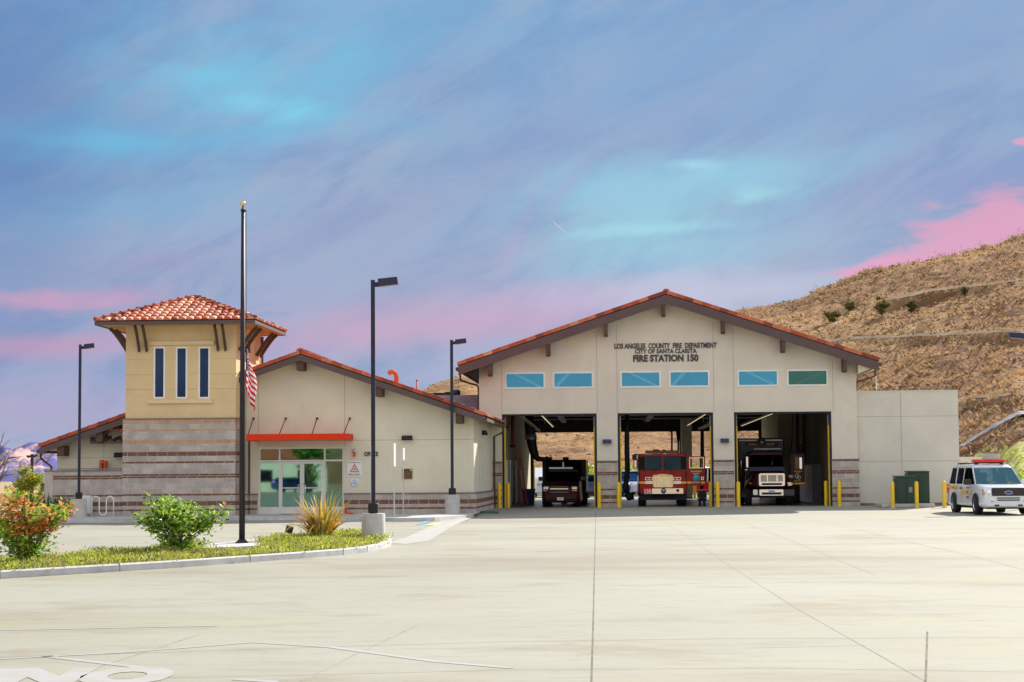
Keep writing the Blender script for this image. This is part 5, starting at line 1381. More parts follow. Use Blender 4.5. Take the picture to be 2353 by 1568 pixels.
shrub('yellow_shrub', 'tall yellow green shrub at the left end of the block wall', p, 1.0, 2.35, 3600, .15, ['leaf_yellow', 'leaf_light', 'leaf_mid'], (.6, .3, .1), stems=12, seed=31, lo=.35)
p = at(-25, 1160, 90); p.z = .2
shrub('bare_tree', 'thin nearly bare tree reaching in at the left edge', p, 2.2, 3.6, 60, .16, ['leaf_yellow'], (1,), 'tree', stems=9, seed=32, part='crown')
random.seed(77)
b = MB()
for k in range(5200):
    X = random.uniform(-32, -22.5); Y = random.uniform(92, 112); s = min(1, (Y - 92) / 14)
    z = -.35 + 1.25 * s * (3 - 2 * s) * .55; a = random.uniform(0, 6.28); h = random.uniform(.15, .4)
    b.add([(X - .04, Y, z - .15), (X + .04, Y, z - .15), (X + random.uniform(-.15, .15), Y, z + h)], [(0, 1, 2)], random.choice((0, 0, 0, 1)))
tag(b.build('tall_grass', ['straw', 'straw_dark']), 'golden dry grass on the bank at the far left', 'grass', kind='stuff')

# ---------------------------------------------------------------- flagpole and flag
p = G(556, 1252, .13); p.z = .02; hp = px_h(p, 486, 557)
t = thing('flagpole', 'tall dark bronze flagpole with a gold ball, standing on the island', 'flagpole', p)
one('pole', 'bronze', t, lambda b: b.tube([(0, 0, 0), (0, 0, hp * .45), (0, 0, hp)], [.070, .060, .040], 18))
one('base_collar', 'bronze', t, lambda b: b.lathe([(.16, 0), (.15, .03), (.10, .07), (.075, .10)], (0, 0, 0), 18))
one('truck', 'black', t, lambda b: (b.lathe([(.055, hp), (.055, hp + .05), (.02, hp + .07), (.02, hp + .12)], (0, 0, 0), 12), b.tube([(0, 0, hp + .02), (.07, 0, hp + .02)], .03, 8)))
one('ball', 'gold', t, lambda b: b.lathe([(.001, -.068), (.04, -.055), (.068, 0), (.04, .055), (.001, .068)][::1], (0, 0, hp + .18), 16))
one('halyard', 'black', t, lambda b: b.tube([(.085, 0, hp + .02), (.085, 0, 1.2)], .006, 5))
def flag():
    # 1.5 m hoist, fly hanging in folds close to the pole
    b = MB(); nu, nv = 26, 39; z1 = px_h(p, 797, 566); P = []
    hoist = 1.0; fly = 1.5
    for j in range(nv + 1):
        row = []
        for i in range(nu + 1):
            f = i / nu; g = j / nv        # f along the fly, g down the hoist
            drop = .60 * f * (1 - .15 * g)
            x = .085 + .20 * (f ** .7) * (.35 + .65 * math.sin(min(1, g * 1.1 + f * .25) * math.pi * .72)) + .05 * math.sin(f * 14 + g * 2) * f
            y = .10 * math.sin(f * 13 + g * 1.5) * (.3 + f)
            row.append(Vector((x, y, z1 - g * hoist - drop)))
        P.append(row)
    for j in range(nv):
        for i in range(nu):
            st = int(j / 3); m = 0 if st % 2 == 0 else 1
            if st < 7 and i < nu * .42: m = 2
            b.quad(P[j][i], P[j + 1][i], P[j + 1][i + 1], P[j][i + 1], m)
            if st < 7 and i < nu * .42 and i % 2 == 1 and j % 3 == 1:
                c = (P[j][i] + P[j + 1][i + 1]) / 2
                for s in (-1, 1): b.obox(c + Vector((-.014, s * .006 - .002, -.014)), (.028, 0, 0), (0, .004, 0), (0, 0, .028), 1)
    for q in b.sm: pass
    o = b.build('flag', ['flag_red', 'flag_white', 'flag_blue']); o.location = p
    tag(o, 'United States flag hanging limp at half mast beside the flagpole', 'flag')
flag()

# ---------------------------------------------------------------- street furniture on the left and by the ramp
x0, x1 = 103, 279.5; bv = TV + .05
u0, u1 = L(x0, 1130, bv)[0], L(x1, 1130, bv)[0]; hz = L(190, 1082, bv)[1]
bw = thing('block_wall', 'shaded grey block screen wall left of the tower', 'wall', W(u0, bv, 0), -TH)
b = MB(); block_wall(b, (0, 0, -.02), (1, 0, 0), tbL - u0 - .01, hz, (0, -1, 0), .2); b.build('wall', CMU, bw)
one('end_face', 'cmu_b', bw, lambda b: b.box(-.02, .34, -.012, .2, 0, hz - .01)); one('cap', 'cmu_cap', bw, lambda b: b.box(-.03, tbL - u0 - .03, -.03, .21, hz + .052, hz + .09))
bv2 = TV - .9
t = thing('bike_rack', 'wavy galvanised bicycle rack beside the tower', 'bike rack', W(L(236, 1180, bv2)[0], bv2, .004), -TH)
def rack(b):
    k = F / 75; pts = []; w = 18 / k * .5 * 0 + .155; h = .80
    zt = h; P = [(-.43, 0)]
    for c, up in ((-.29, 1), (0, 0), (.29, 1)):
        r_ = .145
        for q in range(0, 9):
            a = R(180 - 22.5 * q); P.append((c + r_ * math.cos(a), (zt - r_ + r_ * math.sin(a)) if up else (.06 + r_ - r_ * math.sin(a))))
    P.append((.435, 0)); b.tube([(x, 0, z) for x, z in P], .024, 8)
one('tube', 'frame', t, rack)
one('base_plate', 'galv', t, lambda b: (b.box(-.5, -.37, -.05, .05, 0, .008), b.box(.37, .5, -.05, .05, 0, .008)))
bv3 = TV - .55
t = thing('utility_box', 'white utility cabinet behind the concrete lamp base', 'utility cabinet', W(L(191, 1180, bv3)[0], bv3, .004), -TH)
one('cabinet', 'white', t, lambda b: b.box(-.20, .28, 0, .35, .10, .83), .01); one('plinth', 'conc', t, lambda b: b.box(-.16, .24, .02, .33, 0, .099)); one('door', 'frame', t, lambda b: b.box(-.17, .25, -.012, -.001, .13, .80))
def signpost(x, yb, yt, sy0, sy1, wpx, label):
    p = G(x, yb); s = F / p.y; h = px_h(p, yt, x); dx = (proj((p.x, p.y, p.z + h))[0] - x)
    t = thing('sign_post', label, 'sign', p, R(80), 'slim signs seen edge on')
    one('post', 'galv', t, lambda b: b.box(-.02, .02, -.02, .02, 0, h), 0)
    z0, z1 = px_h(p, sy1, x), px_h(p, sy0, x)
    one('sign_plate', 'white', t, lambda b: b.box(-.15, .15, -.028, -.0205, z0, z1), 0)
    one('bolt', 'steel', t, lambda b: (b.lathe([(.0, 0), (.012, 0), (.012, .006), (0, .006)], (0, -.029, z0 + .06), 6, 0, 'y'), b.lathe([(.0, 0), (.012, 0), (.012, .006), (0, .006)], (0, -.029, z1 - .06), 6, 0, 'y')))
    return t
signpost(906, 1201, 1019, 1019, 1072, 5, 'slim white sign on a galvanised post, the left of the pair by the ramp')
signpost(927, 1195, 1030, 1030, 1058, 5, 'slim white sign on a galvanised post, right of the pair by the ramp')
signpost(853.5, 1200, 1022, 1024, 1056, 4, 'slim white sign mostly hidden behind the tall lamp pole')
# garden hose coiled at the corner of the office
p = G(1117, 1180.5); pts = []
random.seed(2)
for k in range(150):
    a = k * .24; r_ = .34 + .10 * math.sin(k * .17); pts.append((math.cos(a) * r_ * 1.4, math.sin(a) * r_ * 1.2, .02 + .035 * abs(math.sin(k * .11)) + .0004 * k))

hs = one('garden_hose', 'hose', None, lambda b: (b.tube(pts, .016, 6),), loc=p)
tag(hs, 'green garden hose coiled on the ground at the office corner', 'hose')

# green electrical boxes on their pad
pp = G(2088, 1167); bvv = uv(pp)[1]
t = thing('concrete_pad', 'low concrete pad under the green electrical boxes', 'concrete pad', W(L(2088, 1165, bvv)[0], bvv, 0), -TH)
one('slab', 'conc', t, lambda b: b.box(-1.15, 1.15, 0, 2.6, -.02, .14), .03)
def ebox(x0, x1, y0, y1, v, label, fold=False):
    r = rect(x0, x1, y0, y1, v); t = thing('electrical_box', label, 'electrical box', W((r[0] + r[1]) / 2, v, .141), -TH)
    w_, h_ = r[1] - r[0], r[3] - .141
    one('cabinet', 'green_box', t, lambda b: b.box(-w_ / 2, w_ / 2, 0, 1.0, 0, h_ - .03), .01)
    one('lid', 'green_box', t, lambda b: b.obox((-w_ / 2 - .02, -.03, h_ - .029), (w_ + .04, 0, 0), (0, 1.06, .03), (0, 0, .05)))
    one('door', 'green_box', t, lambda b: (b.box(-w_ / 2 + .04, -.01, -.02, -.001, .06, h_ - .08), b.box(.01, w_ / 2 - .04, -.02, -.001, .06, h_ - .08)), .004)
    return t, w_, h_
t, w_, h_ = ebox(2060, 2105, 1096, 1159, bvv + .35, 'shorter dark green electrical box with a padlock hasp, left of the pair')
one('handle', 'steel', t, lambda b: b.box(w_ * .12, w_ * .30, -.05, -.021, h_ * .42, h_ * .62)); one('louvre', 'black', t, lambda b: [b.box(-w_ / 2 - .012, -w_ / 2 - .001, .1, .9, .15 + .12 * k, .19 + .12 * k) for k in range(6)])
ebox(2087, 2136, 1084.5, 1160, bvv + 1.45, 'taller green electrical box standing behind the shorter one')

# trash enclosure behind the white car
v_ = 22; r = rect(2258, 2298.5, 1041, 1062, v_)
t = thing('trash_enclosure', 'brown and grey block enclosure behind the white patrol car', 'enclosure', W(r[0], v_, 0), -TH)
b = MB(); block_wall(b, (0, 0, -.3), (1, 0, 0), r[1] - r[0], r[3] + .3, (0, -1, 0), .4); b.build('wall', CMU, t)
rr = rect(2209, 2258, 1046, 1056, v_)
one('beam', 'stucco', t, lambda b: b.box(-(r[1] - r[0]) * 1.5, -.01, .05, .35, r[3] - .55, r[3] - .22)); one('gate', 'plaque', t, lambda b: [b.box(-1.35 + k * .62, -.78 + k * .62, .1, .14, -.2, r[3] - .6) for k in range(2)])
one('side_wall', 'cmu', t, lambda b: b.box(-1.6, -1.42, .36, 4, -.3, r[3] - .3))
p = at(2012, 1000, 93); zt_ = at(2012, 853, 93).z; z0_ = wz + .05
t = thing('antenna', 'thin white whip antenna on the storage wing roof', 'antenna', W(L(2014, 890, 2.5)[0], 2.5, z0_), -TH)
one('rod', 'white', t, lambda b: b.tube([(0, 0, 0), (-.02, 0, L(2012, 853, 2.5)[1] - z0_)], .018, 6)); one('mount', 'steel', t, lambda b: b.lathe([(0, .0), (.05, 0), (.05, .12), (0, .12)], (0, 0, 0), 8))

# ---------------------------------------------------------------- vehicles (each faces its own -y)
def wheel(parent, x, y, r, w, rimc='chrome', dual=False, name='wheel'):
    t = one(name, 'rubber', parent, lambda b: b.lathe([(r * .60, -w / 2), (r * .93, -w / 2), (r, -w / 2 + .03), (r, w / 2 - .03), (r * .93, w / 2), (r * .60, w / 2)], (x, y, r), 24, 0, 'x'))
    s = 1 if x > 0 else -1; f = x + s * (w / 2 - .02)
    def rim(b):
        b.lathe([(r * .60, s * (w / 2)), (r * .57, s * (w / 2 - .03)), (r * .50, s * (w / 2 - .07)), (r * .2, s * (w / 2 - .04)), (0, s * (w / 2 - .03))], (x, y, r), 20, 0, 'x')
        for k in range(6):
            a = k * math.pi / 3; c, d = math.cos(a), math.sin(a)
            b.obox((f - s * .055, y + c * r * .18 - d * .03, r + d * r * .18 + c * .03), (s * .04, 0, 0), (0, c * r * .36, d * r * .36), (0, d * .06, -c * .06))
    one('rim', rimc, t, rim)
    return t
def strip_tag(o, **k): return o

# --- white patrol car at the right edge
def white_suv():
    p0 = G(2252, 1184); Yf = p0.y - .55; s = F / Yf
    X = lambda zx, Y=Yf: at((2060 + zx / 5.348) / 1.0625, 1130, Y).x
    Zf = lambda zy, Y=Yf: at(2280, (1060 + zy / 5.348) / 1.0625, Y).z
    half = 1.0; xc = X(2148); gz = ground_z(xc, Yf + 2)
    t = thing('patrol_car', 'white four wheel drive patrol car with red light bar and orange side stripe', 'car', (xc, Yf, gz), R(2.0))
    H = 1.92
    def body(b):
        b.loft([(.0, .86, .82, .34, .80, .10), (.06, .95, .90, .28, .98, .12), (.25, .99, .92, .26, 1.09, .14), (1.05, 1.0, .95, .30, 1.17, .12), (1.45, 1.0, .94, .30, 1.18, .08),
                (4.9, 1.0, .94, .32, 1.20, .08), (5.15, .97, .92, .36, 1.18, .12), (5.2, .90, .86, .40, 1.05, .12)])
    b = MB(); body(b); bd = b.build('body', 'veh_white', t)
    # cabin: pillars and roof, glass set between them
    def cab(b):
        b.loft([(2.0, .74, .66, 1.79, 1.85, .03), (2.2, .80, .72, 1.79, 1.92, .08), (3.3, .82, .74, 1.80, 1.96, .09), (4.7, .80, .74, 1.80, 1.93, .06), (4.98, .76, .70, 1.78, 1.88, .04)])
        for s in (-1, 1):
            for (ya, yb, wd) in ((1.16, 2.06, .08), (2.95, 3.0, .10), (3.95, 4.05, .14), (4.98, 4.90, .22)):
                b.obox((s * .93, ya, 1.14), (-s * .05, 0, 0), (0, wd, 0), (-s * .14, yb - ya, .70))
    one('roof', 'veh_white', t, cab, .01)
    one('interior', 'int_dark', t, lambda b: (b.box(-.75, .75, 1.9, 4.8, .8, 1.25), b.box(-.6, -.15, 2.3, 2.5, 1.25, 1.62), b.box(.15, .6, 2.3, 2.5, 1.25, 1.62)))
    one('windscreen', 'wind_suv', t, lambda b: b.add([(-.90, 1.16, 1.165), (.90, 1.16, 1.165), (.75, 2.02, 1.82), (-.75, 2.02, 1.82)], [(0, 1, 2, 3)]))
    one('wiper', 'black', t, lambda b: (b.tube([(-.7, 1.12, 1.18), (-.1, 1.20, 1.24)], .012, 5), b.tube([(.0, 1.12, 1.18), (.6, 1.20, 1.24)], .012, 5)))
    for s in (-1, 1):
        for (ya, yb, yc, yd) in ((1.44, 2.93, 3.0, 2.08), (3.05, 3.94, 4.0, 3.1), (4.08, 4.96, 4.88, 4.16)):
            o = one('side_window', 'wind_dark', t, lambda b: b.add([(s * .925, ya, 1.17), (s * .925, yb, 1.17), (s * .79, yc, 1.80), (s * .79, yd, 1.80)], [(0, 1, 2, 3)]))
    # front
    def pan(name, m, x0, x1, z0, z1, y, th=.03, r=.02, parent=t, yb=.10):
        return one(name, m, parent, lambda b: b.bbox(x0, x1, y, y + th, z0, z1, min(r, (z1 - z0) * .45)))
    g = pan('grille', 'veh_black', -.64, .64, .72, 1.03, -.012, .06, .05)
    pan('grille_bar', 'veh_black', -.60, .60, .84, .87, -.03, .02, .005, g)
    b = MB(); n = 20; b.add([(.15 * math.cos(2 * math.pi * k / n), -.036, .85 + .06 * math.sin(2 * math.pi * k / n)) for k in range(n)] + [(.15 * math.cos(2 * math.pi * k / n), -.02, .85 + .06 * math.sin(2 * math.pi * k / n)) for k in range(n)],
        [tuple(range(n))] + [(k, (k + 1) % n, n + (k + 1) % n, n + k) for k in range(n)]); b.build('emblem', 'badge_blue', g)
    b = MB(); b.tube([(.15 * math.cos(2 * math.pi * k / 20), -.038, .85 + .06 * math.sin(2 * math.pi * k / 20)) for k in range(21)], .009, 5); b.build('emblem_rim', 'chrome', g)
    for s in (-1, 1):
        h = one('headlight', 'lens_clear', t, lambda b: b.obox((s * .63, .0 - .008, .70), (s * .30, .07, .02), (0, .2, 0), (0, .02, .27)), .02)
        one('reflector', 'chrome', h, lambda b: b.lathe([(.10, 0), (.07, .01), (0, .012)], (s * .74, .0, .85), 14, 0, 'y'))
        one('turn_signal', 'lens_amber', h, lambda b: b.obox((s * .90, .035, .76), (s * .06, .02, 0), (0, .1, 0), (0, .0, .12)), .01)
        one('fog_light', 'lens_clear', t, lambda b: b.lathe([(0, .03), (.07, .025), (.085, 0)], (s * .62, .02, .56), 14, 0, 'y'))
        one('tow_hook', 'black', t, lambda b: b.bbox(s * .45 - .09, s * .45 + .09, -.03, .02, .33, .39, .02))
        m = one('mirror', 'veh_black' if s < 0 else 'veh_white', t, lambda b: b.obox((s * .98, 1.50, 1.14), (s * .26, .04, 0), (0, .12, 0), (0, 0, .22)), .03)
        one('mirror_arm', 'veh_black', m, lambda b: b.box(s * .92, s * .99, 1.54, 1.60, 1.16, 1.22))
        # wheel arches
        for yy in (1.0, 4.1):
            one('wheel_arch', 'black', t, lambda b: b.lathe([(.0, 0), (.44, 0), (.44, .012), (.0, .012)], (s * .995 if s > 0 else -.995 - .012, yy, .40), 24, 0, 'x'))
            wheel(t, s * .90, yy, .39, .25, 'chrome')
        one('side_stripe', 'stripe', t, lambda b: (b.box(s * 1.003, s * 1.012, 1.55, 1.95, .78, .88), b.box(s * 1.003, s * 1.012, 2.2, 3.05, .82, .92), b.box(s * 1.003, s * 1.010, 3.6, 5.0, 1.00, 1.10)))
        for yy in (2.95, 4.0): one('door_handle', 'black', t, lambda b: b.bbox(s * 1.0 - .02, s * 1.0 + .03, yy, yy + .18, .98, 1.03, .01))
        one('door_seam', 'groove', t, lambda b: [b.box(s * 1.001, s * 1.0035, q, q + .012, .42, 1.12) for q in (1.50, 3.03, 4.0)])
        one('tail_light', 'lens_red', t, lambda b: b.box(s * .99, s * .90, 5.02, 5.17, .80, 1.15))
        me = text_mesh('COUNTY', .5, .05, .004, .03); me.name = 'lettering'; me.materials.append(M['tile_d'])
        o = bpy.data.objects.new('lettering', me); COL.objects.link(o); o.parent = t; o.location = (s * 1.004, 2.0, 1.0); o.rotation_euler = (0, 0, R(90) * s)
        me = text_mesh('FIRE', .34, .07, .004, .03); me.name = 'lettering'; me.materials.append(M['tile_d'])
        o = bpy.data.objects.new('lettering', me); COL.objects.link(o); o.parent = t; o.location = (s * 1.004, 2.05, .62); o.rotation_euler = (0, 0, R(90) * s)
        one('seal', 'tile_d', t, lambda b: b.lathe([(0, 0), (.06, 0), (.06, .008), (0, .008)], (s * 1.0 + (0 if s > 0 else -.008), 2.08, .85), 12, 0, 'x'))
    pan('lower_grille', 'black', -.44, .44, .62, .66, -.02, .04, .01); pan('lower_grille', 'black', -.44, .44, .54, .58, -.02, .04, .01)
    pan('bumper_valance', 'int_dark', -.80, .80, .22, .30, .1, .2, .02)
    one('underbody', 'black', t, lambda b: b.box(-.7, .7, .6, 4.9, .22, .34))
    lb = one('light_bar', 'lens_red', t, lambda b: b.loft([(2.35, .64, .62, 2.03, 2.12, .03), (2.42, .68, .66, 2.02, 2.14, .04), (2.60, .68, .66, 2.02, 2.14, .04), (2.67, .64, .62, 2.03, 2.12, .03)]))
    one('light_bar_base', 'black', lb, lambda b: (b.box(-.6, .6, 2.42, 2.6, 1.99, 2.02), b.box(-.55, -.45, 2.44, 2.58, 1.93, 1.99), b.box(.45, .55, 2.44, 2.58, 1.93, 1.99)))
    one('roof_rack', 'black', t, lambda b: [(b.tube([(s * .66, 2.9, 1.93), (s * .66, 3.0, 2.0), (s * .66, 4.5, 1.99), (s * .66, 4.6, 1.92)], .02, 6)) for s in (-1, 1)] + [b.box(-.66, .66, 3.2, 3.25, 1.985, 2.005)])
white_suv()

def in_bay(name, label, cat, u, v, gz=.012): return thing(name, label, cat, W(u, v, gz), -TH)

# --- fire engine in the middle bay
def fire_engine():
    v0 = 1.3
    def q(zx, zy, v=v0 + .35): return L((1480 + zx / 5.6) / 1.0625, (980 + zy / 5.6) / 1.0625, v)
    uc = (q(445, 1000)[0] + q(1100, 1000)[0]) / 2; hw = (q(1100, 1000)[0] - q(445, 1000)[0]) / 2
    t = in_bay('fire_engine', 'red fire engine in the middle bay with gold grille and one cab door open', 'fire engine', uc, v0)
    def P(zx, zy, v=.35): a = q(zx, zy, v0 + v); return a[0] - uc, a[1] - .012
    f = .35
    def panel(name, m, x0, x1, y0, y1, y=f, th=.03, r=.02, parent=t, mats=None):
        a, c = P(x0, y1, y), P(x1, y0, y); return one(name, m, parent, lambda b: b.bbox(a[0], c[0], y - th, y - .001, a[1], c[1], min(r, (c[1] - a[1]) * .45, (c[0] - a[0]) * .45)))
    zr = P(770, 722)[1]; zb = P(770, 1262)[1]
    wz_ = P(770, 750)[1]; wl = P(770, 945)[1]
    # cab shell: lower body, corner posts and roof, so that the screen is real glass
    one('cab', 'fire_red', t, lambda b: (b.loft([(f, hw - .06, hw - .06, zb, wl, .06), (f + .06, hw, hw, zb, wl, .06), (f + 2.6, hw, hw, zb, wl, .06)]),
        b.loft([(f + .02, hw - .05, hw - .10, wz_, zr, .06), (f + .10, hw, hw - .04, wz_, zr + .02, .07), (f + 2.6, hw, hw - .04, wz_, zr + .04, .07)]),
        b.box(hw - .30, hw - .02, f + .04, f + .16, wl - .02, wz_ + .02), b.box(-hw + .02, -hw + .22, f + .04, f + .16, wl - .02, wz_ + .02), b.box(-.03, .04, f + .0, f + .08, wl, wz_ + .02),
        b.box(-hw + .02, hw - .02, f + 2.4, f + 2.55, wl - .02, wz_ + .02)), 0)
    one('corner_window', 'wind_dark', t, lambda b: (b.box(hw - .285, hw - .01, f + .01, f + .035, wl + .04, wz_ - .03), b.box(-hw + .01, -hw + .21, f + .01, f + .035, wl + .04, wz_ - .03)))
    for (x0, x1) in ((523, 768), (778, 1020)): panel('windscreen', 'wind_blue', x0, x1, 753, 942, f + .02, .015, .03)
    one('cab_interior', 'int_dark', t, lambda b: b.box(-hw + .1, hw - .1, f + .9, f + 1.0, wl - .3, wz_))
    one('sun_visor', 'black', t, lambda b: [b.add([(P(c, 753)[0] + r_ * math.cos(a) * .36, f + .03, wz_ - r_ * .20 * math.sin(a)) for a, r_ in [(R(180 - k * 15), 1) for k in range(13)]], [tuple(range(13))]) for c in (645, 900)])
    for x0, x1, x2 in ((630, 765, 690), (915, 780, 855)):
        a, c = P(x0, 975), P(x1, 868); one('wiper', 'black', t, lambda b: b.tube([(a[0], f - .03, a[1]), (c[0], f - .02, c[1])], .012, 5))
    one('lower_cab', 'black', t, lambda b: b.box(-hw + .05, hw - .05, f + .3, f + 2.5, .28, zb + .02))
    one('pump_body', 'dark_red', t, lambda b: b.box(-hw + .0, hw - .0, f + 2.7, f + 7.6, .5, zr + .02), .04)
    # grille
    g = panel('grille', 'gold_trim', 640, 912, 1005, 1178, f, .05, .08)
    a, c = P(655, 1172), P(900, 1025)
    def mesh_(b):
        n = 12; 
        for k in range(n + 1): x = a[0] + (c[0] - a[0]) * k / n; b.box(x - .007, x + .007, f - .075, f - .052, a[1], c[1])
        for k in range(8): z = a[1] + (c[1] - a[1]) * k / 7; b.box(a[0], c[0], f - .079, f - .0755, z - .006, z + .006)
    one('grille_mesh', 'chrome', g, mesh_)
    a2, c2 = P(645, 1030), P(908, 992)
    one('grille_arch', 'gold_trim', g, lambda b: b.prism_y([(a2[0] + (c2[0] - a2[0]) * k / 10, a2[1] - .01 + (c2[1] - a2[1]) * math.sin(math.pi * k / 10) ** .5) for k in range(11)][::-1], f - .05, f - .01))
    for (x0, x1) in ((534, 636), (918, 1022)):
        h = panel('headlight', 'chrome', x0, x1, 1038, 1080, f, .04, .02); m_ = (x0 + x1) / 2
        for (k0, k1) in ((x0 + 8, m_ - 4), (m_ + 4, x1 - 8)): panel('lens', 'lens_dred', k0, k1, 1045, 1073, f - .041, .012, .01, h)
        h = panel('headlight', 'chrome', x0, x1, 1092, 1130, f, .04, .02)
        for (k0, k1) in ((x0 + 6, m_ - 3), (m_ + 3, x1 - 6)): panel('lens', 'lens_clear', k0, k1, 1098, 1124, f - .041, .02, .01, h)
    for (x0, x1) in ((452, 532), (1024, 1100)): panel('front_stripe', 'yellow_tape', x0, x1, 1098, 1127, f, .006, .001)
    bp = panel('bumper', 'gold_chrome', 512, 1050, 1190, 1266, .34, .34, .015)
    a, c = P(512, 1264, 0), P(628, 1192, 0)
    one('number_plate', 'plate_red', bp, lambda b: b.box(a[0], c[0], -.014, -.002, a[1], c[1]))
    text('number', '150', (c[0] - a[0]) * .78, (c[1] - a[1]) * .72, ((a[0] + c[0]) / 2, -.020, a[1] + (c[1] - a[1]) * .14), 'white', bp, .008, .02)
    e = P(784, 1226, 0)
    for r_, m_, y_ in ((.125, 'chrome', -.010), (.10, 'letter', -.018), (.085, 'chrome', -.025), (.05, 'sign_cyan', -.031)):
        one('emblem', m_, bp, lambda b: b.lathe([(0, 0), (r_, 0), (r_, .008), (0, .008)], (e[0], y_ - .0, e[1]), 18, 0, 'y'))
    e2 = P(978, 1220, 0); one('siren_speaker', 'black', bp, lambda b: b.lathe([(0, 0), (.06, 0), (.07, .03), (.0, .02)], (e2[0], -.004, e2[1]), 14, 0, 'y'))
    # roof light bar
    zt = P(770, 672)[1]
    one('light_bar', 'dark_lens', t, lambda b: (b.box(P(535, 700)[0], P(1000, 700)[0], f + .15, f + .5, zr + .03, zt), b.box(P(640, 700)[0], P(720, 0)[0], f + .2, f + .4, zt, zt + .05), b.box(P(770, 700)[0], P(815, 700)[0], f + .2, f + .4, zt, zt + .04)), .02)
    one('marker_lights', 'lens_clear', t, lambda b: [b.box(P(x, 715)[0] - .03, P(x, 715)[0] + .03, f - .01, f + .02, zr - .01, zr + .02) for x in (548, 577, 606, 790, 815)])
    # mirrors and left side gear
    one('mirror', 'black', t, lambda b: (b.box(-hw - .30, -hw - .08, f - .05, f + .08, zr - .25, zr - .02), b.tube([(-hw + .05, f + .1, zr - .02), (-hw - .2, f, zr - .0), (-hw - .2, f, zr - .1)], .03, 6), b.box(-hw - .24, -hw - .04, f + .02, f + .1, wl + .1, wl + .52)), .01)
    one('mirror_glass', 'chrome', t, lambda b: b.box(-hw - .20, -hw - .10, f - .008, f + .019, wl + .14, wl + .48))
    one('side_rail', 'chrome', t, lambda b: (b.tube([(-hw - .04, f + .1, wl - .1), (-hw - .05, f + .1, zb + .0)], .025, 6), b.box(-hw - .04, -hw - .0, f + .3, f + 2.4, .40, .46)))
    for s in (-1, 1):
        wheel(t, s * (hw - .17), f + .95, .50, .34, 'steel'); wheel(t, s * (hw - .17), f + 5.6, .50, .34, 'steel')
    one('axle', 'black', t, lambda b: (b.tube([(-hw + .2, f + .95, .45), (hw - .2, f + .95, .45)], .10, 8), b.box(-.5, .5, f + .3, f + 6.5, .38, .55)))
    one('mud_flap', 'black', t, lambda b: [b.box(s * (hw - .02), s * (hw - .36), f + 1.6, f + 1.63, .10, zb) for s in (-1, 1)])
    # open door
    fd = .42
    a, c = P(1108, 1155, fd), P(1350, 752, fd); wi = (P(1135, 918, fd), P(1333, 768, fd))
    b = MB(); th = .07; x0, z0, x1, z1 = a[0], a[1], c[0], c[1]; wx0, wz0_, wx1, wz1_ = wi[0][0], wi[0][1], wi[1][0], wi[1][1]
    grid_wall(b, x0, x1, z0, z1, [(wx0, wx1, wz0_, wz1_)], fd - th, fd); d = b.build('door', 'fire_red', t); d['label'] = 'open red cab door lettered Los Angeles County Fire Dept'
    one('window_trim', 'chrome', d, lambda b: (b.box(wx0, wx0 + .03, fd - th - .006, fd - th - .001, wz0_, wz1_), b.box(wx1 - .03, wx1, fd - th - .006, fd - th - .001, wz0_, wz1_), b.box(wx0 + .031, wx1 - .031, fd - th - .006, fd - th - .001, wz1_ - .03, wz1_), b.box(wx0 + .031, wx1 - .031, fd - th - .006, fd - th - .001, wz0_, wz0_ + .03)))
    one('window_post', 'dark_red', d, lambda b: b.box(P(1278, 800, fd)[0], P(1298, 800, fd)[0], fd - th + .01, fd - .01, wz0_, wz1_))
    one('pane', 'pane_clear', d, lambda b: b.box(wx0, wx1, fd - .04, fd - .035, wz0_, wz1_))
    def dt(body, x0, x1, y0, y1, m='letter_gold'):
        a, c = P(x0, y1, fd - th), P(x1, y0, fd - th); text('lettering', body, c[0] - a[0], c[1] - a[1], ((a[0] + c[0]) / 2, fd - th - .006, a[1]), m, d, .008, .03)
    dt('LOS ANGELES', 1155, 1302, 947, 970); dt('COUNTY', 1184, 1272, 980, 1001); dt('FIRE DEPT.', 1170, 1286, 1100, 1124)
    e = P(1231, 1050, fd - th)
    for r_, m_, y_ in ((.155, 'sign_cyan', .006), (.12, 'seal_light', .012), (.06, 'cyan', .018)): one('seal', m_, d, lambda b: b.lathe([(0, 0), (r_, 0), (r_, .006), (0, .006)], (e[0], fd - th - y_ + .005, e[1]), 20, 0, 'y'))
    for x0, x1 in ((1112, 1162), (1298, 1348)):
        a, c = P(x0, 1126, fd - th), P(x1, 1098, fd - th); one('door_stripe', 'yellow_tape', d, lambda b: b.box(a[0], c[0], fd - th - .006, fd - th - .001, a[1], c[1]))
    a, c = P(1297, 1076, fd - th), P(1333, 1034, fd - th); one('handle', 'chrome', d, lambda b: b.bbox(a[0], c[0], fd - th - .03, fd - th - .001, a[1], c[1], .02)); one('latch', 'black', d, lambda b: b.box(a[0] + .03, c[0] - .03, fd - th - .036, fd - th - .031, a[1] + .03, c[1] - .03))
    return uc
fire_engine()

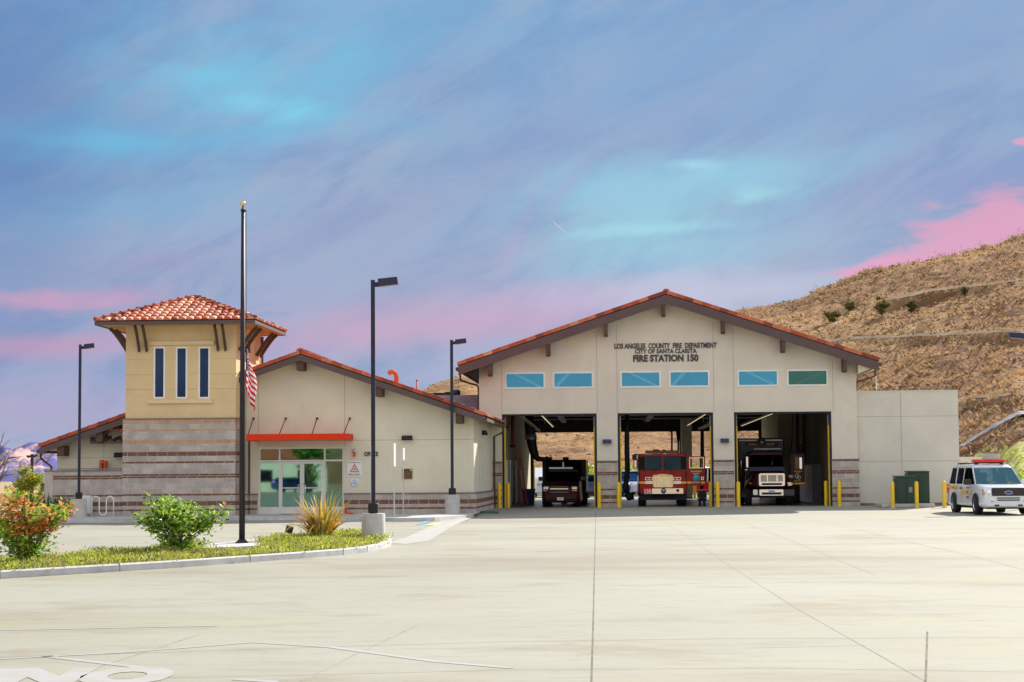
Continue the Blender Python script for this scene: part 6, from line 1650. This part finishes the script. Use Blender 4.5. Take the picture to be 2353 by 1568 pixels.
# --- rescue truck in the right bay
def rescue_truck():
    v0 = 2.0
    def q(zx, zy, v): return L((1760 + zx / 5.6) / 1.0625, (980 + zy / 5.6) / 1.0625, v)
    uc = (q(340, 1000, v0)[0] + q(985, 1000, v0)[0]) / 2; hw = (q(985, 1000, v0 + .5)[0] - q(345, 1000, v0 + .5)[0]) / 2
    t = in_bay('rescue_truck', 'dark red rescue truck with tall box body and chrome grille in the right bay', 'fire truck', uc, v0)
    def P(zx, zy, v=0): a = q(zx, zy, v0 + v); return a[0] - uc, a[1] - .012
    def panel(name, m, x0, x1, y0, y1, y=0, th=.03, r=.02, parent=t):
        a, c = P(x0, y1, y), P(x1, y0, y); return one(name, m, parent, lambda b: b.bbox(a[0], c[0], y - th, y - .001, a[1], c[1], min(r, (c[1] - a[1]) * .45, (c[0] - a[0]) * .45)))
    zh = P(700, 975, .3)[1]; zb = P(700, 1170)[1]; zw0 = P(640, 965, 1.5)[1]; zw1 = P(640, 735, 1.9)[1]; zr = P(640, 700, 2.0)[1]
    one('hood', 'dark_red', t, lambda b: b.loft([(.02, hw * .52, hw * .50, zb, zh - .06, .06), (.12, hw * .80, hw * .60, zb - .02, zh, .12), (.5, hw * .98, hw * .66, zb - .08, zh + .03, .14), (1.5, hw, hw * .78, zb - .1, zw0 + .04, .12)]))
    one('cab', 'dark_red', t, lambda b: (b.loft([(1.45, hw * .92, hw * .86, zb - .25, zw0 + .02, .05), (3.2, hw * .94, hw * .88, zb - .25, zw0 + .02, .05)]), b.loft([(1.75, hw * .74, hw * .66, zw1, zr, .05), (2.0, hw * .78, hw * .70, zw1, zr + .06, .06), (3.2, hw * .80, hw * .72, zw1, zr + .08, .06)]),
        [b.obox((s * hw * .84, 1.52, zw0), (-s * .07, 0, 0), (0, .08, 0), (-s * hw * .10, .26, zw1 - zw0 + .02)) for s in (-1, 1)], b.box(-hw * .8, hw * .8, 3.1, 3.2, zw0, zw1)))
    one('windscreen', 'wind_dark', t, lambda b: b.add([(-hw * .82, 1.54, zw0 + .02), (hw * .82, 1.54, zw0 + .02), (hw * .73, 1.78, zw1), (-hw * .73, 1.78, zw1)], [(0, 1, 2, 3)]))
    one('cab_interior', 'int_dark', t, lambda b: b.box(-hw * .7, hw * .7, 2.6, 2.7, zw0 - .1, zw1))
    a = P(525, 865, 1.75); one('windscreen_notice', 'sage_green', t, lambda b: b.box(a[0] - .14, a[0] + .14, 1.70, 1.705, a[1] - .13, a[1] + .14))
    one('wiper', 'steel', t, lambda b: b.tube([(P(690, 905, 1.6)[0], 1.5, P(690, 905, 1.6)[1]), (P(710, 750, 1.7)[0], 1.66, P(710, 750, 1.7)[1])], .012, 5))
    g = panel('grille', 'chrome', 520, 872, 985, 1160, 0, .06, .08)
    panel('grille_core', 'black', 548, 845, 1012, 1098, -.061, .006, .02, g); panel('grille_core', 'black', 560, 835, 1118, 1148, -.061, .006, .02, g)
    for k in range(5):
        panel('grille_bar', 'chrome', 552, 841, 1022 + k * 15, 1029 + k * 15, -.068, .012, .003, g)
    for x in (628, 760): panel('grille_bar', 'chrome', x, x + 16, 1014, 1096, -.081, .010, .003, g)
    for (x0, x1, am) in ((412, 492, 395), (905, 965, 968)):
        h = panel('headlight', 'lens_clear', x0, x1, 1108, 1156, .22, .10, .05); panel('turn_signal', 'lens_amber', min(am, am + 18), max(am, am + 18), 1112, 1146, .24, .08, .02, h)
    bp = panel('bumper', 'chrome', 525, 850, 1205, 1290, -.05, .16, .03); panel('bumper_slot', 'black', 560, 830, 1245, 1278, -.211, .006, .02, bp)
    panel('fog_lamp', 'lens_clear', 440, 505, 1208, 1282, 0, .06, .06); panel('bumper_end', 'black', 505, 524, 1205, 1290, 0, .14, .02); panel('bumper_end', 'grey_panel', 852, 1000, 1205, 1290, .05, .14, .03)
    pl = panel('licence_plate', 'white', 650, 740, 1215, 1250, -.212, .008, .005); a = P(695, 1244, -.22)
    text('lettering', '1209752', .26, .055, (a[0], -.226, a[1]), 'sign_blue', pl, .004, .02)
    one('side_marker', 'lens_clear', t, lambda b: [b.lathe([(.05, 0), (.065, 0), (.065, .012), (.05, .012)], (P(x, 1031, .3)[0], .2, P(x, 1031, .3)[1]), 12, 0, 'y') for x in (945, 970)])
    # tall box body
    bz = P(540, 505, 3.4)[1]; a = P(222, 600, 3.4)[0]; c = P(860, 600, 3.4)[0]
    bb = one('box_body', 'dark_red', t, lambda b: b.box(a, c, 3.4, 8.6, .55, bz), .05)
    one('front_panel', 'grey_panel', bb, lambda b: b.box(a + .10, c - .04, 3.385, 3.399, zr - .3, bz - .14)); one('edge_trim', 'galv', bb, lambda b: b.box(a + .10, c - .06, 3.375, 3.399, bz - .12, bz - .08))
    u0, u1 = P(375, 602, 3.3), P(735, 578, 3.3); one('name_board', 'black', bb, lambda b: b.box(P(340, 600, 3.3)[0], P(790, 600, 3.3)[0], 3.34, 3.384, u0[1] - .03, u1[1] + .04))
    text('lettering', 'LOS ANGELES COUNTY FIRE DEPT.', u1[0] - u0[0], u1[1] - u0[1], ((u0[0] + u1[0]) / 2, 3.33, u0[1]), 'letter_orange', bb, .01, .03)
    u2 = P(558, 560, 3.2); dm = one('siren_dome', 'grey_panel', bb, lambda b: b.lathe([(.18, -.18), (.18, .05), (.13, .16), (.0, .20)], (u2[0], 3.2, u2[1] + .06), 16)); text('number', '150', .16, .085, (u2[0], 3.0, u2[1] - .05), 'letter_gold', dm, .01, .02)
    one('floodlight_bar', 'galv', bb, lambda b: b.box(P(450, 655, 3.2)[0], P(822, 655, 3.2)[0], 3.15, 3.2, P(500, 660, 3.2)[1], P(500, 649, 3.2)[1]))
    one('grab_rail', 'chrome', t, lambda b: (b.tube([(P(277, 600, 3.1)[0], 3.1, P(277, 600, 3.1)[1]), (P(280, 1140, 3.1)[0], 3.1, P(280, 1140, 3.1)[1])], .03, 6), b.tube([(P(240, 770, 2.8)[0], 2.8, P(240, 780, 2.8)[1]), (P(222, 1040, 2.8)[0], 2.8, P(222, 1040, 2.8)[1])], .02, 6)))
    a = P(350, 938, .5); one('hood_mirror', 'chrome', t, lambda b: b.lathe([(0, .10), (.09, .07), (.13, 0), (.11, -.01), (0, -.01)], (a[0], .5, a[1]), 16, 0, 'y'))
    one('mirror', 'chrome', t, lambda b: (b.box(P(345, 850, 1.4)[0], P(372, 850, 1.4)[0], 1.35, 1.45, P(350, 905, 1.4)[1], P(350, 760, 1.4)[1]), b.tube([(-hw * .9, 1.5, zw0 + .1), (P(350, 900, 1.4)[0], 1.4, zw0 - .05)], .015, 5)))
    # open door
    fd = 1.5; a, c = P(958, 1148, fd), P(1140, 722, fd); w0, w1 = P(1012, 925, fd), P(1102, 762, fd)
    b = MB(); th = .07; grid_wall(b, a[0], c[0], a[1], c[1], [(w0[0], w1[0], w0[1], w1[1])], fd - th, fd); d = b.build('door', 'dark_red', t); d['label'] = 'open dark red truck door with orange lettering'
    one('pane', 'pane_clear', d, lambda b: b.box(w0[0], w1[0], fd - .04, fd - .035, w0[1], w1[1])); m0, m1 = P(1072, 925, fd), P(1102, 770, fd)
    one('door_mirror', 'chrome', d, lambda b: b.bbox(m0[0], m1[0], fd - th - .12, fd - th - .02, m0[1], m1[1], .03))
    def dt(body, x0, x1, y0, y1, m='letter_orange'):
        a, c = P(x0, y1, fd - th), P(x1, y0, fd - th); text('lettering', body, c[0] - a[0], c[1] - a[1], ((a[0] + c[0]) / 2, fd - th - .006, a[1]), m, d, .008, .03)
    dt('LOS ANGELES', 1002, 1110, 947, 966); dt('COUNTY', 1020, 1086, 974, 992); dt('FIRE DEPT.', 1005, 1096, 1080, 1099)
    for x, y in ((1036, 1026), (1068, 1045)):
        e = P(x, y, fd - th); one('emblem', 'frame', d, lambda b: b.tube([(e[0] + .075 * math.cos(k * .42), fd - th - .01, e[1] + .075 * math.sin(k * .42)) for k in range(16)], .016, 6))
    a, c = P(1002, 1136, fd - th), P(1146, 1112, fd - th); one('door_stripe', 'yellow_tape', d, lambda b: b.box(a[0], c[0], fd - th - .006, fd - th - .001, a[1], c[1]))
    for s in (-1, 1): wheel(t, s * (hw - .16), .95, .48, .30, 'steel'); wheel(t, s * (hw - .16), 6.2, .48, .30, 'steel')
    one('underbody', 'black', t, lambda b: (b.box(-hw * .75, hw * .75, .3, 8.2, .35, .62), b.box(-hw, hw, 1.9, 3.3, .35, zb - .2)))
rescue_truck()

# --- maroon command car and the dark truck behind it
def maroon_car():
    v0 = 1.2
    def q(zx, zy, v): return L((1180 + zx / 5.226) / 1.0625, (980 + zy / 5.226) / 1.0625, v)
    uc = (q(740, 1100, v0)[0] + q(1240, 1100, v0)[0]) / 2; hw = (q(1235, 1100, v0)[0] - q(745, 1100, v0)[0]) / 2
    t = in_bay('command_car', 'maroon four wheel drive command car with roof light bar in the left bay', 'car', uc, v0)
    def P(zx, zy, v=0): a = q(zx, zy, v0 + v); return a[0] - uc, a[1] - .012
    def panel(name, m, x0, x1, y0, y1, y=0, th=.03, r=.02, parent=t):
        a, c = P(x0, y1, y), P(x1, y0, y); return one(name, m, parent, lambda b: b.bbox(a[0], c[0], y - th, y - .001, a[1], c[1], min(r, (c[1] - a[1]) * .45, (c[0] - a[0]) * .45)))
    zh = P(990, 1075)[1]; zbl = P(990, 1295)[1]; zw0 = P(990, 1020, 1.2)[1]; zr = P(990, 878, 1.9)[1]
    one('body', 'dark_red', t, lambda b: b.loft([(0, hw * .86, hw * .82, zbl + .08, zh - .12, .08), (.07, hw * .97, hw * .92, zbl, zh - .04, .10), (.35, hw, hw * .95, zbl, zh, .10), (1.2, hw, hw * .95, zbl, zw0, .08), (4.9, hw, hw * .95, zbl, zw0 + .03, .08), (5.1, hw * .9, hw * .88, zbl + .1, zw0 - .05, .08)]))
    one('roof', 'dark_red', t, lambda b: (b.loft([(1.85, hw * .74, hw * .68, zr - .07, zr - .02, .02), (2.0, hw * .78, hw * .70, zr - .09, zr + .01, .04), (4.8, hw * .76, hw * .70, zr - .09, zr, .04)]),
        [b.obox((s * hw * .92, 1.22, zw0 - .02), (-s * .06, 0, 0), (0, .07, 0), (-s * hw * .17, .70, zr - zw0 - .03)) for s in (-1, 1)], [b.obox((s * hw * .92, 4.6, zw0 - .02), (-s * .05, 0, 0), (0, .3, 0), (-s * hw * .16, 0, zr - zw0 - .03)) for s in (-1, 1)]))
    one('windscreen', 'wind_dark', t, lambda b: b.add([(-hw * .88, 1.25, zw0 + .01), (hw * .88, 1.25, zw0 + .01), (hw * .74, 1.88, zr - .06), (-hw * .74, 1.88, zr - .06)], [(0, 1, 2, 3)]))
    for s in (-1, 1):
        one('side_window', 'wind_dark', t, lambda b: b.add([(s * hw * .93, 1.4, zw0 + .03), (s * hw * .93, 4.6, zw0 + .03), (s * hw * .77, 4.6, zr - .07), (s * hw * .77, 2.0, zr - .07)], [(0, 1, 2, 3)]))
        x0, x1 = (765, 835) if s < 0 else (1130, 1200)
        h = panel('headlight', 'veh_black', x0, x1, 1085, 1150, .03, .04, .03)
        for cx in ((x0 + 18, x1 - 20)):
            e = P(cx, 1107); one('lens', 'lens_clear', h, lambda b: b.lathe([(.045, 0), (.066, .012), (.060, .02), (.04, .01), (0, .014)], (e[0], -.02, e[1]), 14, 0, 'y'))
        panel('turn_signal', 'lens_amber', x0, x1 - 30 if s < 0 else x1, 1131, 1145, -.011, .012, .01, h)
        one('mirror', 'veh_black', t, lambda b: b.obox((s * (hw - .02), 1.45, zw0 + .02), (s * .24, .03, 0), (0, .12, 0), (0, 0, .20)), .03)
        wheel(t, s * (hw - .16), .95, .40, .28, 'steel'); wheel(t, s * (hw - .16), 4.1, .40, .28, 'steel')
    g = panel('grille', 'black', 850, 1085, 1088, 1168, .0, .035, .03)
    panel('grille_bar', 'chrome', 852, 1083, 1112, 1124, -.036, .02, .01, g); panel('grille_bar', 'steel', 852, 1083, 1090, 1095, -.036, .01, .004, g); panel('grille_bar', 'steel', 852, 1083, 1158, 1164, -.036, .01, .004, g)
    panel('badge', 'gold', 948, 1004, 1109, 1127, -.057, .01, .006, g)
    one('bumper', 'dark_red', t, lambda b: b.loft([(-.10, hw * .8, hw * .8, P(990, 1250)[1], P(990, 1175)[1], .05), (-.04, hw * .95, hw * .95, P(990, 1262)[1], P(990, 1170)[1], .07), (.1, hw, hw, P(990, 1262)[1], P(990, 1165)[1], .07)]))
    pl = panel('licence_plate', 'white', 943, 1024, 1228, 1264, -.10, .012, .005); a = P(984, 1256, -.1); text('lettering', '1209741', .26, .06, (a[0], -.117, a[1]), 'sign_blue', pl, .004, .02)
    one('skid_plate', 'black', t, lambda b: b.box(-hw * .7, hw * .7, .05, 4.8, .25, zbl + .03))
    one('light_bar', 'galv', t, lambda b: b.box(P(835, 860, 2)[0], P(1140, 860, 2)[0], 2.2, 2.45, zr + .05, zr + .14), .01)
    one('antenna', 'white', t, lambda b: b.box(P(1003, 800, 2)[0], P(1024, 800, 2)[0], 2.5, 2.56, zr + .14, P(1010, 775, 2)[1]))
    one('tow_hitch', 'black', t, lambda b: b.box(-.0, .28, .3, .5, .02, zbl))
    # dark truck behind
    v1 = v0 + 6.2
    a = q(737, 1100, v1)[0]; c = q(1304, 1100, v1)[0]; z1 = q(1000, 742, v1)[1]; uc2 = (a + c) / 2; w_ = (c - a) / 2
    t2 = in_bay('box_truck', 'dark box bodied truck parked behind the maroon command car', 'truck', uc2, v1)
    one('box_body', 'dark_red', t2, lambda b: b.box(-w_, w_, 1.6, 7.5, .55, z1 - .012), .05)
    one('cab', 'int_dark', t2, lambda b: b.loft([(.0, w_ * .85, w_ * .8, .5, 1.3, .1), (.9, w_ * .92, w_ * .86, .5, 1.45, .1), (1.5, w_ * .92, w_ * .8, .5, 2.2, .1)]))
    one('beacon', 'black', t2, lambda b: [b.box(q(x0, 0, v1)[0] - uc2, q(x1, 0, v1)[0] - uc2, 1.7, 2.0, z1 - .011, z1 + .12) for x0, x1 in ((800, 858), (990, 1070))], .04)
    one('running_board', 'black', t2, lambda b: (b.box(w_ * .2, w_ + .10, 1.7, 7.3, .28, .55), b.box(-w_, -w_ * .7, 1.7, 7.3, .28, .55)))
    for s in (-1, 1): wheel(t2, s * (w_ - .16), .9, .46, .28, 'steel'); wheel(t2, s * (w_ - .16), 5.9, .46, .28, 'steel')
    return v1, a, z1
V1, A1, Z1 = maroon_car()

# --- parked cars behind the station
def parked(name, label, cat, x, y0, W_, body_m, roof_m, length=4.8, h=1.75, pickup=False, rz=90, v=38):
    u = L(x, y0, v)[0]; t = thing(name, label, cat, W(u, v, 0), -TH + R(rz), 'vehicles parked behind the station')
    hw = W_ / 2
    one('body', body_m, t, lambda b: b.loft([(0, hw * .85, hw * .8, .35, .75, .1), (.1, hw * .97, hw * .92, .3, .9, .12), (1.2, hw, hw * .95, .3, 1.0, .1), (length - .2, hw, hw * .95, .3, 1.02, .1), (length, hw * .9, hw * .9, .4, .95, .1)]))
    y1 = length * (.62 if pickup else .95)
    one('cabin', 'wind_blue', t, lambda b: b.loft([(1.2, hw * .9, hw * .88, .98, 1.02, .02), (1.9, hw * .9, hw * .76, .98, h - .06, .06), (y1 - .3, hw * .9, hw * .76, .98, h - .06, .06), (y1, hw * .88, hw * .86, .98, 1.05, .02)]))
    one('roof', roof_m, t, lambda b: b.loft([(1.85, hw * .78, hw * .72, h - .08, h, .03), (y1 - .25, hw * .78, hw * .72, h - .08, h, .03)]))
    one('pillar', roof_m, t, lambda b: [b.obox((s * hw * .91, y, 1.0), (-s * .03, 0, 0), (0, .10, 0), (-s * hw * .14, 0, h - 1.05)) for s in (-1, 1) for y in (2.0, 3.0, y1 - .4)])
    for s in (-1, 1):
        wheel(t, s * (hw - .12), .9, .34, .22, 'chrome'); wheel(t, s * (hw - .12), length - .95, .34, .22, 'chrome')
        one('headlight', 'lens_clear', t, lambda b: b.box(s * hw * .5, s * hw * .85, .01, .12, .68, .84), .02); one('tail_light', 'lens_red', t, lambda b: b.box(s * hw * .7, s * hw * .9, length - .05, length + .005, .7, .95))
    return t
parked('parked_pickup', 'red pickup beyond the left bay with its white roof in the sun', 'pickup', 1475, 1140, 1.9, 'car_red', 'veh_white', 5.2, 1.9, True, 80, 43)
parked('parked_car', 'blue and white car low in the gap right of the maroon car', 'car', 1452, 1145, 1.8, 'car_blue', 'car_blue', 4.6, 1.5, False, 84, 36)
parked('parked_car', 'silver blue car seen left of the fire engine through the middle bay', 'car', 1478, 1140, 1.9, 'car_silver', 'veh_white', 4.8, 1.75, False, 30, 38)
parked('parked_car', 'dark red car with white roof behind the turnout gear in the middle bay', 'car', 1706, 1140, 1.9, 'car_red', 'veh_white', 4.9, 1.9, False, 75, 33)
t = thing('white_van', 'plain white van standing outside the far opening, left of the maroon car', 'van', W(L(1262, 1140, 36)[0], 36, 0), -TH + R(8), 'vehicles parked behind the station')
one('body', 'veh_white', t, lambda b: b.loft([(0, .8, .78, .35, 1.1, .1), (.1, .95, .9, .3, 1.25, .1), (.9, .98, .94, .3, 1.32, .1), (1.6, .98, .86, .3, 1.95, .12), (5.0, .98, .86, .3, 1.98, .12)]))
one('windscreen', 'wind_blue', t, lambda b: b.add([(-.84, .93, 1.34), (.84, .93, 1.34), (.72, 1.56, 1.9), (-.72, 1.56, 1.9)], [(0, 1, 2, 3)])); one('grille', 'black', t, lambda b: b.box(-.5, .5, -.02, .02, .7, .95))
for s in (-1, 1): wheel(t, s * .85, .9, .34, .22); wheel(t, s * .85, 4.0, .34, .22); one('headlight', 'lens_clear', t, lambda b: b.box(s * .55, s * .8, -.015, .05, .75, .95), .02)
# low grey wall across the back of the yard
t = thing('yard_wall', 'low grey block wall across the back of the yard', 'wall', W(-15, 44.5, 0), -TH)
one('wall', 'cmu_b', t, lambda b: b.box(0, 40, 0, .25, -.4, .95)); one('cap', 'cmu_cap', t, lambda b: b.box(-.02, 40.02, -.02, .27, .951, 1.0))

# ---------------------------------------------------------------- things inside the bays
def hose_drop(name, label, px, v, r, mtl='black', cat='exhaust hose', group='vehicle exhaust hoses'):
    P = []
    for (x, y) in px: u, z = L(x, y, v); P.append((u, z))
    o = P[0]; t = thing(name, label, cat, W(o[0], v, max(.1, o[1])), -TH, group)
    one('hose', mtl, t, lambda b: b.tube([(p[0] - o[0], 0, p[1] - max(.1, o[1])) for p in P], r if not isinstance(r, list) else r, 10))
    return t, [(p[0] - o[0], p[1] - max(.1, o[1])) for p in P]
zm = lambda ox, k: (lambda zx, zy: ((ox + zx / k) / 1.0625, (980 + zy / k) / 1.0625))
z1_, z2_, z3_ = zm(1180, 5.226), zm(1480, 5.6), zm(1760, 5.6)
t, P_ = hose_drop('exhaust_hose', 'thick black exhaust hose hanging from the ceiling onto the dark truck', [z1_(575, 180), z1_(590, 330), z1_(605, 450), z1_(625, 570), z1_(655, 690), z1_(700, 735), z1_(780, 742), z1_(830, 725)], 7.2, [.22, .26, .27, .24, .22, .15, .12, .12])
one('collar', 'steel', t, lambda b: b.lathe([(.30, -.15), (.30, .1), (.2, .15)], (P_[2][0], 0, P_[2][1]), 14))
t, P_ = hose_drop('exhaust_hose', 'black exhaust hose hanging down left of the fire engine', [z2_(285, 170), z2_(283, 420), z2_(284, 700), z2_(292, 930), z2_(275, 1060), z2_(268, 1180), z2_(278, 1260)], 3.0, [.11, .12, .13, .13, .12, .15, .15])
one('nozzle', 'black', t, lambda b: (b.tube([(P_[6][0], 0, P_[6][1]), (P_[6][0] + .12, 0, P_[6][1] - .16), (P_[6][0] + .34, 0, P_[6][1] - .12)], [.15, .20, .18], 12), b.lathe([(.17, 0), (.17, .1), (.12, .1)], (P_[4][0], 0, P_[4][1]), 12)))
t, P_ = hose_drop('exhaust_hose', 'black exhaust hose hanging right of the open engine door', [z2_(1312, 380), z2_(1314, 700), z2_(1312, 980), z2_(1306, 1200)], 8.0, [.09, .10, .10, .09])
t, P_ = hose_drop('exhaust_hose', 'short capped dark red exhaust drop near the right wall of the right bay', [z3_(1045, 170), z3_(1045, 600), z3_(1055, 690)], 9.0, [.08, .09, .07], 'hanger')
one('clamp', 'black', t, lambda b: b.tube([(P_[1][0] + .02, 0, P_[1][1]), (P_[1][0] + .22, 0, P_[1][1]), (P_[1][0] + .24, 0, P_[2][1]), (P_[2][0], 0, P_[2][1])], .05, 8))
t, P_ = hose_drop('exhaust_hose', 'short dark red pipe hanging by the left wall of the left bay', [z1_(372, 190), z1_(372, 420), z1_(370, 560)], 4.5, [.075, .085, .08], 'hanger')
one('clamp', 'black', t, lambda b: b.tube([(P_[2][0] - .12, 0, P_[2][1] - .06), (P_[2][0] + .14, 0, P_[2][1] - .06)], .06, 8))
t, P_ = hose_drop('power_cord', 'black cord hanging from the ceiling beside the rescue truck box', [z3_(978, 150), z3_(975, 400), z3_(968, 600), z3_(958, 720)], 6.5, .02, 'black', 'cord', 'cords hanging in the bays')
t, P_ = hose_drop('power_cord', 'thin black cord hanging above the fire engine roof', [z2_(898, 400), z2_(898, 690)], 14, .05, 'black', 'cord', 'cords hanging in the bays')
t, P_ = hose_drop('power_cord', 'black cord reel line hanging right of the engine light bar', [z2_(985, 400), z2_(985, 560), z2_(988, 720)], 15, [.14, .05, .05], 'black', 'cord', 'cords hanging in the bays')
# far columns between the rear openings
for (x, m) in ((1578, 'int_wall'), (1398, 'int_wall')):
    u = L(x, 1080, HD - .6)[0]; one('column', m, ST_, lambda b: b.box(u - .32, u + .32, HD - 1.0, HD - .301, 0, 5.0))
# ceiling lights
def tube_light(pa, pb, v0, v1, w, label, on=True):
    a = L(pa[0], pa[1], v0); c = L(pb[0], pb[1], v1); t = thing('ceiling_light', label, 'ceiling light', W(a[0], v0, a[1]), -TH, 'long ceiling lights in the bays')
    d = Vector((c[0] - a[0], v1 - v0, c[1] - a[1]))
    one('housing', 'frame', t, lambda b: b.obox((-w / 2, 0, 0), (w, 0, 0), d, (0, 0, .09)), .01)
    one('diffuser', 'lit' if on else 'frame', t, lambda b: b.obox((-w / 2 + .03, 0.02, -.012), (w - .06, 0, 0), d * .98, (0, 0, .01)))
    one('hanger', 'steel', t, lambda b: [b.box(-.01, .01, d.y * f - .01, d.y * f + .01, d.z * f + .09, d.z * f + .8) for f in (.1, .9)])
tube_light(z1_(705, 140), z1_(892, 330), 1.5, 9, .10, 'thin warm ceiling light running back over the maroon car')
tube_light(z1_(935, 140), z1_(1030, 275), 1.5, 6, .26, 'broad pale ceiling light above the right half of the left bay', False)
tube_light(z1_(415, 145), z1_(705, 385), 1.5, 9, .18, 'slanting grey ceiling light near the left wall of the left bay', False)
tube_light(z2_(660, 140), z2_(555, 280), 1.5, 6, .26, 'broad pale ceiling light above the fire engine', False)
tube_light(z2_(1410, 145), z2_(1105, 335), 1.5, 9, .10, 'thin warm ceiling light high on the right of the middle bay')
tube_light(z2_(1440, 310), z2_(1290, 385), 8, 13, .26, 'short grey ceiling light at the right side of the middle bay', False)
tube_light(z3_(825, 122), z3_(275, 340), 1.2, 11, .10, 'thin warm ceiling light running over the rescue truck')
# gear on the floor and walls
u = L(*z1_(568, 1180), 10)[0]; t = thing('storage_bin', 'blue plastic bin on the bay floor left of the maroon car', 'bin', W(u, 10, .012), -TH)
one('body', 'bin_blue', t, lambda b: b.loft([(0, .30, .36, 0, .72, .04), (.5, .30, .36, 0, .72, .04)])); one('lid', 'bin_blue', t, lambda b: b.box(-.38, .38, -.02, .52, .721, .78), .01)
a, c = L(*z1_(445, 675), 5.5), L(*z1_(540, 1262), 4.5); t = thing('leaning_ladder', 'dark ladder leaning against the left wall of the left bay', 'ladder', W(c[0], 4.5, .012), -TH)
def lad(b):
    dx = a[0] - c[0]; h = a[1] - .02
    for s in (-.10, .10): b.obox((s - .03, 0, 0), (.06, 0, 0), (0, .05, 0), (dx, 1.0, h))
    for k in range(12): f = (k + .5) / 12; b.box(dx * f - .07, dx * f + .07, f, f + .03, h * f, h * f + .03)
one('rails', 'tile_d', t, lad)
t = thing('turnout_gear', 'black turnout trousers with white bands standing in boots inside the middle bay', 'turnout gear', W(L(*z2_(1312, 1400), 1.6)[0], 1.6, .012), -TH)
t.scale = (.9, .9, .82)
one('boots', 'rubber', t, lambda b: [b.loft([(-.12, .05, .05, 0, .09, .03), (.0, .06, .06, 0, .22, .05), (.12, .06, .06, 0, .24, .05)]) if False else (b.lathe([(.0, 0), (.08, 0), (.08, .06), (.07, .22), (.075, .30)], (s * .11, .02, 0), 12), b.obox((s * .11 - .05, -.14, 0), (.10, 0, 0), (0, .16, 0), (0, 0, .08))) for s in (-1, 1)], .01)
one('trousers', 'int_dark', t, lambda b: (b.lathe([(.10, .28), (.13, .40), (.13, .52)], (-.11, .02, 0), 14), b.lathe([(.10, .28), (.13, .40), (.13, .52)], (.11, .02, 0), 14), b.loft([(-.14, .22, .20, .45, .82, .10), (.02, .26, .22, .45, .86, .12), (.16, .22, .20, .45, .82, .10)])))
one('reflective_band', 'white', t, lambda b: (b.lathe([(.135, .44), (.14, .46), (.14, .50), (.135, .51)], (-.11, .02, 0), 14), b.lathe([(.135, .44), (.14, .46), (.14, .50), (.135, .51)], (.11, .02, 0), 14)))
# lockers and doors along the side walls
for k in range(5):
    t = thing('gear_locker', ['tall grey locker nearest the front in the right bay', 'second tall grey locker from the front in the right bay', 'middle tall grey locker along the right bay wall', 'fourth tall grey locker from the front in the right bay', 'farthest tall grey locker along the right bay wall'][k],
              'locker', W(DOORS[2][1] - .0, 4.5 + k * 1.25, .012), -TH, 'lockers along the right bay wall')
    one('cabinet', 'grey_panel', t, lambda b: b.box(-.5, -.001, 0, 1.18, 0, 1.95), .01); one('door', 'steel', t, lambda b: b.box(-.515, -.501, .05, 1.13, .08, 1.88)); one('label_strip', 'stripe', t, lambda b: b.box(-.52, -.516, .3, .85, 1.78, 1.84))
for k, (va, lab) in enumerate(((3.2, 0), (6.0, 1), (10.5, 2), (15.0, 3))):
    one('interior_door', 'grey_panel', ST_, lambda b: b.box(DOORS[0][0] - .009, DOORS[0][0] + .03, va, va + 1.0, .02, 2.15)); one('door_frame', 'frame', ST_, lambda b: [b.box(DOORS[0][0] - .009, DOORS[0][0] + .05, *q) for q in ((va - .09, va - .001, .02, 2.24), (va + 1.001, va + 1.09, .02, 2.24), (va, va + 1.0, 2.16, 2.24))])
one('hall_partition', 'int_wall', ST_, lambda b: b.box(DOORS[2][1] - 1.3, DOORS[2][1], 14, 26, .02, 5.0))

# ---------------------------------------------------------------- what stands behind the viewpoint (seen only in the glass)
def far_house(x, y, lab):
    t = thing('house', lab, 'house', (x, y, -.14), R(random.uniform(-20, 20)))
    one('wall', 'stucco_office', t, lambda b: b.box(-6, 6, -4, 4, 0, 3.4)); one('roof', 'tile_a', t, lambda b: b.prism_y([(-6.6, 3.401), (6.6, 3.401), (0, 5.6)], -4.5, 4.5)); one('window', 'dark_glass', t, lambda b: [b.box(q, q + 1.4, 4.001, 4.04, 1, 2.3) for q in (-4.5, -1, 3)])
far_house(-40, -42, 'cream house with red tiled roof across the street behind the viewpoint'); far_house(-19, -62, 'cream house behind the viewpoint, farther down the street')
for k, (x, y) in enumerate(((-33, -30), (-46, -34), (-28, -48), (8, -50), (-12, -38))):
    shrub('street_tree', ['street tree across the road, left of the house', 'street tree at the far left across the road', 'street tree between the two houses', 'street tree to the right behind the viewpoint', 'street tree straight behind the viewpoint'][k], (x, y, -.14), 2.2, 6.5, 900, .6, ['leaf_mid', 'leaf_dark', 'leaf_light'], (.5, .3, .2), 'tree', 'street trees across the road', 12, seed=90 + k, lo=.3, part='crown')
b = MB(); b.add([(x_, y_, z_) for x_, y_, z_ in [(-400, -220, -.4), (400, -220, -.4)] + [(400 - k * 40, -330, 14 + 9 * math.sin(k * 1.3) + 5 * math.sin(k * .5 + 1)) for k in range(21)]], [tuple(range(23))]); tag(b.build('far_hill', 'hill'), kind='structure')
parked('street_car', 'dark car parked by the kerb behind the viewpoint', 'car', 1176, 1140, 1.8, 'car_blue', 'car_blue', 4.6, 1.5, False, 90, 36).location = (-33, -34, -.14)
